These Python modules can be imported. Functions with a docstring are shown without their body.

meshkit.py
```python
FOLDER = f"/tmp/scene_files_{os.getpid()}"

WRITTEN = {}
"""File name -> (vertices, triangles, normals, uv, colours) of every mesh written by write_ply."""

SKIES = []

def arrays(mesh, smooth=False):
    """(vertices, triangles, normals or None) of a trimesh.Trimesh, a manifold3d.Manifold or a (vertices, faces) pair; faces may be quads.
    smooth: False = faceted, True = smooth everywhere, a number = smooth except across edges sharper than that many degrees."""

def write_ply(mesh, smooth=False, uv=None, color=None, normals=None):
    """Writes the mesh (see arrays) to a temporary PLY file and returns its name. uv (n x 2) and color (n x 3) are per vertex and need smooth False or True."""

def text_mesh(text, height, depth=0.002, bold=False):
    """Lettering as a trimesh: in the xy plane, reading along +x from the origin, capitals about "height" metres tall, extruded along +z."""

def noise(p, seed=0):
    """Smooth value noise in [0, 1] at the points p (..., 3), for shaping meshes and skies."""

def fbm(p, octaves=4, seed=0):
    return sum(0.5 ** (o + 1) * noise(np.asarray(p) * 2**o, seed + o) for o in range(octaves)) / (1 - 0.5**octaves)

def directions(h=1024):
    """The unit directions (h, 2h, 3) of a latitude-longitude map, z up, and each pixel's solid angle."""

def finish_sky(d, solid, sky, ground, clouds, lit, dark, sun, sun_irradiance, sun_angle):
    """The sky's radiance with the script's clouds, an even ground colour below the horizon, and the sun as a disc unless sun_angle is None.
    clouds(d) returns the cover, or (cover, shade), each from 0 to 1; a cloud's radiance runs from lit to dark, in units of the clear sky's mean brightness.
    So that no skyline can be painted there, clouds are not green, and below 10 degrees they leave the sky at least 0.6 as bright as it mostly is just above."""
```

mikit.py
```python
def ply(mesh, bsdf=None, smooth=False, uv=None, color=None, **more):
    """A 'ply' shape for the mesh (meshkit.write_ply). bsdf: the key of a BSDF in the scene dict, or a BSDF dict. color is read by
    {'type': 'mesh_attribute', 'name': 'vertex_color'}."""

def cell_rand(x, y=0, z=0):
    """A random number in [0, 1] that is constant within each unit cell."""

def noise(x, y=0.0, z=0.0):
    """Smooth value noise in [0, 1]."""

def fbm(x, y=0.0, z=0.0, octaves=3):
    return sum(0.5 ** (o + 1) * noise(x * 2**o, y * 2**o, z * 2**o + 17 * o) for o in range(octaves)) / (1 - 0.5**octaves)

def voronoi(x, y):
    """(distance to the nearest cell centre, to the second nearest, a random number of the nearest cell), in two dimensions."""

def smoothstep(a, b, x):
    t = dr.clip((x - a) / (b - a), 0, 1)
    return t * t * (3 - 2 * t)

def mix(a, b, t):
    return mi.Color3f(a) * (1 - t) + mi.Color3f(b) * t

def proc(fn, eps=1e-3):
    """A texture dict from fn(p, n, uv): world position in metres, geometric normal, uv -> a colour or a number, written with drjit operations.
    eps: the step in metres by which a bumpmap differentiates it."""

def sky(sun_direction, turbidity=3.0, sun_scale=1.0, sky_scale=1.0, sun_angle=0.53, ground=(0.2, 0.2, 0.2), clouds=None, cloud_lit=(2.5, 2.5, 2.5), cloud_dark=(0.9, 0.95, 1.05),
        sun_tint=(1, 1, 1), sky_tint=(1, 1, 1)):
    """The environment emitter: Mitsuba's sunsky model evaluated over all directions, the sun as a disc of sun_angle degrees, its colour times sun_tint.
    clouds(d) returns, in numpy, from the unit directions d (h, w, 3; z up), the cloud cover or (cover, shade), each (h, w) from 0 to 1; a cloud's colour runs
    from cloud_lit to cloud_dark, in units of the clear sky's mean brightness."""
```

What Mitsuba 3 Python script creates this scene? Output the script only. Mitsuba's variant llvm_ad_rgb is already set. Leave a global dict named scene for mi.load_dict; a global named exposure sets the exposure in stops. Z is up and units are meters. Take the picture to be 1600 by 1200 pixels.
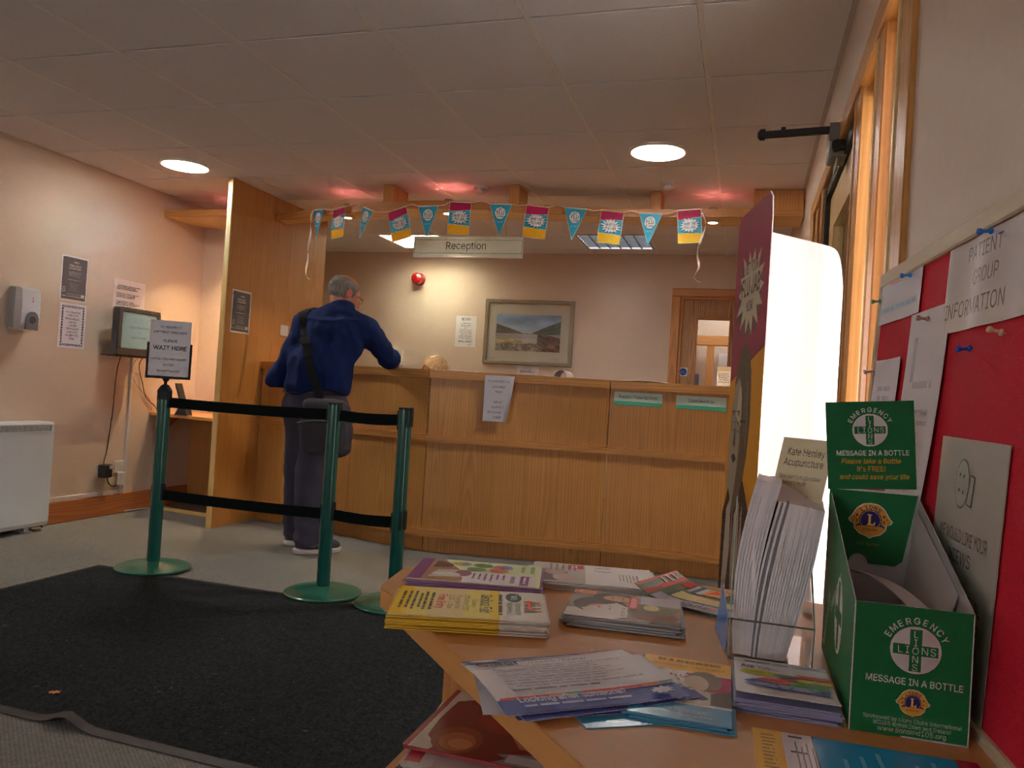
import math, random
import numpy as np, trimesh, shapely
import drjit as dr, mitsuba as mi
import mikit, meshkit
from mikit import noise, fbm, cell_rand, smoothstep, mix
from shapely.geometry import Polygon, Point, box as sbox
from shapely import affinity

T4 = mi.ScalarTransform4f
scene, labels = {}, {}
rng = np.random.default_rng(7)

# ---------------------------------------------------------------- camera, light, exposure
CAM = np.array([0.0, 0.0, 1.025])
YAW, PITCH, ROLL = 0.291359, 0.0134199, 0.0627452
_f = np.array([-math.sin(YAW) * math.cos(PITCH), math.cos(YAW) * math.cos(PITCH), math.sin(PITCH)])
_r = np.array([math.cos(YAW), math.sin(YAW), 0.0])
_u = np.cross(_r, _f)
_up = -math.sin(ROLL) * _r + math.cos(ROLL) * _u
scene['camera'] = {'type': 'perspective', 'fov': 66.7607, 'fov_axis': 'x', 'near_clip': 0.05, 'far_clip': 60.0,
                   'to_world': T4().look_at(origin=CAM.tolist(), target=(CAM + _f).tolist(), up=_up.tolist())}
exposure = 0.16
LED = (108.0, 104.0, 93.0)          # round ceiling panels
TROFFER = (33.0, 31.8, 22.5)       # lit louvre light of the back office
LOUVRE = (12.0, 11.8, 12.0)        # the deep louvre light beside it
SPOT = (2.6, 1.85, 0.95)           # canopy downlights
LEAK = (5200.0, 2900.0, 2000.0)    # bare lamp inside each canopy downlight's slotted can
DICHROIC = (38.0, 7.5, 8.5)        # red light that leaks out of the back of those lamps
DAY = (6.2, 6.0, 6.0)              # overcast sky outside the glazed screen and the windows
scene['sky'] = {'type': 'constant', 'radiance': {'type': 'rgb', 'value': DAY}}

# ---------------------------------------------------------------- helpers
def lin(c):
    c = np.asarray(c, float) / 255.0
    return np.where(c < 0.04045, c / 12.92, ((c + 0.055) / 1.055) ** 2.4)

_used = {}
def key(name, parent=None):
    full = parent + '__' + name if parent else name
    n = _used.get(full, -1) + 1
    _used[full] = n
    return full if n == 0 else '%s_%03d' % (full, n)

def thing(name, label, cat, group=None):
    k = key(name)
    labels[k] = {'label': label, 'category': cat}
    if group: labels[k]['group'] = group
    return k

def put(name, d, parent=None, label=None, cat=None, group=None, kind=None):
    k = key(name, parent)
    scene[k] = d
    l = {}
    if label: l['label'] = label
    if cat: l['category'] = cat
    if group: l['group'] = group
    if kind: l['kind'] = kind
    if l: labels[k] = l
    return k

def struct(name, d, parent=None):
    return put(name, d, parent, kind=None if parent else 'structure')

def mply(mesh, bsdf, *a, **k):
    return mikit.ply(mesh, 'material_' + bsdf, *a, **k)

def soup(mesh):
    if isinstance(mesh, (tuple, list)):
        v, f = np.asarray(mesh[0], float), np.asarray(mesh[1], int)
        if f.shape[1] == 4: f = np.vstack([f[:, [0, 1, 2]], f[:, [0, 2, 3]]])
    elif hasattr(mesh, 'to_mesh'):
        m = mesh.to_mesh(); v, f = np.asarray(m.vert_properties[:, :3], float), np.asarray(m.tri_verts, int)
    else:
        v, f = np.asarray(mesh.vertices, float), np.asarray(mesh.faces, int)
    return v, f

def join(*ms):
    vs, fs, n = [], [], 0
    for m in ms:
        v, f = soup(m); vs.append(v); fs.append(f + n); n += len(v)
    return np.vstack(vs), np.vstack(fs)

def cply(mesh, rgb, bsdf='paint', smooth=False):
    """vertex-coloured shape; rgb in 0-255 sRGB, one colour or one per vertex."""
    v, f = soup(mesh)
    if smooth not in (False, True):
        m = trimesh.graph.smooth_shade(trimesh.Trimesh(v, f, process=True), angle=math.radians(smooth), facet_minarea=None)
        v, f, smooth = np.asarray(m.vertices), np.asarray(m.faces), True
    c = lin(rgb)
    if c.ndim == 1: c = np.tile(c, (len(v), 1))
    return mply((v, f), bsdf, smooth, color=c)

def wply(mesh, grain, tone=0, bsdf='wood', shift=None):
    """wood: uv in metres, v along the grain, tone picks the palette."""
    v, f = soup(mesh)
    t = v[f].reshape(-1, 3)
    g = np.asarray(grain, float); g /= np.linalg.norm(g)
    n = np.cross(t[1::3] - t[0::3], t[2::3] - t[0::3])
    n /= np.linalg.norm(n, axis=1, keepdims=True) + 1e-20
    n = np.repeat(n, 3, axis=0)
    a = np.cross(n, g)
    la = np.linalg.norm(a, axis=1, keepdims=True)
    alt = np.cross(g, [0.3, 0.2, 0.93]); alt /= np.linalg.norm(alt)
    a = np.where(la > 0.3, a / np.maximum(la, 1e-9), alt)
    o = rng.random(2) * 9 if shift is None else np.asarray(shift, float)
    uv = np.stack([(t * a).sum(1) + 25 + 50 * tone + o[0], t @ g + o[1]], 1)
    return mply((t, np.arange(len(t)).reshape(-1, 3)), bsdf, False, uv=uv)

def box(lo, hi, b=0.0):
    """axis box, edges chamfered by b."""
    lo, hi = np.minimum(lo, hi).astype(float), np.maximum(lo, hi).astype(float)
    if b <= 0:
        m = trimesh.creation.box(bounds=[lo, hi]); return np.array(m.vertices), np.array(m.faces)
    b = min(b, 0.45 * (hi - lo).min())
    pts = []
    for s in np.ndindex(2, 2, 2):
        c = np.where(np.array(s) == 0, lo, hi); d = np.where(np.array(s) == 0, 1, -1) * b
        for ax in range(3):
            p = c + d; p[ax] = c[ax]; pts.append(p)
    h = trimesh.convex.convex_hull(np.array(pts))
    return np.array(h.vertices), np.array(h.faces)

def frame(o, x, y):
    """4x4 with columns x, y, x cross y, origin o."""
    x = np.asarray(x, float); x = x / np.linalg.norm(x)
    y = np.asarray(y, float); y = y - x * (x @ y); y /= np.linalg.norm(y)
    M = np.eye(4); M[:3, 0], M[:3, 1], M[:3, 2], M[:3, 3] = x, y, np.cross(x, y), o
    return M

def xf(mesh, M):
    v, f = soup(mesh)
    return v @ M[:3, :3].T + M[:3, 3], f

def rotz(a, o=(0, 0, 0)):
    return frame(o, (math.cos(a), math.sin(a), 0), (-math.sin(a), math.cos(a), 0))

def prism(pts, z0, z1):
    """extruded polygon in xy."""
    P = pts if isinstance(pts, Polygon) else Polygon(pts)
    P = shapely.geometry.polygon.orient(P)
    m = trimesh.creation.extrude_polygon(P, z1 - z0, engine='earcut')
    v = np.array(m.vertices); v[:, 2] += z0
    return v, np.array(m.faces)

def lathe(profile, n=32):
    m = trimesh.creation.revolve(np.array(profile, float), sections=n)
    return np.array(m.vertices), np.array(m.faces)

def cyl(a, b, r, n=16, r2=None):
    a, b = np.asarray(a, float), np.asarray(b, float)
    L = np.linalg.norm(b - a); d = (b - a) / L
    h = np.array([1.0, 0, 0]) if abs(d[0]) < 0.9 else np.array([0, 1.0, 0])
    M = frame(a, np.cross(h, d), np.cross(d, np.cross(h, d)))
    return xf(lathe([(0, 0), (r, 0), (r if r2 is None else r2, L), (0, L)], n), M)

def tube(pts, r, n=8, closed_ends=True):
    p = np.asarray(pts, float); k = len(p)
    r = np.broadcast_to(np.asarray(r, float), (k,))
    t = np.gradient(p, axis=0); t /= np.linalg.norm(t, axis=1, keepdims=True) + 1e-12
    a = np.cross(t[0], [0.13, 0.27, 0.95]); a /= np.linalg.norm(a)
    vs = []
    for i in range(k):
        a = a - t[i] * (a @ t[i]); a /= np.linalg.norm(a); b = np.cross(t[i], a)
        th = np.arange(n) / n * 2 * np.pi
        vs.append(p[i] + r[i] * (np.cos(th)[:, None] * a + np.sin(th)[:, None] * b))
    fs = []
    for i in range(k - 1):
        for j in range(n):
            q = [i * n + j, i * n + (j + 1) % n, (i + 1) * n + (j + 1) % n, (i + 1) * n + j]
            fs += [[q[0], q[1], q[2]], [q[0], q[2], q[3]]]
    v = np.vstack(vs + [p[:1], p[-1:]])
    for j in range(n):
        fs += [[k * n, (j + 1) % n, j], [k * n + 1, (k - 1) * n + j, (k - 1) * n + (j + 1) % n]]
    return v, np.array(fs)

def ribbon(pts, across, w, t=0.0012):
    """a flat band along pts, across = width direction(s)."""
    p = np.asarray(pts, float); a = np.broadcast_to(np.asarray(across, float), p.shape)
    a = a / np.linalg.norm(a, axis=1, keepdims=True)
    d = np.gradient(p, axis=0); n = np.cross(d, a); n /= np.linalg.norm(n, axis=1, keepdims=True) + 1e-12
    w = np.broadcast_to(np.asarray(w, float), (len(p),))[:, None]
    q = [p + a * w / 2 + n * t / 2, p - a * w / 2 + n * t / 2, p - a * w / 2 - n * t / 2, p + a * w / 2 - n * t / 2]
    v = np.stack(q, 1).reshape(-1, 3); fs = []
    k = len(p)
    for i in range(k - 1):
        for j in range(4):
            A, B = i * 4 + j, i * 4 + (j + 1) % 4
            fs += [[A, A + 4, B + 4], [A, B + 4, B]]
    fs += [[0, 1, 2], [0, 2, 3], [4 * k - 4, 4 * k - 2, 4 * k - 3], [4 * k - 4, 4 * k - 1, 4 * k - 2]]
    return v, np.array(fs)

def smoothline(pts, n=40):
    from scipy.interpolate import make_interp_spline
    p = np.asarray(pts, float); s = np.r_[0, np.cumsum(np.linalg.norm(np.diff(p, axis=0), axis=1))]
    return make_interp_spline(s, p, k=min(3, len(p) - 1))(np.linspace(0, s[-1], n))

# flat print: layered polygons on a sheet
_glyph = {}
def glyphs(s, bold):
    if (s, bold) not in _glyph:
        m = meshkit.text_mesh(s, 1.0, 0.1, bold)
        f = m.faces[m.face_normals[:, 2] > 0.5]
        idx, inv = np.unique(f, return_inverse=True)
        _glyph[(s, bold)] = (np.array(m.vertices)[idx, :2], inv.reshape(-1, 3))
    return _glyph[(s, bold)]

class Print:
    """a printed sheet w x h, origin at its lower left corner."""
    def __init__(self, w, h, bg=(238, 236, 238)):
        self.w, self.h, self.bg, self.layers, self.k = w, h, bg, [], 0
    def add(self, v, f, c):
        self.k += 1
        self.layers.append((np.asarray(v, float), np.asarray(f, int), c, self.k))
        return self
    def poly(self, p, c):
        p = p if hasattr(p, 'geom_type') else Polygon(p)
        p = p.intersection(sbox(0, 0, self.w, self.h)).buffer(0)
        for g in getattr(p, 'geoms', [p]):
            if g.geom_type == 'Polygon' and g.area > 1e-9:
                v, f = trimesh.creation.triangulate_polygon(g, engine='earcut')
                self.add(v, f, c); self.k -= 1
        self.k += 1
        return self
    def rect(self, x0, y0, x1, y1, c): return self.poly(sbox(min(x0, x1), min(y0, y1), max(x0, x1), max(y0, y1)), c)
    def ell(self, x, y, rx, ry, c, n=10): return self.poly(affinity.scale(Point(x, y).buffer(1, n), rx, ry), c)
    def ring(self, x, y, r0, r1, c): return self.poly(Point(x, y).buffer(r1, 12).difference(Point(x, y).buffer(r0, 12)), c)
    def text(self, s, x, y, h, c=(30, 30, 35), al='c', bold=False, sx=1.0, skew=0.0, rot=0.0, fit=None):
        """capitals h tall, (x, y) on the base line; fit = greatest width."""
        v, f = glyphs(s, bold); v = v * h
        if fit:
            sx = min(sx, fit / max(v[:, 0].max() - v[:, 0].min(), 1e-6))
        v = v * [sx, 1]; v = v + np.stack([v[:, 1] * skew, 0 * v[:, 1]], 1)
        a, b = v[:, 0].min(), v[:, 0].max()
        v[:, 0] -= {'l': a, 'c': (a + b) / 2, 'r': b}[al]
        ca, sa = math.cos(rot), math.sin(rot)
        v = v @ np.array([[ca, sa], [-sa, ca]]) + [x, y]
        self.layers.append((v, f, c, self.k + 1))
        return self
    def arc(self, s, cx, cy, r, h, a0, a1, c, bold=True, flip=False):
        """letters along an arc from angle a0 to a1 (degrees)."""
        n = len(s)
        for i, ch in enumerate(s):
            if ch == ' ': continue
            a = math.radians(a0 + (a1 - a0) * (i + 0.5) / n)
            rot = a + math.pi / 2 if flip else a - math.pi / 2
            self.text(ch, cx + r * math.cos(a), cy + r * math.sin(a), h, c, bold=bold, rot=rot)
        return self
    def bars(self, x0, x1, y, n, dy, h, c, al='l', seed=1, ragged=0.35, words=True):
        """n lines of print too small to read."""
        g = np.random.default_rng(seed)
        for i in range(n):
            L = (x1 - x0) * (1 - ragged * g.random())
            s = {'l': x0, 'c': (x0 + x1 - L) / 2, 'r': x1 - L}[al]
            e = s + L; yy = y - i * dy
            while s < e:
                wl = min((g.random() * 5 + 2) * h * 1.1, e - s) if words else e - s
                self.rect(s, yy, s + wl, yy + h, c); self.k -= 1
                s += wl + 0.8 * h
        self.k += 1
        return self
    def mesh(self, M=None, fn=None, t=0.0004, nx=1, ny=1, dz=0.00004, back=None, outline=None):
        vs, fs, cs, n = [], [], [], 0
        gx, gy = np.meshgrid(np.linspace(0, self.w, nx + 1), np.linspace(0, self.h, ny + 1))
        g = np.stack([gx.ravel(), gy.ravel(), 0 * gx.ravel()], 1)
        i = np.arange(ny)[:, None] * (nx + 1) + np.arange(nx)
        q = np.stack([i, i + 1, i + nx + 2, i + nx + 1], -1).reshape(-1, 4)
        tri = np.vstack([q[:, [0, 1, 2]], q[:, [0, 2, 3]]])
        if outline is not None:
            P = outline if hasattr(outline, 'geom_type') else Polygon(outline)
            v2, tri = trimesh.creation.triangulate_polygon(shapely.geometry.polygon.orient(P), engine='earcut')
            tri = np.asarray(tri); g = np.c_[v2, np.zeros(len(v2))]
            a = np.cross(g[tri[:, 1]] - g[tri[:, 0]], g[tri[:, 2]] - g[tri[:, 0]])[:, 2]
            tri[a < 0] = tri[a < 0][:, ::-1]
        if nx > 1 or ny > 1: dz = max(dz, 0.00015)
        def add(v, f, c):
            nonlocal n
            vs.append(v); fs.append(f + n); cs.append(np.tile(c, (len(v), 1))); n += len(v)
        add(g, tri, self.bg)
        gb = g - [0, 0, t]
        add(gb, tri[:, ::-1], self.bg if back is None else back)
        e = np.sort(np.vstack([tri[:, [0, 1]], tri[:, [1, 2]], tri[:, [2, 0]]]), axis=1)
        d = np.vstack([tri[:, [0, 1]], tri[:, [1, 2]], tri[:, [2, 0]]])
        u, inv, cnt = np.unique(e, axis=0, return_inverse=True, return_counts=True)
        d = d[cnt[inv.ravel()] == 1]; m = len(d)
        side = np.vstack([g[d[:, 0]], g[d[:, 1]], gb[d[:, 1]], gb[d[:, 0]]]); k = np.arange(m)
        add(side, np.vstack([np.stack([k, k + 3 * m, k + 2 * m], 1), np.stack([k, k + 2 * m, k + m], 1)]), self.bg if back is None else back)
        for v, f, c, lay in self.layers:
            if nx > 1 or ny > 1:
                mm = trimesh.Trimesh(np.c_[v, 0 * v[:, 0]], f, process=True)
                lim = 1.2 * min(self.w / nx if nx > 1 else 9, self.h / ny if ny > 1 else 9)
                v, f = trimesh.remesh.subdivide_to_size(mm.vertices, mm.faces, lim, max_iter=20)
                v = v[:, :2]
            a = v[f[:, 1]] - v[f[:, 0]]; b = v[f[:, 2]] - v[f[:, 0]]
            bad = a[:, 0] * b[:, 1] - a[:, 1] * b[:, 0] < 0
            f = f.copy(); f[bad] = f[bad][:, ::-1]
            add(np.c_[v, np.full(len(v), lay * dz)], f, c)
        v, f, c = np.vstack(vs), np.vstack(fs), np.vstack(cs)
        if fn is not None: v = fn(v)
        if M is not None: v = v @ M[:3, :3].T + M[:3, 3]
        return (v, f), c
    def ply(self, M=None, bsdf='paper', **k):
        m, c = self.mesh(M, **k)
        return cply(m, c, bsdf, False)

# implicit bodies
def cap(p, a, b, ra, rb):
    a, b = np.asarray(a, float), np.asarray(b, float); d = b - a
    t = np.clip((p - a) @ d / (d @ d + 1e-12), 0, 1)
    return np.linalg.norm(p - a - t[..., None] * d, axis=-1) - (ra + (rb - ra) * t)
def ellip(p, c, r, R=None):
    q = p - np.asarray(c, float)
    if R is not None: q = q @ np.asarray(R).T
    r = np.asarray(r, float); k = np.linalg.norm(q / r, axis=-1); k2 = np.linalg.norm(q / (r * r), axis=-1)
    return k * (k - 1) / np.maximum(k2, 1e-9)
def trunk(p, rows, lat):
    """rows: (point, half width, half depth) along a spine; lat: sideways direction."""
    out = None
    for (a, wa, da), (b, wb, db) in zip(rows[:-1], rows[1:]):
        a, b = np.asarray(a, float), np.asarray(b, float); d = b - a; L2 = d @ d
        t = np.clip((p - a) @ d / L2, 0, 1); q = p - a - t[..., None] * d
        ax = d / math.sqrt(L2); l = lat - ax * (lat @ ax); l /= np.linalg.norm(l); w = np.cross(ax, l)
        A, B = wa + (wb - wa) * t, da + (db - da) * t
        x, y, z = q @ l, q @ w, q @ ax
        k = np.sqrt((x / A) ** 2 + (y / B) ** 2 + (z / np.minimum(A, B)) ** 2)
        e = (k - 1) * np.minimum(A, B)
        out = e if out is None else smin(out, e, 0.03)
    return out
def smin(a, b, k):
    h = np.clip(0.5 + 0.5 * (b - a) / k, 0, 1)
    return b * (1 - h) + a * h - k * h * (1 - h)
def nets(fn, lo, hi, h, taubin=6):
    lo, hi = np.asarray(lo, float), np.asarray(hi, float)
    n = np.ceil((hi - lo) / h).astype(int) + 1
    ax = [lo[i] + h * np.arange(n[i]) for i in range(3)]
    G = np.stack(np.meshgrid(*ax, indexing='ij'), -1)
    K = 6
    C = np.stack(np.meshgrid(*[np.minimum(np.arange(0, n[i], K) + K / 2 - 0.5, n[i]) * h + lo[i] for i in range(3)], indexing='ij'), -1)
    dc = fn(C)
    D = np.kron(dc, np.ones((K, K, K)))[:n[0], :n[1], :n[2]].copy()
    close = np.kron(np.abs(dc) < 0.87 * K * h * 1.6 + 0.012, np.ones((K, K, K), bool))[:n[0], :n[1], :n[2]].astype(bool)
    D[close] = fn(G[close])
    D[[0, -1]] = np.maximum(D[[0, -1]], h); D[:, [0, -1]] = np.maximum(D[:, [0, -1]], h); D[:, :, [0, -1]] = np.maximum(D[:, :, [0, -1]], h)
    s = D < 0
    cells = n - 1
    acc = np.zeros((*cells, 3)); cnt = np.zeros(cells)
    for d in range(3):
        sl0 = [slice(None)] * 3; sl1 = [slice(None)] * 3; sl0[d] = slice(0, -1); sl1[d] = slice(1, None)
        d0, d1 = D[tuple(sl0)], D[tuple(sl1)]
        cr = (d0 < 0) != (d1 < 0)
        t = np.where(cr, d0 / np.where(cr, d0 - d1, 1), 0)
        P = G[tuple(sl0)].copy(); P[..., d] += t * h
        o = [i for i in range(3) if i != d]
        for u in (0, 1):
            for w in (0, 1):
                sl = [slice(None)] * 3
                sl[o[0]] = slice(u, u + cells[o[0]]); sl[o[1]] = slice(w, w + cells[o[1]])
                acc += np.where(cr[tuple(sl)][..., None], P[tuple(sl)], 0); cnt += cr[tuple(sl)]
    on = cnt > 0
    idx = -np.ones(cells, int); idx[on] = np.arange(on.sum())
    V = acc[on] / cnt[on][:, None]
    F = []
    for d in range(3):
        o = [(d + 1) % 3, (d + 2) % 3]
        sl0 = [slice(1, -1)] * 3; sl1 = [slice(1, -1)] * 3; sl0[d] = slice(0, -1); sl1[d] = slice(1, None)
        a, b = s[tuple(sl0)], s[tuple(sl1)]
        for flip in (False, True):
            I = np.argwhere((a & ~b) if not flip else (~a & b))
            if not len(I): continue
            I[:, o[0]] += 1; I[:, o[1]] += 1
            q = []
            for u, w in ((1, 1), (0, 1), (0, 0), (1, 0)):
                J = I.copy(); J[:, o[0]] -= u; J[:, o[1]] -= w
                q.append(idx[J[:, 0], J[:, 1], J[:, 2]])
            q = np.stack(q, 1)
            F.append(q[:, ::-1] if flip else q)
    F = np.vstack(F); F = np.vstack([F[:, [0, 1, 2]], F[:, [0, 2, 3]]])
    F = F[(F.min(1) >= 0)]
    import scipy.sparse as sps
    e = np.vstack([F[:, [0, 1]], F[:, [1, 2]], F[:, [2, 0]]]); e = np.vstack([e, e[:, ::-1]])
    A = sps.csr_matrix((np.ones(len(e)), (e[:, 0], e[:, 1])), shape=(len(V), len(V))); A.data[:] = 1
    deg = np.maximum(np.asarray(A.sum(1)).ravel(), 1)[:, None]; lone = np.asarray(A.sum(1)).ravel() == 0
    for i in range(2 * taubin):
        L = A @ V / deg - V; L[lone] = 0
        V = V + (0.5 if i % 2 == 0 else -0.52) * L
    return trimesh.Trimesh(V, F, process=False)
# ---------------------------------------------------------------- materials
VC = {'type': 'mesh_attribute', 'name': 'vertex_color'}
def princ(**k):
    d = {'type': 'principled', 'base_color': VC, 'specular': 0.4}
    d.update(k); return {'type': 'twosided', 'bsdf': d}
scene['material_paint'] = princ(roughness=0.55)
scene['material_paper'] = princ(roughness=0.5, specular=0.25)
scene['material_glossy_paper'] = princ(roughness=0.24, specular=0.5)
scene['material_cloth'] = princ(roughness=0.95, specular=0.1, sheen=0.05)
scene['material_gloss'] = princ(roughness=0.16, specular=0.55, clearcoat=0.6, clearcoat_gloss=0.92)
scene['material_metal'] = princ(roughness=0.28, metallic=0.9)
scene['material_acrylic'] = {'type': 'thindielectric', 'int_ior': 1.3}
scene['material_glass'] = {'type': 'thindielectric', 'int_ior': 1.5}

_pal = {0: ((0.510, 0.240, 0.066), (0.350, 0.148, 0.036)),    # desk oak
        1: ((0.530, 0.235, 0.070), (0.370, 0.145, 0.036)),    # orange oak
        2: ((0.400, 0.130, 0.040), (0.270, 0.075, 0.022)),    # red skirting
        3: ((0.540, 0.250, 0.078), (0.460, 0.200, 0.058)),    # beech
        4: ((0.700, 0.480, 0.200), (0.560, 0.340, 0.120)),    # pale yellow edging
        5: ((0.500, 0.270, 0.105), (0.235, 0.110, 0.040))}    # ash with strong figure
def wood_fn(p, n, uv):
    tone = dr.floor(uv.x / 50.0)
    u = uv.x - tone * 50.0
    v = uv.y
    leaf = dr.floor(u / 0.27)
    r = cell_rand(leaf, tone); r2 = cell_rand(leaf, tone, 3)
    uu = u - (leaf + 0.3 + 0.4 * r2) * 0.27
    wob = 0.016 * (noise(u * 5.0, v * 1.3, tone) - 0.5) + 0.006 * (noise(u * 19.0, v * 3.0, 5.0) - 0.5)
    hh = 0.05 * dr.sin(v * (0.9 + r) + r * 40.0) + 0.02
    d = dr.sqrt(dr.square(uu + wob) + dr.square(hh + wob))
    s = d * 62.0
    s = s - dr.floor(s)
    ring = smoothstep(0.15, 0.75, s) * (1.0 - smoothstep(0.86, 1.0, s))
    pores = smoothstep(0.55, 0.8, noise(u * 260.0, v * 9.0, 1.0))
    fine = noise(u * 90.0, v * 2.0, 7.0)
    beech = dr.select(tone == 3, 0.25, 1.0)
    strong = dr.select(tone == 5, 1.5, 1.0)
    k = dr.clip(beech * strong * 0.40 * ring + 0.26 * fine + 0.16 * pores * beech + 0.25 * (r - 0.5) + 0.06, 0.0, 1.0)
    a, b = mi.Color3f(*_pal[0][0]), mi.Color3f(*_pal[0][1])
    for i in range(1, 6):
        a = dr.select(tone == i, mi.Color3f(*_pal[i][0]), a); b = dr.select(tone == i, mi.Color3f(*_pal[i][1]), b)
    return mix(a, b, k)
scene['material_wood'] = {'type': 'twosided', 'bsdf': {'type': 'principled', 'base_color': mikit.proc(wood_fn), 'roughness': 0.42, 'specular': 0.4}}

def wall_fn(p, n, uv):
    k = fbm(p.x * 1.3 + p.y * 0.9, p.z * 1.1, p.y, 3)
    g = noise(p.x * 60.0 + p.y * 60.0, p.z * 60.0, 0.0)
    return mix((0.610, 0.480, 0.385), (0.650, 0.515, 0.410), k) * (0.985 + 0.03 * g)
scene['material_wall_paint'] = {'type': 'twosided', 'bsdf': {'type': 'principled', 'base_color': mikit.proc(wall_fn), 'roughness': 0.6, 'specular': 0.25}}

def tile_fn(p, n, uv):
    g = noise(p.x * 140.0, p.y * 140.0, p.z * 140.0)
    s = smoothstep(0.80, 0.92, noise(p.x * 210.0, p.y * 190.0, 3.0))
    k = noise(dr.floor((p.x + 0.218) / 0.6) * 3.7, dr.floor((p.y - 2.63) / 0.6) * 5.1, 0.0)
    return mi.Color3f(0.77, 0.74, 0.75) * (0.93 + 0.06 * g + 0.05 * k - 0.10 * s)
scene['material_ceiling_tile'] = {'type': 'twosided', 'bsdf': {'type': 'diffuse', 'reflectance': mikit.proc(tile_fn)}}

def carpet_fn(p, n, uv):
    q = p.x * 0.62 + p.y * 0.78
    rib = 0.5 + 0.5 * dr.sin(q * 2 * math.pi / 0.0105)
    g = noise(p.x * 230.0, p.y * 230.0, 0.0)
    g2 = fbm(p.x * 60.0, p.y * 60.0, 2.0, 2)
    w = fbm(p.x * 1.6, p.y * 1.6, 4.0, 3)
    return mix((0.105, 0.105, 0.098), (0.245, 0.235, 0.215), 0.30 * rib + 0.40 * g + 0.30 * g2) * (0.85 + 0.35 * w)
scene['material_carpet'] = {'type': 'twosided', 'bsdf': {'type': 'diffuse', 'reflectance': mikit.proc(carpet_fn)}}

def mat_fn(p, n, uv):
    g = noise(p.x * 260.0, p.y * 260.0, p.z * 200.0)
    g2 = noise(p.x * 95.0, p.y * 95.0, 2.0)
    w = fbm(p.x * 2.2, p.y * 2.2, 4.0, 3)
    fl = smoothstep(0.965, 0.985, noise(p.x * 75.0, p.y * 75.0, 9.0))
    return mix((0.010, 0.012, 0.013), (0.048, 0.053, 0.056), 0.55 * g + 0.3 * g2) * (0.8 + 0.4 * w) + mi.Color3f(0.10, 0.09, 0.08) * fl
scene['material_entrance_mat_pile'] = {'type': 'twosided', 'bsdf': {'type': 'diffuse', 'reflectance': mikit.proc(mat_fn)}}

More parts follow.
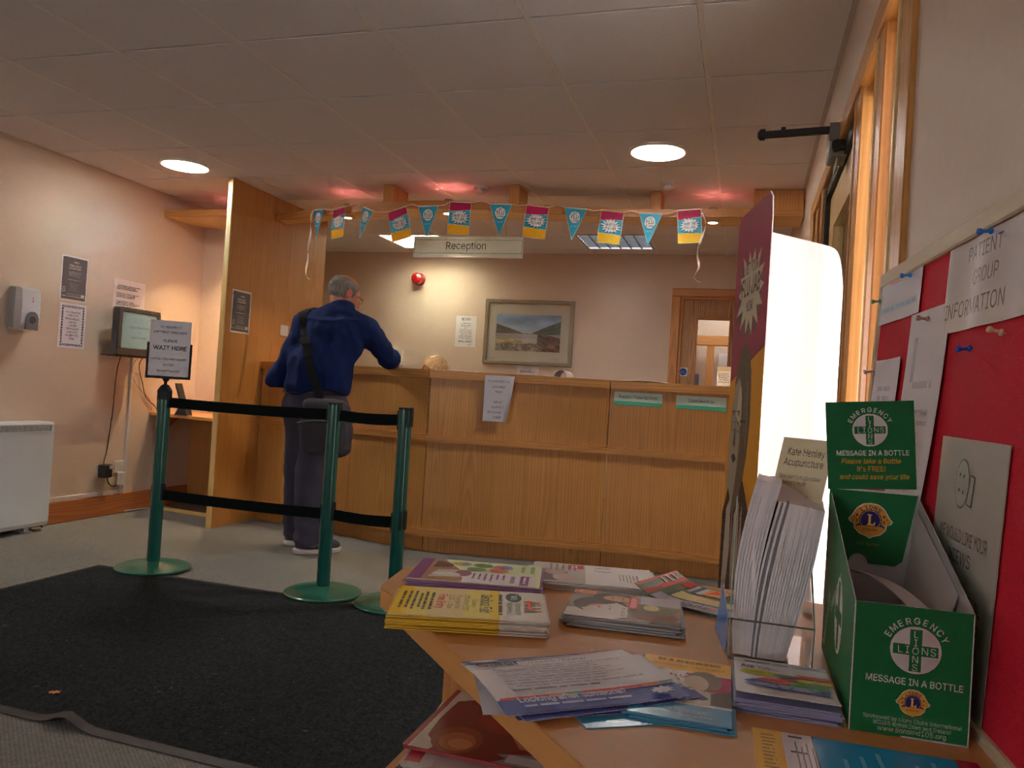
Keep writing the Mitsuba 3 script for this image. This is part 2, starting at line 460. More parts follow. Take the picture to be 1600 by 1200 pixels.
def felt_fn(p, n, uv):
    g = noise(p.x * 500.0, p.y * 500.0, p.z * 500.0)
    t = 0.5 + 0.5 * dr.sin(p.y * 2 * math.pi / 0.0045)
    g2 = fbm(p.y * 9.0, p.z * 9.0, 1.0, 3)
    return mi.Color3f(0.52, 0.020, 0.036) * (0.66 + 0.22 * g + 0.10 * t + 0.20 * g2)
scene['material_red_felt'] = {'type': 'twosided', 'bsdf': {'type': 'principled', 'base_color': mikit.proc(felt_fn), 'roughness': 0.9, 'specular': 0.15, 'sheen': 0.4}}

def hair_fn(p, n, uv):
    s = noise(p.x * 260.0 + 20.0 * noise(p.z * 30.0), p.y * 260.0, p.z * 40.0)
    w = fbm(p.x * 25.0, p.y * 25.0, p.z * 25.0, 2)
    return mix((0.040, 0.036, 0.033), (0.36, 0.33, 0.30), dr.clip(0.55 * s + 0.75 * w - 0.2, 0, 1))
scene['material_grey_hair'] = {'type': 'twosided', 'bsdf': {'type': 'principled', 'base_color': mikit.proc(hair_fn), 'roughness': 0.6, 'specular': 0.3}}
def blond_fn(p, n, uv):
    s = noise(p.x * 420.0, p.y * 30.0, p.z * 60.0)
    return mix((0.20, 0.115, 0.05), (0.58, 0.43, 0.26), s)
scene['material_blond_hair'] = {'type': 'twosided', 'bsdf': {'type': 'principled', 'base_color': mikit.proc(blond_fn), 'roughness': 0.45, 'specular': 0.4}}
def lamp(rgb):
    return {'type': 'area', 'radiance': {'type': 'rgb', 'value': [float(x) for x in rgb]}}
# ---------------------------------------------------------------- the room
H = 2.3677
XL, XR, YB, YN = -4.25, 0.281, 7.06, -2.6
CREAM, WHITE = (224, 214, 196), (232, 232, 230)
struct('floor', mply(join(box((XL - 0.1, YN - 0.1, -0.08), (XR + 0.1, YB + 1.6, 0.0)), box((XR + 0.1, 2.5, -0.08), (XR + 1.3, YB + 1.6, 0.0))), 'carpet'))

# ceiling: slab, then each tile and each runner
struct('ceiling', cply(join(box((XL - 0.1, YN - 0.1, H + 0.08), (XR + 0.1, YB + 1.6, H + 0.15)), box((XR + 0.1, 2.5, H + 0.08), (XR + 1.3, YB + 1.6, H + 0.15))), (120, 116, 112)))
GX, GY = -0.2181, 2.6309
LIT, DIM = (-3.218 - 0.6, GY + 6 * 0.6), (GX - 1.2, GY + 6 * 0.6)
runners = [GX + 0.6 * i for i in range(-6, 1)]
xs = [XL] + runners + [XR]
ys = [YN] + [GY + 0.6 * j for j in range(-8, 8)] + [YB]
lights_in = {(-3.53, 4.15), (-0.515, 4.15)}
for i in range(len(xs) - 1):
    for j in range(len(ys) - 1):
        x0, x1, y0, y1 = xs[i], xs[i + 1], ys[j], ys[j + 1]
        if y1 - y0 < 0.02: continue
        troffer = abs(y0 - (GY + 3.6)) < 0.01 and any(abs(x0 - a) < 0.01 for a in (GX - 3.0, GX - 1.2))
        if troffer: continue
        struct('tile', mply(box((x0 + 0.003, y0 + 0.005, H), (x1 - 0.003, y1 - 0.005, H + 0.014), 0.003), 'ceiling_tile'), 'ceiling')
for x in runners:
    struct('runner', cply(box((x - 0.010, YN, H - 0.0018), (x + 0.010, YB, H + 0.012), 0.0008), (232, 228, 226)), 'ceiling')
for sx, x in ((1, XL), (-1, XR)):
    struct('edge_trim', cply(box((x, YN, H - 0.003), (x + sx * 0.018, YB, H + 0.012)), (190, 183, 178)), 'ceiling')

# walls
struct('wall_left', mply(box((XL - 0.1, YN, -0.05), (XL, YB, H + 0.12)), 'wall_paint'))
DX0, DX1, DZ = -0.60, 0.16, 2.0        # the door at the back
struct('wall_back', mply(join(box((XL, YB, -0.05), (DX0, YB + 0.1, H + 0.12)), box((DX0, YB, DZ), (DX1, YB + 0.1, H + 0.12)),
                                   box((DX1, YB, -0.05), (XR + 0.1, YB + 0.1, H + 0.12))), 'wall_paint'))
OY0, OY1, OZ = 1.655, 4.10, 2.035      # timber screen and door in the right wall
struct('wall_right', mply(join(box((XR, YN, -0.05), (XR + 0.1, OY0, H + 0.12)), box((XR, OY0, OZ + 0.02), (XR + 0.1, OY1, H + 0.12)),
                                    box((XR, OY1, -0.05), (XR + 0.1, YB, H + 0.12))), 'wall_paint'))
# the near wall and the waiting room's window, outside the photograph
WX0, WX1, WZ0, WZ1 = -3.4, -1.1, 0.85, 2.05
struct('wall_near', mply(join(box((XL - 0.1, YN - 0.1, -0.05), (XR + 0.1, YN, WZ0)), box((XL - 0.1, YN - 0.1, WZ1), (XR + 0.1, YN, H + 0.12)), box((XL - 0.1, YN - 0.1, WZ0), (WX0, YN, WZ1)), box((WX1, YN - 0.1, WZ0), (XR + 0.1, YN, WZ1))), 'wall_paint'))
wn = struct('window_1', mply(box((WX0, YN - 0.052, WZ0), (WX1, YN - 0.048, WZ1)), 'glass'))
struct('frame', cply(join(*[box((WX0 + i * (WX1 - WX0) / 2 - 0.03, YN - 0.08, WZ0), (WX0 + i * (WX1 - WX0) / 2 + 0.03, YN - 0.02, WZ1), 0.004) for i in range(3)],
                          *[box((WX0, YN - 0.08, z - 0.03), (WX1, YN - 0.02, z + 0.03), 0.004) for z in (WZ0, WZ1)]), WHITE), wn)
struct('outside_ground', cply(join(box((-20, -20, -0.3), (XR + 0.12, YN - 0.12, -0.1)), box((XR + 0.12, -20, -0.3), (16, 2.5, -0.1))), (222, 220, 212)))  # unseen ground, whitened to bounce daylight up on to the ceiling

# skirtings
struct('baseboard_left', wply(box((XL, -2.55, 0), (XL + 0.018, 5.25, 0.142), 0.004), (0, 1, 0), 2))
struct('baseboard_back', wply(box((XL, YB - 0.018, 0), (DX0 - 0.08, YB, 0.142), 0.004), (1, 0, 0), 2))
struct('baseboard_right', wply(box((XR - 0.018, -2.55, 0), (XR, OY0 - 0.02, 0.142), 0.004), (0, 1, 0), 2))

# room beyond the back door and corridor beyond the timber screen
struct('wall_corridor', cply(join(box((XR + 1.2, 2.5, 0), (XR + 1.3, 5.6, H)), box((XR + 0.1, 5.5, 0), (XR + 1.2, 5.6, H)), box((XR + 0.1, 2.47, 0), (XR + 1.3, 2.53, H)), box((XR + 0.1, 2.5, H - 0.02), (XR + 1.3, 5.6, H + 0.02))), (168, 164, 150)))
put('lobby_lamp', {**cply(box((XR + 0.5, 3.4, H - 0.004), (XR + 0.9, 3.8, H + 0.012)), (250, 250, 250)), 'emitter': lamp((14, 14, 13))}, label='added ceiling light brightening the lobby behind the oak door on the right', cat='light')  # unseen lamp, added to brighten the lobby behind the door glass
struct('wall_office', mply(join(box((-1.6, YB + 1.5, 0), (0.7, YB + 1.6, H)), box((-1.7, YB + 0.1, 0), (-1.6, YB + 1.6, H)), box((0.6, YB + 0.1, 0), (0.7, YB + 1.6, H))), 'wall_paint'))

# back door: casing, leaf, vision panel
dr1 = struct('door_1', wply(join(box((DX0 + 0.03, YB + 0.02, 0.01), (-0.44, YB + 0.064, DZ - 0.03), 0.002), box((-0.16, YB + 0.02, 0.01), (DX1 - 0.03, YB + 0.064, DZ - 0.03), 0.002),
                                 box((-0.44, YB + 0.02, 0.01), (-0.16, YB + 0.064, 1.12)), box((-0.44, YB + 0.02, 1.80), (-0.16, YB + 0.064, DZ - 0.03))), (0, 0, 1), 5))
struct('casing', wply(join(box((DX0 - 0.07, YB - 0.018, 0), (DX0 + 0.008, YB + 0.01, DZ - 0.008), 0.005), box((DX1 - 0.008, YB - 0.018, 0), (DX1 + 0.07, YB + 0.01, DZ - 0.008), 0.005)), (0, 0, 1), 1), dr1)
struct('casing', wply(box((DX0 - 0.07, YB - 0.018, DZ - 0.008), (DX1 + 0.07, YB + 0.01, DZ + 0.065), 0.005), (1, 0, 0), 1), dr1)
struct('lining', wply(join(box((DX0, YB, 0), (DX0 + 0.03, YB + 0.1, DZ)), box((DX1 - 0.03, YB, 0), (DX1, YB + 0.1, DZ))), (0, 0, 1), 1), dr1)
struct('lining', wply(box((DX0 + 0.03, YB, DZ - 0.03), (DX1 - 0.03, YB + 0.1, DZ)), (1, 0, 0), 1), dr1)
vp = struct('vision_panel', wply(join(box((-0.452, YB + 0.008, 1.108), (-0.436, YB + 0.07, 1.812), 0.003), box((-0.164, YB + 0.008, 1.108), (-0.148, YB + 0.07, 1.812), 0.003)), (0, 0, 1), 1), dr1)
struct('bead', wply(join(box((-0.436, YB + 0.008, 1.108), (-0.164, YB + 0.07, 1.124), 0.003), box((-0.436, YB + 0.008, 1.796), (-0.164, YB + 0.07, 1.812), 0.003)), (1, 0, 0), 1), vp)
struct('pane', mply(box((-0.436, YB + 0.040, 1.124), (-0.164, YB + 0.044, 1.796)), 'glass'), vp)
struct('handle', cply(join(cyl((0.07, YB + 0.02, 1.0), (0.07, YB - 0.04, 1.0), 0.01), box((-0.04, YB - 0.05, 0.99), (0.08, YB - 0.035, 1.01), 0.004), box((0.045, YB + 0.008, 0.94), (0.095, YB + 0.02, 1.06), 0.003)), (190, 190, 190), 'metal'), dr1)
P = Print(0.075, 0.075, (235, 235, 240)); P.ell(0.0375, 0.0375, 0.031, 0.031, (28, 75, 160), 16)
P.text('Fire door', 0.0375, 0.040, 0.009, (235, 240, 250), fit=0.05).text('keep shut', 0.0375, 0.026, 0.009, (235, 240, 250), fit=0.05)
put('fire_door_sticker', P.ply(frame((-0.575, YB + 0.0195, 1.285), (1, 0, 0), (0, 0, 1))), label='small white square sticker with blue disc on the back door', cat='sticker')
P = Print(0.21, 0.13, (222, 222, 232)); P.text('SMART CARDS', 0.02, 0.095, 0.013, al='l', fit=0.17, bold=True).text('TAKE WITH YOU', 0.02, 0.055, 0.011, al='l', fit=0.17).text('OR PUT AWAY', 0.02, 0.03, 0.011, al='l', fit=0.17)
put('door_notice', P.ply(frame((-0.33, YB + 0.0195, 0.965), (1, 0, 0), (0, 0, 1))), label='white printed notice on the back door under its glass panel', cat='notice')
# what shows through the vision panel: an inner oak post, a cabinet and a bright sheet
dpo = struct('trim_1', wply(join(box((-0.40, YB + 1.2, 0), (-0.33, YB + 1.27, 1.72), 0.003)), (0, 0, 1), 1))
struct('rail', wply(box((-0.9, YB + 1.19, 1.66), (0.5, YB + 1.28, 1.76), 0.003), (1, 0, 0), 1), dpo)
put('office_lamp', {**mply(box((-0.5, YB + 0.5, H - 0.03), (0.1, YB + 1.1, H - 0.005)), 'ceiling_tile'), 'emitter': lamp((9, 9, 8.6))}, label='ceiling light in the office beyond the back door', cat='light')
put('office_notice', cply(box((-0.29, YB + 1.484, 1.30), (-0.08, YB + 1.489, 1.60)), (240, 240, 245), 'paper'), label='white sheet on the wall seen through the door panel', cat='notice')
put('office_screen', cply(join(box((-0.72, YB + 1.30, 1.16), (-0.47, YB + 1.33, 1.36), 0.006), box((-0.62, YB + 1.3, 0.75), (-0.57, YB + 1.33, 1.17)), box((-0.7, YB + 1.24, 0.73), (-0.5, YB + 1.40, 0.75))), (60, 75, 100), 'gloss'), label='dark screen in the office seen through the door panel', cat='monitor')
put('office_table', wply(join(box((-1.2, YB + 1.1, 0.70), (0.5, YB + 1.49, 0.73), 0.004), *[box((x, YB + 1.15, 0), (x + 0.04, YB + 1.45, 0.70)) for x in (-1.18, 0.44)]), (1, 0, 0), 3), label='oak desk in the office beyond the back door', cat='desk')

# right wall: timber screen with narrow panes, and the oak door with its frame
wr = struct('window_2', mply(join(box((XR + 0.060, OY0 + 0.1, 0.1), (XR + 0.065, 1.99, OZ - 0.06)), box((XR + 0.060, 2.16, 0.1), (XR + 0.065, 2.40, OZ - 0.06))), 'glass'))
struct('post', wply(box((XR - 0.012, OY0 - 0.015, 0), (XR + 0.1, OY0 + 0.105, OZ + 0.02), 0.003), (0, 0, 1), 0), wr)
struct('bead', wply(box((XR - 0.016, OY0 + 0.105, 0), (XR + 0.05, OY0 + 0.135, OZ), 0.003), (0, 0, 1), 4), wr)
struct('post', wply(box((XR - 0.004, 2.035, 0), (XR + 0.1, 2.14, OZ), 0.003), (0, 0, 1), 1), wr)
struct('bead', wply(box((XR - 0.008, 2.125, 0), (XR + 0.03, 2.155, OZ), 0.003), (0, 0, 1), 4), wr)
struct('bead', wply(box((XR + 0.036, 2.005, 0), (XR + 0.06, 2.036, OZ), 0.002), (0, 0, 1), 4), wr)
struct('post', wply(box((XR - 0.004, 2.43, 0), (XR + 0.1, 2.54, OZ), 0.003), (0, 0, 1), 0), wr)
struct('bead', wply(box((XR - 0.008, 2.525, 0), (XR + 0.03, 2.56, OZ), 0.003), (0, 0, 1), 0), wr)
struct('head_rail', wply(box((XR - 0.014, OY0, OZ - 0.05), (XR + 0.1, OY1 + 0.05, OZ + 0.022), 0.003), (0, 1, 0), 0), wr)
struct('head_bead', wply(join(box((XR + 0.03, OY0 + 0.1, OZ - 0.085), (XR + 0.1, 2.035, OZ - 0.05), 0.003), box((XR + 0.03, 2.14, OZ - 0.085), (XR + 0.1, 2.43, OZ - 0.05), 0.003)), (0, 1, 0), 1), wr)
struct('base_rail', wply(box((XR - 0.006, OY0, 0), (XR + 0.09, 2.54, 0.14), 0.003), (0, 1, 0), 1), wr)
dr2 = struct('door_2', wply(join(box((XR + 0.02, 2.64, 0.01), (XR + 0.064, 2.80, 1.93), 0.002), box((XR + 0.02, 3.34, 0.01), (XR + 0.064, 3.50, 1.93), 0.002),
                                 box((XR + 0.02, 2.80, 1.78), (XR + 0.064, 3.34, 1.93)), box((XR + 0.02, 2.80, 0.01), (XR + 0.064, 3.34, 0.3))), (0, 0, 1), 4))
struct('pane', mply(box((XR + 0.04, 2.80, 0.3), (XR + 0.046, 3.34, 1.78)), 'glass'), dr2)
struct('jamb', wply(box((XR - 0.01, 3.53, 0), (XR + 0.1, 3.61, OZ - 0.05), 0.003), (0, 0, 1), 0), dr2)
struct('jamb', wply(box((XR + 0.0, 2.56, 0), (XR + 0.1, 2.63, OZ - 0.05), 0.003), (0, 0, 1), 0), dr2)
struct('seal', cply(join(box((XR + 0.0, 3.50, 0), (XR + 0.08, 3.53, 1.97)), box((XR + 0.005, 2.63, 1.94), (XR + 0.08, 3.53, 1.985))), (28, 22, 18)), dr2)
struct('post', wply(box((XR - 0.004, 3.86, 0), (XR + 0.1, 3.94, OZ - 0.05), 0.003), (0, 0, 1), 1), dr2)
struct('post', wply(box((XR - 0.012, 4.02, 0), (XR + 0.1, 4.16, OZ + 0.02), 0.003), (0, 0, 1), 0), dr2)
struct('side_pane', mply(box((XR + 0.05, 3.61, 0.1), (XR + 0.055, 3.86, OZ - 0.05)), 'glass'), dr2)
# ---------------------------------------------------------------- reception desk
PX, PY0, PY1 = -3.40, 4.44, 5.68
A, B, C, D = (-3.375, 4.895), (-1.90, 4.535), (-0.79, 4.735), (0.275, 4.79)
poly = [np.array(q) for q in (A, B, C, D)]
def off(d):
    """the desk's front line moved d metres into the desk."""
    ns = []
    for a, b in zip(poly[:-1], poly[1:]):
        t = (b - a) / np.linalg.norm(b - a); ns.append(np.array([-t[1], t[0]]))
    out = [poly[0] + ns[0] * d]
    for i in (1, 2):
        m = ns[i - 1] + ns[i]; out.append(poly[i] + m * d / (m @ ns[i]))
    out.append(poly[3] + ns[2] * d)
    return out
def strip(d0, d1, i):
    a, b = off(d0), off(d1)
    return [a[i], a[i + 1], b[i + 1], b[i]]
desk = thing('reception_desk', 'long angled oak veneer reception desk with raised counter in front of the back office', 'reception desk')
for i in range(3):
    t = poly[i + 1] - poly[i]; t3 = np.array([t[0], t[1], 0]) / np.linalg.norm(t)
    g = 0.002
    def inset(pts):
        p = [np.array(q) for q in pts]; e0, e1 = t3[:2] * g, -t3[:2] * g
        return [p[0] + e0, p[1] + e1, p[2] + e1, p[3] + e0]
    put('upper_panel', wply(prism(inset(strip(0.012, 0.035, i)), 0.735, 1.102), (0, 0, 1), (0, 0, 0)[i]), desk)
    put('lower_panel', wply(prism(inset(strip(0.012, 0.035, i)), 0.145, 0.700), (0, 0, 1), 0), desk)
    put('plinth', wply(prism(inset(strip(0.045, 0.065, i)), 0.0, 0.104), (0, 0, 1), 0), desk)
    put('middle_rail', wply(prism(strip(-0.006, 0.035, i), 0.698, 0.738), t3, 1 if i == 0 else 0), desk)
    put('bottom_rail', wply(prism(strip(-0.006, 0.065, i), 0.103, 0.146), t3, 1 if i == 0 else 0), desk)
    put('counter_edge', wply(prism(inset(strip(-0.016, 0.012, i)), 1.098, 1.150), t3, 0), desk)
    put('counter_top', wply(prism(strip(0.012, 0.36, i), 1.118, 1.1495), t3, 0), desk)
put('panel_gap', cply(prism([(B[0] - 0.006, B[1] + 0.0135), (B[0] + 0.003, B[1] + 0.0135), (B[0] + 0.003, B[1] + 0.03), (B[0] - 0.006, B[1] + 0.03)], 0.738, 1.10), (20, 14, 10)), desk)
put('back_panel', wply(join(*[prism(strip(0.33, 0.35, i), 0.70, 1.118) for i in range(3)]), (0, 0, 1), 0), desk)
put('worktop', wply(join(*[prism(strip(0.30, 0.95, i), 0.70, 0.73) for i in range(3)]), (1, 0, 0), 3), desk)

# oak partition between the desk and the check-in alcove
pt = thing('partition', 'tall oak veneer partition panel rising to the ceiling at the left end of the reception desk', 'partition')
put('panel', wply(box((PX - 0.015, PY0 + 0.012, 0), (PX + 0.02, PY1, H - 0.002)), (0, 0, 1), 0), pt)
put('edging', wply(box((PX - 0.017, PY0, 0), (PX + 0.022, PY0 + 0.012, H - 0.002), 0.003), (0, 0, 1), 4), pt)

# canopy over the desk
CZ0, CZ1 = 2.196, 2.247
fr = smoothline([(-3.375, 4.955), (-3.059, 4.853), (-2.577, 4.715), (-2.259, 4.645), (-1.942, 4.640), (-1.534, 4.722), (-1.178, 4.815), (-0.701, 4.905), (-0.191, 4.918), (0.275, 4.915)], 48)
bk = smoothline([(-3.375, 5.10), (-2.953, 4.985), (-2.476, 4.905), (-2.008, 4.930), (-1.352, 5.016), (-0.727, 5.137), (-0.155, 5.18), (0.275, 5.22)], 48)
can = thing('canopy', 'oak canopy board with curved front edge hung from the ceiling above the reception desk', 'canopy')
fr_in = fr + [0, 0.014]
put('soffit', wply(prism(np.vstack([fr_in, bk[::-1]]), CZ0 + 0.002, CZ1 - 0.006), (1, 0, 0), 4), can)
put('fascia', wply(prism(np.vstack([fr, fr_in[::-1]]), CZ0, CZ1), (1, 0, 0), 1), can)
for x0, x1, y0, y1 in ((-2.378, -2.300, 4.672, 4.90), (-1.515, -1.449, 4.722, 4.93), (-0.640, -0.572, 4.935, 5.10), (-0.012, 0.276, 4.93, 5.19)):
    put('hanger', wply(box((x0, y0, CZ1 - 0.007), (x1, y1, H - 0.001), 0.003), (0, 0, 1), 1), can)
can2 = thing('canopy', 'short oak canopy board over the check-in alcove beside the left wall', 'canopy')
put('soffit', wply(prism([(XL, 4.822), (PX - 0.017, 4.822), (PX - 0.017, 5.30), (-4.02, 5.30), (XL, 5.14)], CZ0 + 0.002, CZ1 - 0.006), (1, 0, 0), 4), can2)
put('fascia', wply(box((XL, 4.808, CZ0), (PX - 0.017, 4.822, CZ1), 0.002), (1, 0, 0), 1), can2)

# canopy downlights: trim, lens, and the can whose slots leak light on to the ceiling
def downlight(x, y, where, k=1.0, aim=(0, 0), leak=1.0):
    t = thing('downlight', where, 'light', 'downlights in the oak canopies')
    put('trim', cply(xf(lathe([(0.031, 0), (0.043, 0), (0.043, 0.006), (0.031, 0.008)], 28), frame((x, y, CZ0 - 0.006), (1, 0, 0), (0, 1, 0))), (215, 210, 200), 'metal'), t)
    d = lathe([(0, 0), (0.031, 0), (0.031, 0.002), (0, 0.002)], 24)
    put('lens', {**cply(xf(d, frame((x, y, CZ0 - 0.003), (1, 0, 0), (0, 1, 0))), (255, 240, 215)), 'emitter': lamp((24, 18.5, 11.5))}, t)
    slots = []
    base = Point(0, 0).buffer(0.030, 16)
    for a in range(5):
        s = affinity.rotate(sbox(0.007, -0.0022, 0.0265, 0.0022), 20 + a * 72 + 40 * (x % 1), origin=(0, 0)); base = base.difference(s)
    put('can', cply(join(xf(prism(base, 0.040, 0.042), frame((x, y, CZ1 - 0.006), (1, 0, 0), (0, 1, 0))),
                         xf(lathe([(0.029, 0.012), (0.030, 0.012), (0.030, 0.040), (0.029, 0.040)], 24), frame((x, y, CZ1 - 0.006), (1, 0, 0), (0, 1, 0)))), (120, 112, 105), 'metal'), t)
    b = trimesh.creation.icosphere(1, 0.0042)
    put('bulb', {**cply(xf(b, frame((x, y, CZ1 + 0.010), (1, 0, 0), (0, 1, 0))), (255, 120, 90)), 'emitter': lamp(np.array(LEAK) * leak)}, t)
    put('glow_ring', {**cply(xf(lathe([(0.0315, 0), (0.039, 0), (0.039, 0.0015), (0.0315, 0.0015)], 24), frame((x, y, CZ1 + 0.012), (1, 0, 0), (0, 1, 0))), (200, 60, 50)), 'emitter': lamp(np.array(DICHROIC) * leak)}, t)
    scene['beam_%d' % len(scene)] = {'type': 'spot', 'intensity': {'type': 'rgb', 'value': [float(c * k) for c in SPOT]}, 'cutoff_angle': 46.0, 'beam_width': 24.0,
                                      'to_world': T4().look_at(origin=[x, y, CZ0 - 0.012], target=[x + aim[0], y + aim[1], 0.0], up=[0, 1, 0])}
downlight(-3.79, 5.02, 'small round downlight in the short canopy over the check-in alcove', 2.2)
downlight(-2.74, 4.865, 'small round downlight in the long canopy nearest the partition')
downlight(-1.945, 4.77, 'small round downlight in the long canopy above the hanging reception sign', leak=1.5)
downlight(-0.255, 5.055, 'small round downlight in the long canopy nearest the right wall')

# round ceiling panels
for x, y, l in ((-3.53, 4.15, 'glowing round white ceiling light nearest the left wall'), (-0.515, 4.15, 'glowing round white ceiling light right of centre above the desk')):
    t = thing('ceiling_light', l, 'light', 'round ceiling lights')
    put('rim', cply(xf(lathe([(0.142, 0), (0.156, 0.002), (0.158, 0.012), (0.142, 0.012)], 48), frame((x, y, H - 0.012), (1, 0, 0), (0, 1, 0))), (235, 232, 225)), t)
    put('diffuser', {**cply(xf(lathe([(0, 0), (0.142, 0), (0.142, 0.006), (0, 0.006)], 48), frame((x, y, H - 0.010), (1, 0, 0), (0, 1, 0))), (255, 250, 240)), 'emitter': lamp(LED)}, t)

# louvre lights of the back office
for x0, on, l in ((GX - 3.0, True, 'lit square louvre ceiling light behind the man over the back office'), (GX - 1.2, False, 'dark celled square louvre ceiling light over the back office right of the sign')):
    t = thing('louvre_light', l, 'light', 'louvre ceiling lights over the back office')
    y0 = GY + 3.6
    dk = 0.046
    put('housing', cply(join(box((x0 + 0.004, y0 + 0.004, H + dk + 0.002), (x0 + 0.596, y0 + 0.596, H + dk + 0.006)), *[box((x0 + a, y0 + b, H - 0.002), (x0 + c, y0 + d, H + dk + 0.004)) for a, b, c, d in ((0.004, 0.004, 0.022, 0.596), (0.578, 0.004, 0.596, 0.596), (0.022, 0.004, 0.578, 0.022), (0.022, 0.578, 0.578, 0.596))]), (225, 225, 225) if on else (150, 152, 155)), t)
    dz_ = 0.018 if on else 0.044
    for i in range(1, 6):
        put('blade', cply(box((x0 + 0.022 + i * 0.0927 - 0.004, y0 + 0.022, H - 0.001), (x0 + 0.022 + i * 0.0927 + 0.004, y0 + 0.578, H + dz_)), (170, 170, 166) if on else (58, 60, 63), 'paint'), t)
    for i in range(1, 8):
        put('blade', cply(box((x0 + 0.022, y0 + 0.022 + i * 0.0695 - 0.004, H), (x0 + 0.578, y0 + 0.022 + i * 0.0695 + 0.004, H + dz_)), (170, 170, 166) if on else (58, 60, 63), 'paint'), t)
    put('lamp_sheet', {**cply(box((x0 + 0.022, y0 + 0.022, H + dk), (x0 + 0.578, y0 + 0.578, H + dk + 0.001)), (250, 250, 250)), 'emitter': lamp(TROFFER if on else LOUVRE)}, t)

# smoke detectors
for x, y, l in ((-1.73, 4.79, 'round white smoke detector on the ceiling above the sign'), (-0.514, 4.76, 'round white smoke detector on the ceiling behind the right round light')):
    t = thing('smoke_detector', l, 'smoke detector', 'smoke detectors')
    M = frame((x, y, H), (1, 0, 0), (0, -1, 0))
    put('base', cply(xf(lathe([(0, -0.002), (0.052, -0.002), (0.052, 0.012), (0.046, 0.016), (0, 0.016)], 32), M), (228, 222, 220), smooth=35), t)
    put('head', cply(join(xf(lathe([(0, 0.038), (0.026, 0.038), (0.034, 0.032), (0.034, 0.029), (0, 0.029)], 32), M), *[xf(box((0.024, -0.003, 0.015), (0.032, 0.003, 0.031)), M @ rotz(k * math.pi / 4)) for k in range(8)], xf(lathe([(0, 0.03), (0.02, 0.03), (0.02, 0.016), (0, 0.016)], 24), M)), (222, 216, 214)), t)
# ---------------------------------------------------------------- left wall and check-in alcove
struct('wall_alcove', mply(box((XL, 5.28, 0), (PX - 0.015, 5.38, H)), 'wall_paint'))
def LW(y, z, x=XL + 0.0006): return frame((x, y, z), (0, 1, 0), (0, 0, 1))
sh = thing('alcove_shelf', 'oak shelf desk with a wood back board in the check-in alcove against the left wall', 'shelf')
put('board', wply(prism([(XL, 4.80), (PX - 0.017, 4.60), (PX - 0.017, 5.26), (XL, 5.26)], 0.702, 0.724), (1, 0, 0), 3), sh)
put('back_board', wply(box((XL, 5.255, 0.0), (PX - 0.017, 5.278, 0.702)), (0, 0, 1), 1), sh)
put('bracket', wply(xf(prism([(0, 0), (0.26, 0), (0, -0.20)], 0, 0.018), frame((XL + 0.03, 4.83, 0.702), (0, 1, 0), (0, 0, 1))), (0, 0, 1), 2), sh)
put('floor_strip', wply(prism([(XL + 0.05, 4.845), (PX - 0.017, 4.755), (PX - 0.017, 4.785), (XL + 0.05, 4.872)], 0.0, 0.022), (1, 0, 0), 4), sh)
ph = thing('card_stand', 'small black leaning stand on the oak alcove shelf', 'stand')
put('foot', cply(xf(prism([(-0.045, 0), (0.045, 0), (0.03, 0.055), (0.0, 0.09), (-0.015, 0.06)], -0.05, 0.05), frame((-3.90, 4.74, 0.7245), (0.96, 0.28, 0), (0, 0, 1))), (20, 20, 22)), ph)
put('back', cply(xf(box((-0.05, 0, -0.006), (0.05, 0.16, 0.006), 0.003), frame((-3.905, 4.745, 0.80), (-0.28, 0.96, 0), (-0.30, -0.08, 0.95))), (24, 24, 26)), ph)

# storage heater
ht = thing('storage_heater', 'white storage heater with slotted top grille on the left wall', 'heater')
hx = XL + 0.15
prof = [(XL + 0.012, 0.06), (hx - 0.012, 0.035), (hx, 0.06), (hx, 0.56), (hx, 0.66), (hx - 0.012, 0.675), (XL + 0.012, 0.675)]
put('body', cply(xf(prism([(x, z) for x, z in prof], 0, 0.72), frame((0, 3.83, 0), (1, 0, 0), (0, 0, 1))), (205, 210, 215)), ht)
put('grille_frame', cply(join(box((hx - 0.001, 3.12, 0.612), (hx + 0.004, 3.82, 0.620), 0.001), box((hx - 0.001, 3.12, 0.657), (hx + 0.004, 3.82, 0.665), 0.001), box((hx - 0.001, 3.806, 0.612), (hx + 0.004, 3.82, 0.665), 0.001)), (208, 212, 215)), ht)
put('grille_void', cply(box((hx - 0.002, 3.12, 0.618), (hx + 0.0012, 3.812, 0.659)), (70, 70, 70)), ht)  # dark strip standing in for the shade between the grille bars
g = join(*[box((hx - 0.001, 3.125 + i * 0.0098, 0.618), (hx + 0.0035, 3.1298 + i * 0.0098, 0.659)) for i in range(69)])
put('grille_bar', cply(g, (200, 203, 205)), ht, kind='stuff')
for y in (3.25, 3.70):
    put('foot', cply(join(box((hx - 0.10, y, 0.0), (hx - 0.04, y + 0.035, 0.05), 0.003), box((hx - 0.12, y - 0.01, 0), (hx - 0.02, y + 0.045, 0.006), 0.002)), (175, 180, 185)), ht)
put('cable', cply(tube(smoothline([(hx - 0.06, 3.78, 0.05), (hx - 0.03, 3.82, 0.02), (XL + 0.05, 3.85, 0.03), (XL + 0.03, 3.88, 0.10)], 14), 0.004), (40, 40, 40)), ht)

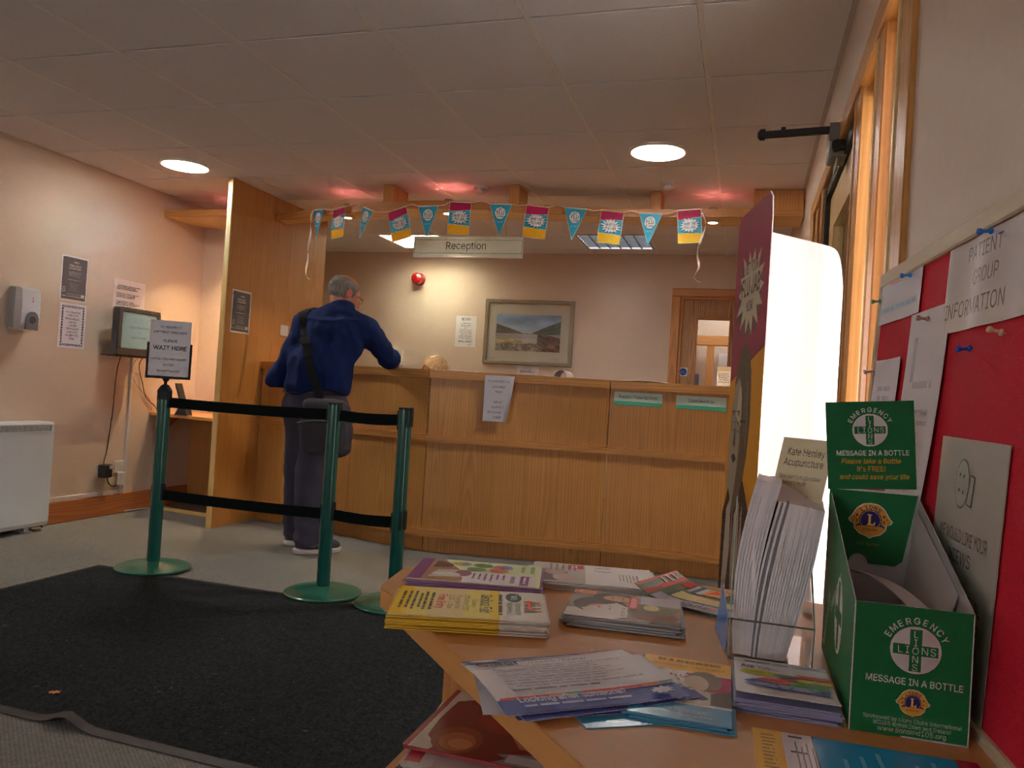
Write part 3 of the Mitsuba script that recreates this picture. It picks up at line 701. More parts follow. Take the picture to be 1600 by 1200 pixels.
# soap dispenser
dp = thing('soap_dispenser', 'white wall dispenser with grey lower spout on the left wall above the heater', 'dispenser')
outl = [(0, 0), (0.035, -0.012), (0.085, -0.004), (0.108, 0.03), (0.112, 0.12), (0.106, 0.225), (0.09, 0.245), (0, 0.245)]
put('case', cply(xf(prism(outl, 0, 0.125), frame((XL, 3.705, 1.238), (1, 0, 0), (0, 0, 1))), (226, 230, 236), 'gloss'), dp)
put('backplate', cply(box((XL, 3.576, 1.235), (XL + 0.055, 3.7055, 1.486), 0.006), (150, 150, 152)), dp)
arch = Polygon([(-0.042, 0), (0.042, 0), (0.042, 0.06)] + [(0.042 * math.cos(a), 0.06 + 0.05 * math.sin(a)) for a in np.linspace(0, math.pi, 16)] + [(-0.042, 0.06)])
put('spout', cply(xf(prism(arch, 0.0, 0.014), frame((XL + 0.105, 3.648, 1.232), (0, 1, 0), (0.03, 0, 1))), (112, 114, 124), 'gloss'), dp)
put('button', cply(xf(lathe([(0, 0), (0.022, 0), (0.02, 0.006), (0, 0.007)], 24), frame((XL + 0.1185, 3.648, 1.292), (0, 1, 0), (0, 0, 1))), (62, 64, 72), 'gloss'), dp)
Pl = Print(0.03, 0.04, (226, 230, 236)); Pl.poly(Polygon([(0.008, 0.022), (0.015, 0.034), (0.022, 0.022), (0.018, 0.022), (0.015, 0.027), (0.012, 0.022)]), (190, 60, 70)).bars(0.006, 0.024, 0.012, 2, 0.006, 0.0025, (190, 90, 95), 'c')
put('badge', Pl.ply(frame((XL + 0.1128, 3.633, 1.395), (0, 1, 0), (0.0, 0, 1)), 'gloss'), dp)

# posters
DG, LG = (88, 83, 88), (205, 203, 206)
def grey_poster():
    P = Print(0.21, 0.297, (222, 218, 222)); P.rect(0.009, 0.012, 0.201, 0.285, DG)
    P.text('online', 0.115, 0.252, 0.011, LG, bold=True).text('Book online', 0.105, 0.228, 0.0125, LG, bold=True, fit=0.09).text('and save time', 0.105, 0.211, 0.0125, LG, bold=True, fit=0.095)
    P.bars(0.06, 0.16, 0.190, 4, 0.0085, 0.0032, (170, 168, 172), seed=3).bars(0.05, 0.16, 0.138, 1, 0.01, 0.004, (180, 178, 180), 'c', ragged=0.05)
    P.bars(0.06, 0.15, 0.115, 6, 0.009, 0.0028, (150, 148, 152), 'c', seed=5).bars(0.04, 0.17, 0.048, 2, 0.008, 0.0028, (165, 163, 165), 'c', seed=6)
    P.rect(0.009, 0.030, 0.201, 0.0335, LG).rect(0.017, 0.058, 0.038, 0.090, (180, 178, 180)).rect(0.021, 0.063, 0.034, 0.085, DG).rect(0.165, 0.034, 0.192, 0.046, LG).ell(0.172, 0.046, 0.007, 0.007, LG).ell(0.185, 0.046, 0.007, 0.007, LG)
    return P
put('grey_poster', grey_poster().ply(LW(3.937, 1.452)), label='dark grey printed poster high on the left wall above the checker-bordered notice', cat='poster')
P = Print(0.212, 0.292, (228, 226, 234))
for i in range(10):
    for a, b in ((0.017 + i * 0.0184, 0.014), (0.017 + i * 0.0184, 0.264)): P.rect(a, b, a + 0.0130, b + 0.0135, (45, 40, 60)); P.k -= 1; P.layers.append((*(lambda m_: (np.array([[a + 0.0045, b + 0.0045], [a + 0.009, b + 0.0045], [a + 0.009, b + 0.009], [a + 0.0045, b + 0.009]]), np.array([[0, 1, 2], [0, 2, 3]])))(0), (228, 226, 234), P.k + 2))
for i in range(13):
    for a in (0.017, 0.1826): P.rect(a, 0.033 + i * 0.0178, a + 0.013, 0.0455 + i * 0.0178, (45, 40, 60)); P.k -= 1
P.k += 1
for i, s in enumerate(('YOU CAN NOW', 'CHECK IN', 'YOUR ARRIVAL', 'ON THE', 'SCREEN', 'INSTEAD OF', 'GOING TO', 'RECEPTION', 'DESK')):
    P.text(s, 0.106, 0.229 - i * 0.0215, 0.0120, (48, 44, 74), bold=True, fit=0.118)
put('check_in_notice', P.ply(LW(3.945, 1.146)), label='white notice with a black checkered border on the left wall below the grey poster', cat='notice')
P = Print(0.297, 0.21, (226, 214, 212))
for k in range(3): P.bars(0.03, 0.25, 0.165 - k * 0.056, 3, 0.0115, 0.0055, (60, 55, 60), seed=k + 11, ragged=0.25)
put('typed_notice', P.ply(LW(4.375, 1.452)), label='white typed notice on the left wall just above the check-in monitor', cat='notice')

# touch screen
mo = thing('check_in_monitor', 'black touch screen monitor with pale blue display fixed to the left wall', 'monitor')
put('case', cply(join(box((XL + 0.105, 4.268, 1.128), (XL + 0.165, 4.655, 1.456), 0.010)), (36, 34, 33), 'gloss'), mo)
put('bezel', cply(join(box((XL + 0.160, 4.268, 1.128), (XL + 0.172, 4.655, 1.182), 0.005), box((XL + 0.160, 4.268, 1.425), (XL + 0.172, 4.655, 1.456), 0.005), box((XL + 0.160, 4.268, 1.18), (XL + 0.172, 4.300, 1.43), 0.004), box((XL + 0.160, 4.622, 1.18), (XL + 0.172, 4.655, 1.43), 0.004)), (44, 41, 39)), mo)
P = Print(0.322, 0.243, (128, 166, 178)); P.bars(0.09, 0.2, 0.205, 3, 0.012, 0.004, (110, 145, 155), 'c').rect(0.25, 0.2, 0.29, 0.208, (80, 110, 120)).bars(0.02, 0.035, 0.22, 6, 0.008, 0.004, (110, 150, 160))
for i, s in enumerate(('Touch the screen', 'for', 'appointments')): P.text(s, 0.161, 0.135 - i * 0.034, 0.017, (40, 80, 110), fit=0.2)
d = P.ply(frame((XL + 0.1655, 4.300, 1.1815), (0, 1, 0), (0, 0, 1)), 'paint')
d['emitter'] = None; del d['emitter']
put('screen', d, mo)
put('light_sensor', cply(cyl((XL + 0.172, 4.56, 1.441), (XL + 0.1735, 4.56, 1.441), 0.006), (90, 90, 90)), mo)
put('mount', cply(join(box((XL, 4.40, 1.24), (XL + 0.02, 4.52, 1.36), 0.004), box((XL, 4.44, 1.27), (XL + 0.11, 4.48, 1.33), 0.004), box((XL + 0.02, 4.28, 1.118), (XL + 0.14, 4.6, 1.130), 0.003)), (30, 30, 30)), mo)
# trunking, sockets, adapter, cables
tk = thing('cable_trunking', 'white plastic cable trunking running up the left wall to the monitor', 'trunking')
put('riser', cply(box((XL + 0.0005, 4.578, 0.015), (XL + 0.014, 4.600, 1.135), 0.002), (205, 198, 196)), tk)
put('skirting_run', cply(box((XL + 0.0005, 3.84, 0.143), (XL + 0.014, 4.578, 0.172), 0.002), (214, 205, 203)), tk)
put('floor_run', cply(tube([(XL + 0.026, 4.59, 0.012), (XL + 0.032, 4.72, 0.012), (XL + 0.045, 4.80, 0.012)], 0.006), (215, 212, 210)), tk)
for y, z, l in ((4.375, 0.318, 'white wall socket behind the black power adapter'), (4.533, 0.336, 'white wall socket with a white plug beside the trunking')):
    t = thing('wall_socket', l, 'socket', 'wall sockets')
    put('plate', cply(box((XL, y - 0.043, z - 0.043), (XL + 0.011, y + 0.043, z + 0.043), 0.003), (226, 222, 220), 'gloss'), t)
    put('switch', cply(box((XL + 0.010, y + 0.012, z + 0.008), (XL + 0.016, y + 0.024, z + 0.028), 0.002), (235, 232, 230), 'gloss'), t)
ad = thing('power_adapter', 'black power adapter plugged into a wall socket near the floor', 'adapter')
put('body', cply(box((XL + 0.011, 4.335, 0.275), (XL + 0.075, 4.405, 0.365), 0.005), (26, 25, 27)), ad)
put('sticker', cply(box((XL + 0.0745, 4.372, 0.335), (XL + 0.0756, 4.400, 0.358)), (190, 190, 195)), ad)
put('plug', cply(box((XL + 0.011, 4.510, 0.205), (XL + 0.045, 4.556, 0.300), 0.006), (220, 215, 212)), ad)
put('white_plug', cply(cyl((XL + 0.011, 4.425, 0.315), (XL + 0.05, 4.425, 0.315), 0.016), (215, 212, 210)), ad)
def cable(name, pts, r, c, label): put(name, cply(tube(smoothline(pts, 44), r, 6), c), label=label, cat='cable')
x = XL + 0.012
cable('cable', [(x + 0.03, 4.44, 1.125), (x, 4.438, 0.95), (x, 4.432, 0.75), (x, 4.412, 0.55), (x, 4.395, 0.42), (x + 0.03, 4.352, 0.385), (x + 0.03, 4.352, 0.36)], 0.0032, (35, 25, 25), 'thin dark cable hanging from the monitor to the black adapter')
cable('cable', [(x + 0.03, 4.395, 0.280), (x + 0.01, 4.43, 0.225), (x, 4.49, 0.20), (x, 4.545, 0.225), (x, 4.572, 0.30)], 0.0042, (30, 28, 32), 'black cable looping below the sockets to the trunking')
cable('cable', [(x + 0.09, 4.60, 1.13), (x, 4.655, 1.03), (x, 4.70, 0.92), (x, 4.74, 0.83), (x, 4.82, 0.78), (x, 4.86, 0.735)], 0.0028, (60, 40, 30), 'thin brown cable drooping from the monitor to the alcove shelf')
cable('cable', [(x + 0.09, 4.56, 1.13), (x, 4.59, 1.0), (x, 4.66, 0.90), (x, 4.75, 0.84), (x, 4.80, 0.735)], 0.002, (170, 125, 90), 'thin pale cable drooping from the monitor to the alcove shelf')
# partition poster and plate
put('grey_poster', grey_poster().ply(frame((PX + 0.0206, 4.512, 1.330), (0, 1, 0), (0, 0, 1))), label='dark grey printed poster on the oak partition left of the man', cat='poster')
put('small_notice', cply(box((PX + 0.0204, 5.10, 1.36), (PX + 0.026, 5.20, 1.44), 0.002), (215, 218, 225), 'paper'), label='small white notice on the oak partition behind the man', cat='notice')

# ---------------------------------------------------------------- back office wall
def BW(x, z, y=YB - 0.0006): return frame((x, y, z), (1, 0, 0), (0, 0, 1))
P = Print(0.21, 0.30, (232, 228, 222)); P.text('NOTICE', 0.105, 0.262, 0.018, (45, 40, 45), bold=True).rect(0.06, 0.256, 0.15, 0.2585, (45, 40, 45))
for i, s in enumerate(('Our staff come to', 'work to care for', 'others.', 'If you are rude or', 'abusive in any way', 'towards our staff', 'we have the right to', 'refuse to treat you.')):
    P.text(s, 0.105, 0.222 - i * 0.0205, 0.0105, (40, 38, 45), bold=True, fit=0.17)
P.bars(0.03, 0.18, 0.055, 2, 0.012, 0.005, (70, 66, 70), 'c', ragged=0.1).bars(0.13, 0.18, 0.022, 1, 0.01, 0.004, (90, 86, 90))
put('staff_notice', P.ply(BW(-2.722, 1.456)), label='white notice headed NOTICE on the back wall left of the framed painting', cat='notice')
P = Print(0.215, 0.082, (222, 214, 214)); P.bars(0.05, 0.16, 0.055, 1, 0.01, 0.0045, (130, 122, 125), 'c').bars(0.03, 0.19, 0.035, 3, 0.010, 0.0045, (95, 88, 92), seed=4)
put('picture_label', P.ply(BW(-2.078, 1.222)), label='small white caption card under the framed painting', cat='label')
be = thing('alarm_beacon', 'red fire alarm sounder on the back wall', 'alarm')
M = frame((-3.134, YB, 2.10), (1, 0, 0), (0, 0, 1))
put('base', cply(xf(lathe([(0, 0), (0.062, 0), (0.062, 0.03), (0.055, 0.035), (0, 0.035)], 32), M), (150, 12, 18), 'gloss', 35), be)
put('horn', cply(xf(lathe([(0.0, 0.105), (0.030, 0.104), (0.052, 0.090), (0.060, 0.066), (0.058, 0.035), (0, 0.035)], 32), M), (185, 16, 24), 'gloss', 35), be)
put('grille', cply(xf(join(*[lathe([(r, 0.1045 - r * 0.1), (r + 0.003, 0.1045 - r * 0.1), (r + 0.003, 0.1075 - r * 0.1), (r, 0.1075 - r * 0.1)], 24) for r in (0.008, 0.016, 0.024)]), M), (120, 10, 14), 'gloss'), be)
P = Print(0.14, 0.155, (226, 224, 212)); P.rect(0.012, 0.012, 0.128, 0.143, (214, 212, 200)).bars(0.03, 0.11, 0.115, 3, 0.012, 0.006, (120, 120, 118), 'c').rect(0.02, 0.02, 0.12, 0.07, (200, 198, 190)).bars(0.025, 0.115, 0.05, 3, 0.011, 0.004, (120, 130, 140))
cb = thing('control_panel', 'small pale control panel on the back wall beside the arm of the man', 'control panel')
put('case', cply(box((-3.395, YB - 0.03, 1.248), (-3.255, YB, 1.403), 0.005), (226, 224, 212)), cb)
put('face', P.ply(BW(-3.395, 1.248, YB - 0.0305)), cb)
# framed landscape
fp = thing('framed_painting', 'framed lake and mountain painting with cream mount on the back wall', 'painting')
fx0, fx1, fz0, fz1 = -2.424, -1.552, 1.308, 1.925
M = BW(fx0, fz0, YB)
w, h = fx1 - fx0, fz1 - fz0
def rail(a, b, c, d): return xf(join(box((a, b, 0), (c, d, 0.022), 0.005)), M)
put('frame', cply(join(rail(0, 0, w, 0.036), rail(0, h - 0.036, w, h), rail(0, 0.030, 0.036, h - 0.030), rail(w - 0.036, 0.030, w, h - 0.030)), (122, 110, 92)), fp)
b2 = 0.032
put('inner_frame', cply(join(*[xf(box(a, c, 0.002), M) for a, c in (((b2, b2, 0), (w - b2, b2 + 0.010, 0.015)), ((b2, h - b2 - 0.010, 0), (w - b2, h - b2, 0.015)), ((b2, b2, 0), (b2 + 0.010, h - b2, 0.015)), ((w - b2 - 0.010, b2, 0), (w - b2, h - b2, 0.015)))]), (160, 148, 126)), fp)
P = Print(w - 0.05, h - 0.05, (196, 192, 178)); P.rect(0.09, 0.105, w - 0.145, h - 0.165, (170, 166, 154)).rect(0.093, 0.108, w - 0.148, h - 0.168, (206, 203, 192))
P.bars(w - 0.20, w - 0.10, 0.05, 3, 0.014, 0.003, (150, 146, 140))
put('mount', P.ply(frame((fx0 + 0.025, YB - 0.005, fz0 + 0.025), (1, 0, 0), (0, 0, 1))), fp)
nx, ny = 150, 92
u, v = np.meshgrid(np.linspace(0, 1, nx), np.linspace(0, 1, ny))
pn = lambda s, t, o=4, sd=0: meshkit.fbm(np.stack([u * s, v * t, 0 * u], -1), o, sd)
col = np.zeros((ny, nx, 3)); sky = np.array([150, 170, 190.]) + (pn(4, 5) - 0.4)[..., None] * 70 + (v - 0.6)[..., None] * np.array([-60, -40, 0])
col[:] = sky
lake = v < 0.46
col[lake] = (np.array([150, 146, 146.]) + (pn(3, 14, 4, 2) - 0.5)[..., None] * 60 + (1 - abs(u - 0.5) * 2.2)[..., None] * 35)[lake]
hl = 0.47 + 0.26 * np.clip(1 - u / 0.42, 0, 1) ** 0.8 + 0.02 * pn(22, 1, 3, 5); hr = 0.47 + 0.36 * np.clip((u - 0.56) / 0.44, 0, 1) ** 0.85 + 0.02 * pn(20, 1, 3, 6)
for hh, c in ((hl, (70, 66, 52)), (hr, (72, 80, 66))):
    m = (v < hh) & (v > 0.455); col[m] = (np.array(c, float) + (pn(26, 20, 4, 8) - 0.5)[..., None] * 60)[m]
m = (np.abs(v - 0.46) < 0.008); col[m] = [200, 196, 186]
m = (v < 0.30 - 0.25 * abs(u - 0.22) + 0.08 * pn(9, 9, 3, 9)) & (u < 0.42); col[m] = (np.array([176, 162, 112.]) + (pn(16, 30, 4, 3) - 0.5)[..., None] * 130)[m]
m = (v < 0.16 + 0.1 * pn(12, 3, 3, 4)); col[m] = (np.array([120, 105, 85.]) + (pn(30, 14, 4, 13) - 0.5)[..., None] * 190)[m]
m = (v < 0.46 - 0.35 * np.clip(u - 0.72, 0, 1) + 0.05 * pn(14, 3, 3, 21)) & (u > 0.64 + 0.02 * pn(5, 9)); col[m] = (np.array([96, 78, 68.]) + (meshkit.fbm(np.stack([(u + v * 0.9) * 40, (v - u) * 7, 0 * u], -1), 4, 4) - 0.5)[..., None] * 170)[m]
pw, phh = w - 0.05 - 0.093 - 0.123, h - 0.05 - 0.108 - 0.143
pv = np.stack([u.ravel() * (w - 0.241), v.ravel() * (h - 0.276), 0 * u.ravel()], 1)
ii = (np.arange(ny - 1)[:, None] * nx + np.arange(nx - 1)).ravel()
quad = np.stack([ii, ii + 1, ii + nx + 1, ii + nx], 1)
put('picture', cply(xf((pv, quad), frame((fx0 + 0.025 + 0.093, YB - 0.0085, fz0 + 0.025 + 0.108), (1, 0, 0), (0, 0, 1))), np.clip(col.reshape(-1, 3), 8, 235), 'paper'), fp)
put('glazing', mply(box((fx0 + 0.03, YB - 0.0135, fz0 + 0.03), (fx1 - 0.03, YB - 0.0125, fz1 - 0.03)), 'glass'), fp)
# ---------------------------------------------------------------- floor mat and queue barrier
mx = np.array([(-3.138, 3.256), (-0.75, 3.262), (-0.75, 1.80), (-3.9, 1.80)])
nx, ny = 90, 40
U, V = np.meshgrid(np.linspace(0, 1, nx), np.linspace(0, 1, ny))
X = (-3.138) * (1 - U) + (-0.35) * U; Y = 1.795 * (1 - V) + 3.262 * V
def mat_bump(x, y):
    d = x + 1.80 + 0.35 * (y - 1.8)
    return 0.030 * np.exp(-(d / 0.055) ** 2) * np.exp(-np.maximum(y - 1.80, 0) / 0.16)
wy = 0.012 * np.sin(X * 2.1) * (1 - V)
Z = 0.010 + mat_bump(X, Y)
top = np.stack([X, Y + wy, Z], -1).reshape(-1, 3)
i = (np.arange(ny - 1)[:, None] * nx + np.arange(nx - 1)).ravel()
q = np.stack([i, i + 1, i + nx + 1, i + nx], 1)
ring = np.r_[np.arange(nx), np.arange(1, ny) * nx + nx - 1, (ny - 1) * nx + np.arange(nx - 2, -1, -1), np.arange(ny - 2, 0, -1) * nx]
low = top - [0, 0, 0.008]
sk = np.stack([ring, np.roll(ring, -1), np.roll(ring, -1) + len(top), ring + len(top)], 1)[:, [0, 3, 2, 1]]
fm = thing('entrance_mat', 'large dark charcoal entrance mat with a rumpled rubber edge on the carpet', 'mat')
put('pile', mply((np.vstack([top, low]), np.vstack([q, q[:, ::-1] + len(top), sk])), 'entrance_mat_pile', True), fm)
Yb = 1.795 + 0.012 * np.sin(X[0] * 2.1)
e0 = np.stack([X[0], Yb, 0.0105 + mat_bump(X[0], 1.795)], 1); e1 = np.stack([X[0], Yb - 0.028, 0.004 + mat_bump(X[0], 1.795)], 1)
ev = np.vstack([e0, e1, e1 - [0, 0, 0.003], e0 - [0, 0, 0.003]]); k = np.arange(nx - 1)
eq = np.vstack([np.stack([k + nx, k + 1 + nx, k + 1, k], 1), np.stack([k + 2 * nx, k + 1 + 2 * nx, k + 1 + nx, k + nx], 1), np.stack([k + 3 * nx, k + 1 + 3 * nx, k + 1 + 2 * nx, k + 2 * nx], 1)])
put('rubber_edge', cply((ev, eq), (58, 52, 50)), fm)
put('side_edge', cply(join(box((-3.160, 1.80, 0.001), (-3.138, 3.28, 0.008), 0.002), box((-3.150, 3.262, 0.001), (-0.35, 3.284, 0.008), 0.002)), (42, 40, 40)), fm)
lf = np.array([(0, 0), (0.010, 0.006), (0.014, 0.002), (0.022, 0.010), (0.026, 0.004), (0.036, 0.008), (0.030, -0.002), (0.038, -0.008), (0.026, -0.008), (0.022, -0.016), (0.015, -0.008), (0.006, -0.010)])
put('dry_leaf', cply(xf(prism(lf, 0, 0.0015), frame((-2.015, 1.93, 0.0125), (0.9, 0.3, 0.05), (-0.3, 0.9, 0.08))), (190, 110, 60)), label='small dry orange leaf lying on the dark mat', cat='leaf')

GREEN, CAPC = (12, 78, 70), (14, 20, 26)
posts = [(-2.890, 3.362, 0.0), (-1.897, 3.364, 0.0), (-1.515, 3.350, 0.0)]
plab = ('green queue post with a sign holder on top at the left end', 'green queue post between two black belts in front of the man', 'green queue post at the right end partly behind the leaflet table')
BZ = (0.872, 0.392)
for n, ((x, y, _), l) in enumerate(zip(posts, plab)):
    t = thing('queue_post', l, 'queue post', 'green queue barrier posts')
    M = frame((x, y, 0.011), (1, 0, 0), (0, 1, 0))
    put('base', cply(xf(lathe([(0, 0), (0.182, 0), (0.184, 0.006), (0.176, 0.013), (0.12, 0.024), (0.055, 0.032), (0.036, 0.037), (0, 0.037)], 56), M), (34, 92, 76), 'gloss', 40), t)
    put('pole', cply(xf(lathe([(0, 0.03), (0.032, 0.03), (0.032, 0.915), (0.030, 0.918), (0, 0.918)], 36), M), GREEN, 'gloss', 35), t)
    if n == 0:
        put('cap', cply(xf(lathe([(0, 0.875), (0.036, 0.875), (0.036, 0.922), (0.020, 0.948), (0.006, 0.955), (0, 0.955)], 28), M), CAPC, 'paint', 25), t)
    else:
        put('cap', cply(xf(lathe([(0, 0.912), (0.0335, 0.912), (0.0335, 0.920), (0, 0.921)], 28), M), CAPC, 'paint', 25), t)
    for z in BZ:
        put('belt_clip', cply(join(box((x + 0.027, y - 0.014, z - 0.028), (x + 0.0365, y + 0.014, z + 0.062), 0.003)), CAPC), t)
        if n == 2: put('slot', cply(join(box((x + 0.020, y - 0.0335, z - 0.03), (x + 0.0235, y - 0.022, z + 0.06), 0.001)), CAPC), t)
        put('slot', cply(box((x - 0.0365, y - 0.014, z - 0.045), (x - 0.027, y + 0.014, z + 0.045), 0.003), CAPC), t)
for a, b, wd in ((0, 1, 'left'), (1, 2, 'right')):
    for z, hgt in zip(BZ, ('upper', 'lower')):
        x0, x1 = posts[a][0] + 0.034, posts[b][0] - 0.034
        s = np.linspace(0, 1, 14)
        sag = 0.006 * 4 * s * (1 - s)
        pts = np.stack([x0 + (x1 - x0) * s, posts[a][1] + (posts[b][1] - posts[a][1]) * s, z - sag + 0 * s], 1)
        put('belt', cply(ribbon(pts, (0, 0.05, 1), 0.052, 0.0015), (14, 22, 22), 'cloth'), label='%s black belt between the %s pair of green queue posts' % (hgt, 'left' if wd == 'left' else 'right'), cat='belt', group='queue belts')
sg = thing('queue_sign', 'white wait here sign in a black holder on top of the left queue post', 'sign')
dx = np.array([0.80, 0.60, 0.0]); M = frame((-2.955, 3.302, 1.004), dx, (0, 0, 1))
P = Print(0.196, 0.292, (206, 203, 210))
for s, z, hh, bo in (('TO RESPECT', 0.252, 0.0125, False), ('PATIENT PRIVACY', 0.225, 0.0125, False), ('PLEASE', 0.180, 0.0135, False), ('WAIT HERE', 0.140, 0.021, True), ('UNTIL YOU ARE CALLED', 0.087, 0.0105, False), ('BY THE', 0.056, 0.0105, False), ('RECEPTIONIST', 0.024, 0.011, False)):
    P.text(s, 0.098, z, hh, (34, 30, 38), bold=True, fit=0.165)
put('sheet', P.ply(M), sg)
put('holder', cply(xf(join(box((-0.008, -0.010, -0.008), (0.204, 0.003, 0.006), 0.002), box((-0.010, -0.010, -0.008), (0.001, 0.175, 0.006), 0.002), box((0.195, -0.010, -0.008), (0.206, 0.175, 0.006), 0.002), box((0.0, 0, -0.006), (0.196, 0.29, -0.002))), M), (18, 18, 22)), sg)
put('stem', cply(join(cyl((-2.890, 3.362, 0.962), (-2.886, 3.358, 1.0), 0.008), xf(box((0.075, -0.022, -0.012), (0.105, -0.006, 0.008), 0.003), M)), (40, 42, 48), 'metal'), sg)

# ---------------------------------------------------------------- bunting and hanging sign
BL, MG, YE = (40, 158, 190), (170, 24, 78), (246, 180, 28)
def star(cx, cy, rx, ry, n, inner, seed=0, rot=0.0):
    g = np.random.default_rng(seed); p = []
    for i in range(2 * n):
        r = (1 + 0.22 * (g.random() - 0.5)) if i % 2 == 0 else inner
        a = math.pi * i / n + rot
        p.append((cx + rx * r * math.cos(a), cy + ry * r * math.sin(a)))
    return Polygon(p)
def flag_rect(seed):
    P = Print(0.146, 0.206, (240, 236, 230))
    P.poly(Polygon([(0.003, 0.145), (0.143, 0.160), (0.143, 0.203), (0.003, 0.203)]), MG)
    P.poly(Polygon([(0.003, 0.066), (0.143, 0.060), (0.143, 0.158), (0.003, 0.143)]), BL)
    P.poly(Polygon([(0.003, 0.003), (0.143, 0.003), (0.143, 0.058), (0.003, 0.064)]), YE)
    P.poly(star(0.077, 0.107, 0.066, 0.050, 15, 0.66, seed), (20, 40, 60)).poly(star(0.074, 0.111, 0.064, 0.048, 15, 0.66, seed), (244, 244, 244))
    P.text('HAVE THE', 0.074, 0.113, 0.017, (35, 32, 40), bold=True, fit=0.074, skew=0.15).text('FLU JAB', 0.074, 0.091, 0.017, (35, 32, 40), bold=True, fit=0.066, skew=0.15)
    return P, None
def flag_tri():
    P = Print(0.146, 0.206, (232, 238, 240)); tri = Polygon([(0.004, 0.202), (0.142, 0.202), (0.073, 0.008)])
    P.poly(tri, BL).ell(0.073, 0.148, 0.036, 0.040, (25, 50, 70), 14).ell(0.073, 0.149, 0.034, 0.038, (245, 246, 246), 14)
    P.text('THE', 0.073, 0.169, 0.009, (35, 35, 40), bold=True).text('FLU', 0.073, 0.140, 0.024, (30, 30, 36), bold=True, fit=0.05).text('IS COMING', 0.073, 0.124, 0.009, (35, 35, 40), bold=True, fit=0.048).text('get it first', 0.073, 0.088, 0.009, (220, 240, 245), fit=0.04)
    return P, Polygon([(0, 0.206), (0.146, 0.206), (0.073, 0.0)])
FL = [(-2.932, 4.804, 2.234, -30, -3, 't'), (-2.742, 4.75, 2.228, -26, 3, 'r'), (-2.489, 4.684, 2.208, -28, -21, 't'), (-2.251, 4.634, 2.188, -6, 15, 'r'), (-2.022, 4.622, 2.204, -1, 0, 't'),
      (-1.809, 4.648, 2.233, 3, -3, 'r'), (-1.557, 4.700, 2.232, 10, 0, 't'), (-1.328, 4.757, 2.231, 14, -4, 'r'), (-1.092, 4.812, 2.229, 8, -4, 't'), (-0.863, 4.856, 2.219, 8, -5, 'r'), (-0.627, 4.885, 2.211, 2, -2, 't'), (-0.392, 4.892, 2.233, 2, 4, 'r')]
bt = 'bunting flags along the canopy'
corner = []
nr = nt = 0
ordw = ('first', 'second', 'third', 'fourth', 'fifth', 'sixth')
for n, (x, y, z, ya, ti, kind) in enumerate(FL):
    a, b = math.radians(ya), math.radians(ti)
    ex = np.array([math.cos(a), math.sin(a), 0.0]); up = np.array([0, 0, 1.0])
    X_, Y_ = ex * math.cos(b) + up * math.sin(b), -ex * math.sin(b) + up * math.cos(b)
    (P, outl) = flag_rect(n) if kind == 'r' else flag_tri()
    o = np.array([x, y - 0.006, z]) - X_ * 0.073 - Y_ * 0.206
    amp = 0.006 * (1 if n % 2 else -1)
    def curl(v, amp=amp): v = v.copy(); v[:, 2] += amp * np.sin(v[:, 1] / 0.206 * 2.6 + n); return v
    kw = dict(outline=outl) if outl is not None else dict(nx=3, ny=6)
    idx = nr if kind == 'r' else nt
    lab = 'pink, blue and yellow rectangular bunting flag, %s of its kind from the left' if kind == 'r' else 'blue pointed bunting flag, %s of its kind from the left'
    put('bunting_flag', P.ply(frame(o, X_, Y_), 'paper', fn=curl if outl is None else None, **kw), label=lab % ordw[idx], cat='flag', group=bt)
    if kind == 'r': nr += 1
    else: nt += 1
    corner += [o + Y_ * 0.206 + X_ * 0.004, o + Y_ * 0.206 + X_ * 0.142]
st = []
for i, c in enumerate(corner):
    st.append(c + [0, -0.001, 0.002])
    if i % 2 and i < len(corner) - 1:
        m = (c + corner[i + 1]) / 2; st.append(m + [0, 0.002, -0.006 + 0.020 * ((i // 2) % 2)])
rb = thing('bunting_string', 'thin cream ribbon carrying the bunting flags with curled loose ends', 'ribbon')
put('line', cply(ribbon(np.array(st), (0, 0.2, 1), 0.007, 0.0012), (225, 205, 190), 'paper'), rb)
L1 = smoothline([corner[0] + [0, -0.002, 0.003], (-2.990, 4.80, 2.15), (-2.986, 4.80, 2.047), (-3.000, 4.80, 1.95), (-2.994, 4.80, 1.90), (-3.004, 4.80, 1.812), (-2.962, 4.79, 1.738)], 30)
L2 = smoothline([corner[-1] + [0.004, -0.002, -0.02], (-0.318, 4.885, 2.03), (-0.328, 4.885, 1.95), (-0.316, 4.885, 1.871), (-0.336, 4.885, 1.83), (-0.302, 4.885, 1.785)], 30)
for L in (L1, L2):
    tw = np.linspace(0, 9, len(L)); ac = np.stack([np.cos(tw), np.sin(tw), 0 * tw + 0.15], 1)
    put('loose_end', cply(ribbon(L, ac, 0.014, 0.0012), (238, 226, 214), 'paper'), rb)
hs = thing('hanging_sign', 'pale Reception sign in a green framed panel hanging below the canopy', 'sign')
sx0, sx1, sy, sz0, sz1 = -2.276, -1.480, 4.99, 1.958, 2.078
P = Print(sx1 - sx0, sz1 - sz0, (222, 226, 212)); gw = 0.0045
W_, H_ = P.w, P.h
for r in ((0.004, 0.012, W_ - 0.004, 0.012 + gw), (0.004, H_ - 0.012 - gw, W_ - 0.004, H_ - 0.012), (0.004, 0.012, 0.004 + gw, H_ - 0.012), (W_ - 0.004 - gw, 0.012, W_ - 0.004, H_ - 0.012)): P.rect(*r, (120, 170, 150))
P.text('Reception', W_ * 0.487, 0.042, 0.050, (50, 52, 52), fit=0.29)
put('panel', P.ply(frame((sx0, sy, sz0), (1, 0, 0), (0, 0, 1)), t=0.008), hs)
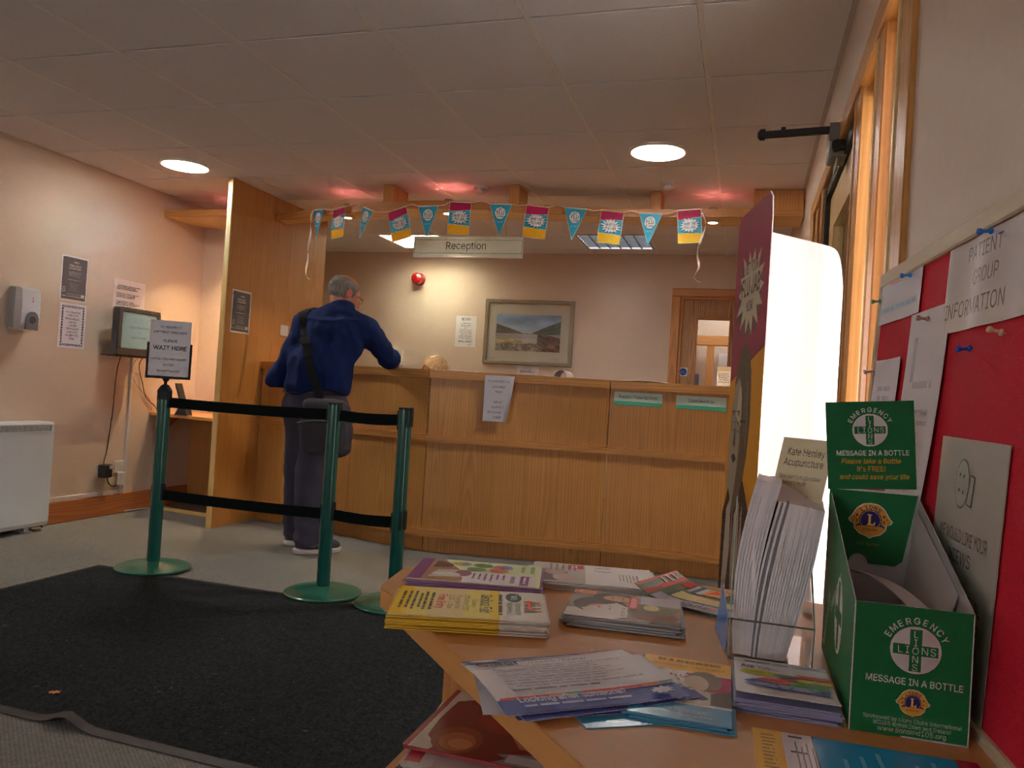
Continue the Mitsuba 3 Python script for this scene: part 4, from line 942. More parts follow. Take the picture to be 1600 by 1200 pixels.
put('rail', cply(join(box((sx0 - 0.002, sy - 0.005, sz0 - 0.018), (sx1 + 0.002, sy + 0.013, sz0), 0.003), box((sx0 - 0.002, sy - 0.004, sz1), (sx1 + 0.002, sy + 0.012, sz1 + 0.010), 0.003)), (222, 224, 220)), hs)
for x in (sx0 + 0.12, sx1 - 0.12): put('wire', cply(cyl((x, sy + 0.004, sz1 + 0.008), (x, sy - 0.075 + 0.02 * (x > -1.9), CZ0 + 0.003), 0.0015, 6), (160, 160, 160), 'metal'), hs)

# ---------------------------------------------------------------- on the desk front and counter
T0 = np.array([0.9764, 0.2159 - 0.0386, 0.0]); 
t12 = (poly[2] - poly[1]) / np.linalg.norm(poly[2] - poly[1]); t23 = (poly[3] - poly[2]) / np.linalg.norm(poly[3] - poly[2])
def on_front(x, z, tt, p0, d=0.0172):
    n = np.array([tt[1], -tt[0]]); k = (x - p0[0]) / tt[0]
    o = p0 + tt * k + n * d
    return frame((o[0], o[1], z), (tt[0], tt[1], 0), (0, 0, 1))
P = Print(0.19, 0.286, (216, 214, 226))
for s, z, fit in (('FLU VACCINATIONS', 0.245, 0.135), ('AVAILABLE', 0.210, 0.08), ('TODAY', 0.178, 0.05), ('ASK AT', 0.115, 0.052), ('RECEPTION', 0.083, 0.08), ('OR YOUR DOCTOR', 0.052, 0.13), ('NURSE', 0.022, 0.05)):
    P.text(s, 0.090, z, 0.0125, (88, 84, 100), bold=True, fit=fit)
def curlp(v):
    v = v.copy(); u_, w_ = v[:, 0] / 0.19, v[:, 1] / 0.286
    lift = np.clip(u_ - 0.55, 0, 1) ** 2 * 0.16 * np.clip(1.0 - w_, 0, 1) + 0.05 * np.clip(u_ - 0.7, 0, 1) ** 1.5
    v[:, 2] += 0.003 + lift; v[:, 0] -= 0.9 * lift * (1 - 0.4 * w_); return v
put('flu_notice', P.ply(on_front(-1.553, 0.850, t12, poly[1]), fn=curlp, nx=12, ny=10), label='curling white flu vaccination notice taped to the front of the counter', cat='notice')
for s, x, wdt in (('Repeat Prescriptions', -0.765, 0.292), ('Specimens', -0.392, 0.292)):
    P = Print(wdt, 0.082, (196, 216, 206)); P.rect(0, 0, wdt, 0.024, (72, 178, 150)).rect(0, 0, wdt, 0.002, (40, 130, 105)).rect(0, 0.080, wdt, 0.082, (90, 175, 150))
    P.text(s, wdt / 2, 0.042, 0.021, (56, 58, 56), fit=0.235)
    put('desk_label', P.ply(on_front(x, 1.003, t23, poly[2], 0.0012 + 0.001 - 0.0125), t=0.002), label='green and white %s label on the right panel of the desk' % s, cat='label', group='desk labels')
def sheetf(name, x, y, rot, w_, h_, z, c, label, cat, t=0.004, bend=0.0):
    P = Print(w_, h_, c); P.bars(0.02, w_ - 0.02, h_ - 0.03, 6, 0.03, 0.006, (150, 150, 155))
    def f(v): v = v.copy(); v[:, 2] += bend * np.sin(np.pi * v[:, 0] / w_); return v
    put(name, P.ply(rotz(rot, (x, y, z)), fn=f, nx=8, ny=2, t=t), label=label, cat=cat)
sheetf('paper', -1.90, 4.60, 0.13, 0.30, 0.21, 1.1545, (238, 230, 226), 'white papers on the counter right of the elbow of the man', 'paper', 0.0045)
sheetf('paper', -0.74, 4.77, 0.04, 0.30, 0.21, 1.154, (240, 238, 238), 'white papers on the counter above the repeat prescriptions label', 'paper', 0.004, 0.008)
ch = thing('card_holder', 'small holder with a white card on the right end of the counter', 'card holder')
put('stand', cply(xf(box((-0.05, -0.03, 0), (0.05, 0.03, 0.012), 0.003), rotz(0.05, (-0.125, 4.92, 1.150))), (200, 195, 185)), ch)
P = Print(0.09, 0.12, (232, 222, 205)); P.bars(0.01, 0.08, 0.07, 5, 0.013, 0.004, (110, 105, 100)).rect(0, 0.09, 0.09, 0.12, (215, 196, 160))
put('card', P.ply(frame((-0.17, 4.92, 1.162), (1, 0.05, 0), (0, 0.25, 1))), ch)
u_ = np.linspace(0, math.pi, 14)
cp = np.stack([-1.185 + 0.045 * np.cos(u_[::-1]), 5.16 + 0 * u_, 1.165 + 0.045 * np.sin(u_)], 1)
wt = thing('document_tray', 'white curled papers in a tray behind the middle of the counter', 'paper tray')
put('paper', cply(ribbon(cp, (0.0, 1, 0), 0.20, 0.0016), (232, 230, 236), 'paper'), wt)
put('paper', cply(xf(box((-0.13, -0.1, 0), (0.0, 0.1, 0.002)), frame((-1.235, 5.15, 1.168), (1, 0, -0.12), (0, 1, 0))), (214, 206, 178), 'paper'), wt)
put('tray', cply(join(box((-1.40, 5.02, 0.73), (-1.10, 5.28, 0.74)), box((-1.40, 5.02, 0.74), (-1.39, 5.28, 1.16)), box((-1.11, 5.02, 0.74), (-1.10, 5.28, 1.16)), box((-1.39, 5.27, 0.74), (-1.11, 5.28, 1.16)), box((-1.39, 5.02, 1.15), (-1.11, 5.27, 1.158))), (120, 120, 125)), wt)
# door closer on the right wall
dc = thing('door_closer', 'grey door operator with a long black arm above the oak screen on the right wall', 'door closer')
put('case', cply(box((XR - 0.044, 2.92, 1.935), (XR + 0.02, 3.05, 2.05), 0.006), (118, 114, 108), 'paint'), dc)
put('cover', cply(box((XR - 0.047, 2.914, 1.985), (XR + 0.012, 2.92, 2.052), 0.002), (100, 98, 94)), dc)
put('knuckle', cply(join(cyl((XR - 0.022, 2.919, 1.965), (XR - 0.022, 2.890, 1.965), 0.018), box((XR - 0.04, 2.890, 1.95), (XR + 0.01, 2.912, 1.982), 0.005)), (22, 20, 20)), dc)
put('arm', cply(join(xf(box((-0.125, -0.011, -0.012), (0.125, 0.011, 0.012), 0.003), frame((XR - 0.165, 2.985, 2.043), (1, -0.13, 0.0), (0.13, 1, 0))), box((XR - 0.283, 2.994, 2.026), (XR - 0.262, 3.012, 2.066), 0.003), cyl((XR - 0.20, 2.99, 2.05), (XR - 0.20, 2.99, 2.066), 0.008)), (24, 21, 20)), dc)
put('plate', cply(box((XR - 0.018, 2.93, 1.90), (XR - 0.012, 3.04, 1.935), 0.002), (130, 126, 120)), dc)
# ---------------------------------------------------------------- people
def V3(*a): return np.array(a, float)
SKIN, SKIN2 = (200, 140, 118), (176, 108, 92)
# the man at the desk: joints (left = his left)
face = math.radians(28); fwd = V3(math.sin(face) * 0.4, 1, 0); fwd /= np.linalg.norm(fwd)      # body
latb = V3(0.985, 0.10, 0.0); latb /= np.linalg.norm(latb)
pel, mid, chs, nk = V3(-2.470, 4.15, 0.93), V3(-2.452, 4.17, 1.13), V3(-2.418, 4.22, 1.32), V3(-2.398, 4.262, 1.470)
hd = V3(-2.416, 4.315, 1.578)
lsh, rsh = V3(-2.592, 4.20, 1.378), V3(-2.232, 4.265, 1.362)
lel, rel = V3(-2.705, 4.12, 1.050), V3(-2.178, 4.52, 1.205)
lwr, rwr = V3(-2.665, 4.32, 0.965), V3(-2.235, 4.70, 1.190)
lhip, rhip = V3(-2.560, 4.17, 0.87), V3(-2.375, 4.135, 0.87)
lkn, rkn = V3(-2.595, 4.23, 0.48), V3(-2.450, 4.115, 0.49)
lan, ran = V3(-2.645, 4.31, 0.085), V3(-2.450, 4.125, 0.085)
ltoe, rtoe = V3(-2.575, 4.51, 0.03), V3(-2.290, 4.305, 0.03)
# head axes: turned to his right and tipped down
ha = math.radians(-38); hf = V3(math.sin(-ha) * 0.93, math.cos(ha) * 0.93, -0.36); hf /= np.linalg.norm(hf)
hr = np.cross(hf, V3(0, 0, 1)); hr /= np.linalg.norm(hr); hu = np.cross(hr, hf)
HR = np.stack([hr, hf, hu])       # rows: right, front, up
def Hd(r, f, u): return hd + hr * r + hf * f + hu * u

def head_sdf(p, c, R, s=1.0):
    q = ((p - c) @ R.T) / s
    d = ellip(q, (0, -0.012, 0.028), (0.077, 0.098, 0.090))
    d = smin(d, ellip(q, (0, 0.030, -0.045), (0.058, 0.062, 0.072)), 0.035)
    d = smin(d, ellip(q, (0, 0.060, -0.085), (0.032, 0.030, 0.026)), 0.025)        # chin
    d = smin(d, cap(q, (0, 0.088, 0.012), (0, 0.112, -0.026), 0.009, 0.013), 0.014)   # nose
    for sx in (-1, 1):
        d = smin(d, cap(q, (sx * 0.020, 0.082, 0.026), (sx * 0.046, 0.072, 0.022), 0.009, 0.008), 0.014)   # brow
        d = np.maximum(d, -(np.linalg.norm(q - [sx * 0.031, 0.094, 0.006], axis=-1) - 0.013) * 1.0)
        d = smin(d, np.linalg.norm(q - [sx * 0.031, 0.078, 0.006], axis=-1) - 0.0125, 0.003)              # eye
        d = smin(d, ellip(q, (sx * 0.040, 0.066, -0.024), (0.020, 0.018, 0.018)), 0.02)                    # cheek
        e = ellip(q, (sx * 0.083, -0.006, -0.002), (0.010, 0.021, 0.033))
        e = np.maximum(e, -ellip(q, (sx * 0.095, 0.000, 0.002), (0.008, 0.011, 0.019)))
        d = smin(d, e, 0.006)
    d = smin(d, ellip(q, (0, 0.090, -0.052), (0.022, 0.010, 0.006)), 0.006)        # lips
    d = smin(d, ellip(q, (0, 0.088, -0.062), (0.019, 0.010, 0.006)), 0.006)
    return d * s

def hand_bones(w, fdir, up, side, curl=0.5, s=1.0):
    """palm and five fingers; w wrist, fdir fingers' direction, up back of the hand, side towards the thumb."""
    fdir = fdir / np.linalg.norm(fdir); up = up - fdir * (up @ fdir); up /= np.linalg.norm(up); side = side - fdir * (side @ fdir) - up * (side @ up); side /= np.linalg.norm(side)
    B = []
    L = (0.072, 0.080, 0.074, 0.058)
    for i in range(4):
        k = w + fdir * 0.088 * s + side * (0.030 - 0.020 * i) * s
        B.append((w + fdir * 0.010 + side * (0.018 - 0.012 * i) * s, k, 0.014 * s, 0.011 * s))
        a, p = 0.25 * curl, k
        for j, fr_ in enumerate((0.46, 0.30, 0.24)):
            a += curl * (0.35, 0.75, 0.5)[j]
            n = p + (fdir * math.cos(a) - up * math.sin(a)) * L[i] * fr_ * s
            B.append((p, n, (0.0095 - 0.0009 * j) * s, (0.0088 - 0.0009 * j) * s)); p = n
    p = w + fdir * 0.022 * s + side * 0.026 * s; d = (fdir * 0.72 + side * 0.65 - up * 0.3); d /= np.linalg.norm(d)
    n = p + d * 0.048 * s; B.append((p - side * 0.012, n, 0.014 * s, 0.0105 * s)); B.append((n, n + (fdir * 0.9 + side * 0.2 - up * 0.3) * 0.032 * s, 0.0102 * s, 0.0085 * s))
    return B
def near(p, B, k, pad=0.0):
    d = None
    for a, b, ra, rb in B:
        e = cap(p, a, b, ra, rb); d = e if d is None else smin(d, e, k)
    return d - pad

lhand = hand_bones(lwr, V3(0.45, 0.75, -0.35), V3(-0.7, 0.5, 0.4), V3(0.3, 0.6, 0.7), 0.6)
rhand = hand_bones(rwr + V3(-0.005, 0.02, 0), V3(-0.45, 0.85, -0.12), V3(0, 0, 1), V3(-0.8, -0.5, 0), 0.55)
def body_sdf(p):
    d = trunk(p, [(pel, 0.150, 0.105), (mid, 0.150, 0.100), (chs, 0.165, 0.105), (nk - V3(0, 0, 0.03), 0.080, 0.060)], latb)
    d = smin(d, cap(p, nk - V3(0, 0, 0.04), hd + hu * -0.05 + hf * -0.015, 0.060, 0.055), 0.03)
    for sh_, el, wr in ((lsh, lel, lwr), (rsh, rel, rwr)):
        d = smin(d, cap(p, sh_, el, 0.050, 0.040), 0.03); d = smin(d, cap(p, el, wr, 0.040, 0.027), 0.015)
    for hp, kn, an, to in ((lhip, lkn, lan, ltoe), (rhip, rkn, ran, rtoe)):
        d = smin(d, cap(p, hp, kn, 0.078, 0.050), 0.03); d = smin(d, cap(p, kn, an, 0.050, 0.034), 0.02); d = smin(d, cap(p, an - V3(0, 0, 0.035), an * 0.4 + to * 0.6 + V3(0, 0, 0.012), 0.034, 0.020), 0.02)
    d = smin(d, head_sdf(p, hd, HR), 0.018)
    d = np.minimum(d, near(p, lhand, 0.008)); d = np.minimum(d, near(p, rhand, 0.008))
    return d
man = thing('person', 'standing man with grey hair in a dark blue shirt leaning on the reception counter', 'person')
bm = nets(body_sdf, (-2.80, 3.98, 0.0), (-2.02, 4.92, 1.74), 0.0072, 4)
bc = np.tile(np.array(SKIN, float), (len(bm.vertices), 1))
q = (bm.vertices - hd) @ HR.T
hm = np.linalg.norm(q, axis=1) < 0.18
ear = hm & (np.abs(q[:, 0]) > 0.078) & (np.abs(q[:, 1]) < 0.035) & (np.abs(q[:, 2]) < 0.045)
bc[ear] = (188, 100, 86)
crown = hm & (q[:, 2] > 0.06); bc[crown] = (192, 122, 98)
lip = hm & (np.abs(q[:, 0]) < 0.022) & (np.abs(q[:, 2] + 0.057) < 0.009) & (q[:, 1] > 0.085); bc[lip] = (165, 90, 85)
for s in (-1, 1):
    e = np.linalg.norm(q - [s * 0.031, 0.089, 0.006], axis=1); bc[hm & (e < 0.0085)] = (228, 224, 218); bc[hm & (e < 0.0045)] = (60, 48, 40)
put('body', cply(bm, bc, 'paint', True), man)

def hair_sdf(p):
    q = (p - hd) @ HR.T
    d = ellip(q, (0, -0.014, 0.028), (0.083, 0.104, 0.095)) - 0.0016 * np.sin(q[..., 0] * 310) * np.sin(q[..., 2] * 170 + 2)
    d = np.maximum(d, -(ellip(q, (0, -0.012, 0.028), (0.074, 0.094, 0.087))))
    top = q[..., 2] - (0.084 + 0.25 * (-q[..., 1] - 0.02)) + 0.008 * np.sin(q[..., 0] * 60)       # bald crown
    low = -(q[..., 2] + 0.050 + 0.10 * q[..., 1])
    frt = q[..., 1] - (0.038 + 0.3 * np.clip(q[..., 2] - 0.01, -0.03, 1))
    d = np.maximum(np.maximum(d, top), np.maximum(low, frt))
    for sx in (-1, 1): d = np.maximum(d, -ellip(q, (sx * 0.085, 0.0, -0.010), (0.030, 0.024, 0.036)))
    return d
put('hair', mply(nets(hair_sdf, hd - 0.14, hd + 0.14, 0.004, 3), 'grey_hair', True), man, label='short grey hair around a bald crown')

def wrinkle(p, k=1.0):
    a = meshkit.noise(np.stack([p[..., 0] * 14 + p[..., 2] * 3, p[..., 1] * 14, p[..., 2] * 5], -1), 3)
    b = meshkit.noise(np.stack([p[..., 0] * 30 + p[..., 2] * 10, p[..., 1] * 30, p[..., 2] * 14], -1), 5)
    return k * (0.020 * (a - 0.5) + 0.009 * (b - 0.5))
def shirt_sdf(p):
    d = trunk(p, [(pel + V3(0.005, -0.02, 0.055), 0.186, 0.136), (mid + V3(0.0, -0.025, -0.02), 0.190, 0.140), (chs + V3(0.0, -0.01, 0), 0.196, 0.132), (V3(-2.392, 4.24, 1.425), 0.130, 0.085), (nk, 0.078, 0.066)], latb)
    d = smin(d, cap(p, V3(-2.50, 4.225, 1.415), lsh, 0.062, 0.070), 0.04); d = smin(d, cap(p, V3(-2.31, 4.255, 1.410), rsh, 0.060, 0.068), 0.04)
    d = smin(d, cap(p, lsh, lel, 0.076, 0.066), 0.035); d = smin(d, cap(p, lel, lwr, 0.068, 0.045), 0.02)
    d = smin(d, cap(p, rsh, rel, 0.082, 0.060), 0.04); d = smin(d, cap(p, rel, rwr, 0.066, 0.044), 0.02)
    d = smin(d, cap(p, rel, (rel + rwr) / 2 - V3(0, 0, 0.012), 0.050, 0.040), 0.03)
    # fold lines from the shoulders down the back
    q = p - chs
    u_ = q @ latb
    d = d - 0.012 * np.exp(-((u_ + 0.03 + 0.12 * q[..., 2]) / 0.017) ** 2) * np.clip(0.6 - np.abs(q[..., 2] - (-0.05)) / 0.3, 0, 1) * (p[..., 1] < 4.25)
    d = d - 0.012 * np.exp(-((u_ - 0.075 - 0.30 * q[..., 2]) / 0.015) ** 2) * np.clip(0.7 - np.abs(q[..., 2] + 0.08) / 0.3, 0, 1) * (p[..., 1] < 4.28)
    d = d - 0.010 * np.exp(-((u_ - 0.02 - 0.10 * q[..., 2]) / 0.014) ** 2) * np.clip(0.7 - np.abs(q[..., 2] + 0.12) / 0.25, 0, 1) * (p[..., 1] < 4.26)
    d = d - 0.008 * np.exp(-((q[..., 2] - 0.075 - 0.5 * np.abs(u_) * 0.2) / 0.012) ** 2) * (np.abs(u_) < 0.17) * (p[..., 1] < 4.28)
    d = d - 0.005 * np.maximum(np.sin(u_ * 75 + q[..., 2] * 9), 0) * np.clip(-(q[..., 2] + 0.12) * 6, 0, 1)
    d = d - wrinkle(p, 1.25)
    bag_ = 0.012 * np.exp(-((p[..., 2] - 1.0) / 0.05) ** 2)
    d = d - bag_
    d = np.maximum(d, 0.962 - p[..., 2] + 0.02 * np.sin(p[..., 0] * 18))          # hem tucked in the belt
    d = np.maximum(d, -((p - rwr) @ ((rel - rwr) / np.linalg.norm(rel - rwr)) + 0.004))   # cuff
    d = np.maximum(d, -(cap(p, nk - V3(0, 0, 0.01), nk + (hd - nk) * 0.8, 0.064, 0.066)))
    return d
sm = nets(shirt_sdf, (-2.86, 3.94, 0.90), (-2.0, 4.80, 1.53), 0.0075, 2)
put('shirt', cply(sm, (21, 34, 74), 'cloth', True), man, label='dark blue long sleeved shirt')
def collar_sdf(p):
    ax = hd - hf * 0.03 - nk; ax /= np.linalg.norm(ax); b = nk - V3(0.0, 0.0, 0.005) - ax * 0.012
    q = p - b; t = q @ ax; r = np.linalg.norm(q - t[..., None] * ax, axis=-1)
    R = 0.081 - 0.14 * t
    d = np.maximum(np.abs(r - R) - 0.007, np.maximum(-t - 0.01, t - 0.056 + 0.004 * np.sin(p[..., 0] * 40)))
    f = (p - nk) @ hf
    return d
put('collar', cply(nets(collar_sdf, nk - 0.12, nk + 0.12, 0.0055, 3), (23, 37, 78), 'cloth', True), man)
def trouser_sdf(p):
    d = trunk(p, [(pel + V3(0.0, -0.005, 0.05), 0.178, 0.128), (pel - V3(0, 0, 0.06), 0.190, 0.138), (pel - V3(0, 0, 0.14), 0.170, 0.125)], latb)
    for hp, kn, an in ((lhip, lkn, lan), (rhip, rkn, ran)):
        d = smin(d, cap(p, hp, kn, 0.116, 0.094), 0.03); d = smin(d, cap(p, kn, an + V3(0, 0, 0.01), 0.094, 0.078), 0.02)
    g = (0.5 + 0.5 * np.sin((p[..., 2] + 0.35 * p[..., 0]) * 62)) * np.clip(1 - (p[..., 2] - 0.03) / 0.25, 0, 1)
    d = d - wrinkle(p + 3.1, 0.75) - 0.010 * g
    d = np.maximum(d, 0.055 + 0.10 * np.clip(p[..., 1] - 4.2, -0.1, 0.2) * 0 - p[..., 2])
    d = np.maximum(d, p[..., 2] - 0.992)
    return d
tm = nets(trouser_sdf, (-2.80, 3.95, 0.03), (-2.20, 4.42, 1.01), 0.0085, 3)
put('trousers', cply(tm, (66, 64, 78), 'cloth', True), man, label='loose dark grey trousers')
def ring_path(c, a, b, n=40):
    t_ = np.linspace(0, 2 * np.pi, n); w_ = np.cross(V3(0, 0, 1), latb)
    return c + np.cos(t_)[:, None] * latb * a + np.sin(t_)[:, None] * w_ * b
bp = ring_path(pel + V3(0.0, -0.006, 0.040), 0.196, 0.146)
put('belt', cply(ribbon(bp, (0, 0, 1), 0.034, 0.004), (34, 20, 18), 'paint'), man, label='dark leather belt')
for an, to, nm in ((lan, ltoe, 0), (ran, rtoe, 1)):
    fd = to - an; fd[2] = 0; fd /= np.linalg.norm(fd); sd = np.cross(fd, V3(0, 0, 1)); c = an * V3(1, 1, 0)
    FR = np.stack([sd, fd, V3(0, 0, 1)])
    def shoe_sdf(p):
        q = (p - c) @ FR.T
        d = smin(ellip(q, (0, -0.005, 0.055), (0.044, 0.068, 0.056)), ellip(q, (0, 0.10, 0.044), (0.048, 0.105, 0.040)), 0.04)
        return np.maximum(d, 0.026 - q[..., 2])
    def sole_sdf(p):
        q = (p - c) @ FR.T
        d = smin(ellip(q, (0, -0.005, 0.022), (0.049, 0.080, 0.05)), ellip(q, (0, 0.11, 0.022), (0.053, 0.105, 0.05)), 0.05)
        return np.maximum(np.maximum(d, q[..., 2] - 0.032 - 0.012 * np.clip(-q[..., 1] * 8, 0, 1)), 0.001 - q[..., 2])
    sh_ = put('shoe', cply(nets(shoe_sdf, c + [-0.24, -0.24, 0], c + [0.24, 0.24, 0.14], 0.006, 3), (66, 66, 82), 'cloth', True), man, label='grey trainer with a white sole')
    put('sole', cply(nets(sole_sdf, c + [-0.24, -0.24, -0.008], c + [0.24, 0.24, 0.07], 0.006, 2), (226, 222, 224), 'paint', True), sh_)
    lc = [c + fd * y_ + sd * x_ + V3(0, 0, z_) for x_, y_, z_ in ((-0.040, -0.03, 0.072), (-0.044, 0.02, 0.055), (-0.040, 0.06, 0.075))]
    put('stripe', cply(join(*[tube(smoothline([c + fd * y_ + sd * (s * x_) + V3(0, 0, z_) for x_, y_, z_ in ((0.036, -0.045, 0.070), (0.0475, 0.0, 0.052), (0.046, 0.06, 0.062))], 10), 0.004, 6) for s in (-1, 1)]), (170, 168, 180)), sh_)
# glasses
gl = put('glasses', cply(join(*[tube([Hd(sx * 0.033 + 0.022 * math.cos(t_), 0.106, 0.004 + 0.016 * math.sin(t_)) for t_ in np.linspace(0, 2 * np.pi, 20)], 0.0016, 6) for sx in (-1, 1)],
                              *[tube([Hd(sx * 0.055, 0.106, 0.008), Hd(sx * 0.080, 0.07, 0.010), Hd(sx * 0.087, 0.0, 0.012), Hd(sx * 0.085, -0.015, 0.0)], 0.0018, 6) for sx in (-1, 1)],
                              tube([Hd(-0.011, 0.106, 0.006), Hd(0, 0.111, 0.010), Hd(0.011, 0.106, 0.006)], 0.0016, 6)), (50, 46, 46), 'gloss'), man)
for sx in (-1, 1):
    put('lens', mply(xf(lathe([(0, 0), (0.021, 0), (0.021, 0.001), (0, 0.001)], 20), frame(Hd(sx * 0.033, 0.106, 0.004), hr, hu * 0.72)), 'glass'), gl)
# shoulder bag
bg = thing('shoulder_bag', 'dark grey cloth shoulder bag on a wide strap at the back of the man', 'bag')
bcn = V3(-2.290, 3.975, 0.775)
bl = V3(0.93, -0.10, 0.05); bl /= np.linalg.norm(bl)
BR = np.stack([bl, np.cross(V3(0, 0, 1), bl), V3(0, 0, 1)])
def bag_sdf(p):
    q = (p - bcn) @ BR.T
    r = 0.045
    e = np.abs(q) - np.array([0.150, 0.060, 0.160]) + r
    d = np.linalg.norm(np.maximum(e, 0), axis=-1) + np.minimum(e.max(-1), 0) - r
    d = d + 0.04 * (q[..., 2] / 0.14) * np.abs(q[..., 0]) - 0.012 * np.exp(-((q[..., 2] + 0.02) / 0.05) ** 2)
    return d - wrinkle(p + 7, 0.6)
put('body', cply(nets(bag_sdf, bcn - 0.24, bcn + 0.24, 0.0085, 2), (62, 60, 66), 'cloth', True), bg)
fq = lambda x_, y_, z_: bcn + BR.T @ V3(x_, y_, z_)
put('piping', cply(join(tube(smoothline([fq(-0.15, 0.075, 0.02), fq(0, 0.082, 0.03), fq(0.145, 0.070, 0.02)], 16), 0.003, 6), tube(smoothline([fq(-0.145, -0.075, 0.02), fq(0, -0.082, 0.035), fq(0.145, -0.070, 0.02)], 16), 0.003, 6)), (120, 118, 122)), bg)
put('zip_cord', cply(join(tube(smoothline([fq(0.135, -0.03, -0.10), fq(0.140, -0.045, -0.14), fq(0.125, -0.05, -0.19), fq(0.115, -0.05, -0.235)], 16), 0.0025, 6), xf(box((-0.012, -0.006, -0.012), (0.012, 0.006, 0.012), 0.003), rotz(0.4, fq(0.113, -0.05, -0.245)))), (20, 18, 20)), bg)
def on_back(t_):
    """the strap lies on the shirt: pushed out of it along -y."""
    p = t_.copy()
    for _ in range(60):
        if shirt_sdf(p[None])[0] > 0.006: break
        p = p + V3(0.05, -0.9, 0.25) * 0.004
    return p
raw = smoothline([V3(-2.560, 4.30, 1.43), V3(-2.575, 4.22, 1.47), V3(-2.570, 4.12, 1.40), V3(-2.505, 4.09, 1.25), V3(-2.435, 4.06, 1.10), V3(-2.385, 4.03, 0.99)], 26)
sp = np.array([on_back(p_) for p_ in raw] + [fq(-0.075, 0.02, 0.16), fq(-0.07, 0.0, 0.13)])
put('strap', cply(ribbon(smoothline(sp, 50), (0.93, 0.30, 0.25), 0.046, 0.005), (30, 32, 34), 'cloth'), bg)
put('buckle', cply(join(xf(box((-0.030, -0.02, -0.004), (0.030, 0.02, 0.006), 0.003), frame(sp[14] + V3(0, -0.006, 0), (0.93, 0.3, 0.25), V3(-0.3, -0.15, 0.93)))), (14, 14, 16)), bg)

# the receptionist, seated behind the counter with only the hair in sight
rc = V3(-2.215, 5.36, 1.155); ra = math.radians(205)
Rf = V3(-0.45, -0.86, -0.25); Rf /= np.linalg.norm(Rf); Rr = np.cross(Rf, V3(0, 0, 1)); Rr /= np.linalg.norm(Rr); RR = np.stack([Rr, Rf, np.cross(Rr, Rf)])
def rb_sdf(p):
    b = rc + V3(0.03, 0.06, 0)
    d = trunk(p, [(V3(b[0], b[1], 0.55), 0.16, 0.11), (V3(b[0], b[1], 0.75), 0.14, 0.10), (V3(b[0], b[1], 0.92), 0.16, 0.10), (V3(b[0], b[1] - 0.01, 1.02), 0.08, 0.06)], Rr)
    d = smin(d, cap(p, V3(b[0], b[1], 1.0), rc - V3(0, 0, 0.05), 0.052, 0.048), 0.02)
    for s in (-1, 1):
        s0 = V3(b[0], b[1], 0.97) + Rr * s * 0.165; e0 = V3(b[0], b[1], 0.76) + Rr * s * 0.21 + Rf * 0.05; h0 = V3(b[0], b[1], 0.765) + Rr * s * 0.12 + Rf * 0.27
        d = smin(d, cap(p, s0, e0, 0.046, 0.038), 0.03); d = smin(d, cap(p, e0, h0, 0.036, 0.026), 0.02)
        for B_ in [hand_bones(h0, Rf * 1.0 + V3(0, 0, -0.1), V3(0, 0, 1), -Rr * s, 0.3, 0.92)]: d = np.minimum(d, near(p, B_, 0.008))
        k0 = V3(b[0], b[1], 0.52) + Rr * s * 0.10 + Rf * 0.40
        d = smin(d, cap(p, V3(b[0], b[1], 0.55) + Rr * s * 0.09, k0, 0.075, 0.055), 0.03); d = smin(d, cap(p, k0, k0 * V3(1, 1, 0) + V3(0, 0, 0.07) - Rf * 0.05, 0.052, 0.038), 0.02)
        d = smin(d, cap(p, k0 * V3(1, 1, 0) + V3(0, 0, 0.04) - Rf * 0.05, k0 * V3(1, 1, 0) + V3(0, 0, 0.03) + Rf * 0.12, 0.034, 0.026), 0.02)
    return smin(d, head_sdf(p, rc, RR, 0.94), 0.015)
wo = thing('person', 'seated receptionist with straight blond hair, only the top of the head showing above the counter', 'person')
m = nets(rb_sdf, (-2.62, 4.86, 0.0), (-1.85, 5.68, 1.30), 0.009, 3)
c_ = np.tile(np.array((222, 168, 150), float), (len(m.vertices), 1)); c_[m.vertices[:, 2] < 0.99] = (70, 78, 110); hz = (m.vertices - rc) @ RR.T
put('body', cply(m, c_, 'paint', True), wo)
def rhair(p):
    q = ((p - rc) @ RR.T) / 0.94
    d = smin(ellip(q, (0, -0.015, 0.030), (0.090, 0.110, 0.100)), ellip(q, (0, -0.05, -0.09), (0.085, 0.055, 0.12)), 0.05)
    d = np.maximum(d, -ellip(q, (0, 0.085, -0.03), (0.062, 0.070, 0.092)))
    return (d - 0.0015 * np.sin(q[..., 0] * 400)) * 0.94
put('hair', mply(nets(rhair, rc - 0.24, rc + 0.16, 0.006, 3), 'blond_hair', True), wo, label='straight blond hair with a parting')
cr = thing('office_chair', 'dark office chair of the receptionist behind the desk', 'chair')
cx_, cy_ = rc[0] + 0.03, rc[1] + 0.07
put('seat', cply(xf(box((-0.22, -0.22, 0.405), (0.22, 0.22, 0.455), 0.02), rotz(0.4, (cx_, cy_, 0))), (30, 32, 38), 'cloth'), cr)
put('backrest', cply(xf(box((-0.2, 0.20, 0.58), (0.2, 0.25, 0.98), 0.02), rotz(-0.45, (cx_, cy_, 0))), (30, 32, 38), 'cloth'), cr)
put('support', cply(join(cyl((cx_, cy_, 0.06), (cx_, cy_, 0.41), 0.025), xf(box((-0.03, 0.18, 0.40), (0.03, 0.23, 0.60), 0.005), rotz(-0.45, (cx_, cy_, 0))), *[cyl((cx_, cy_, 0.06), (cx_ + 0.26 * math.cos(a), cy_ + 0.26 * math.sin(a), 0.04), 0.016) for a in np.arange(5) * 2 * math.pi / 5]), (20, 20, 22)), cr)
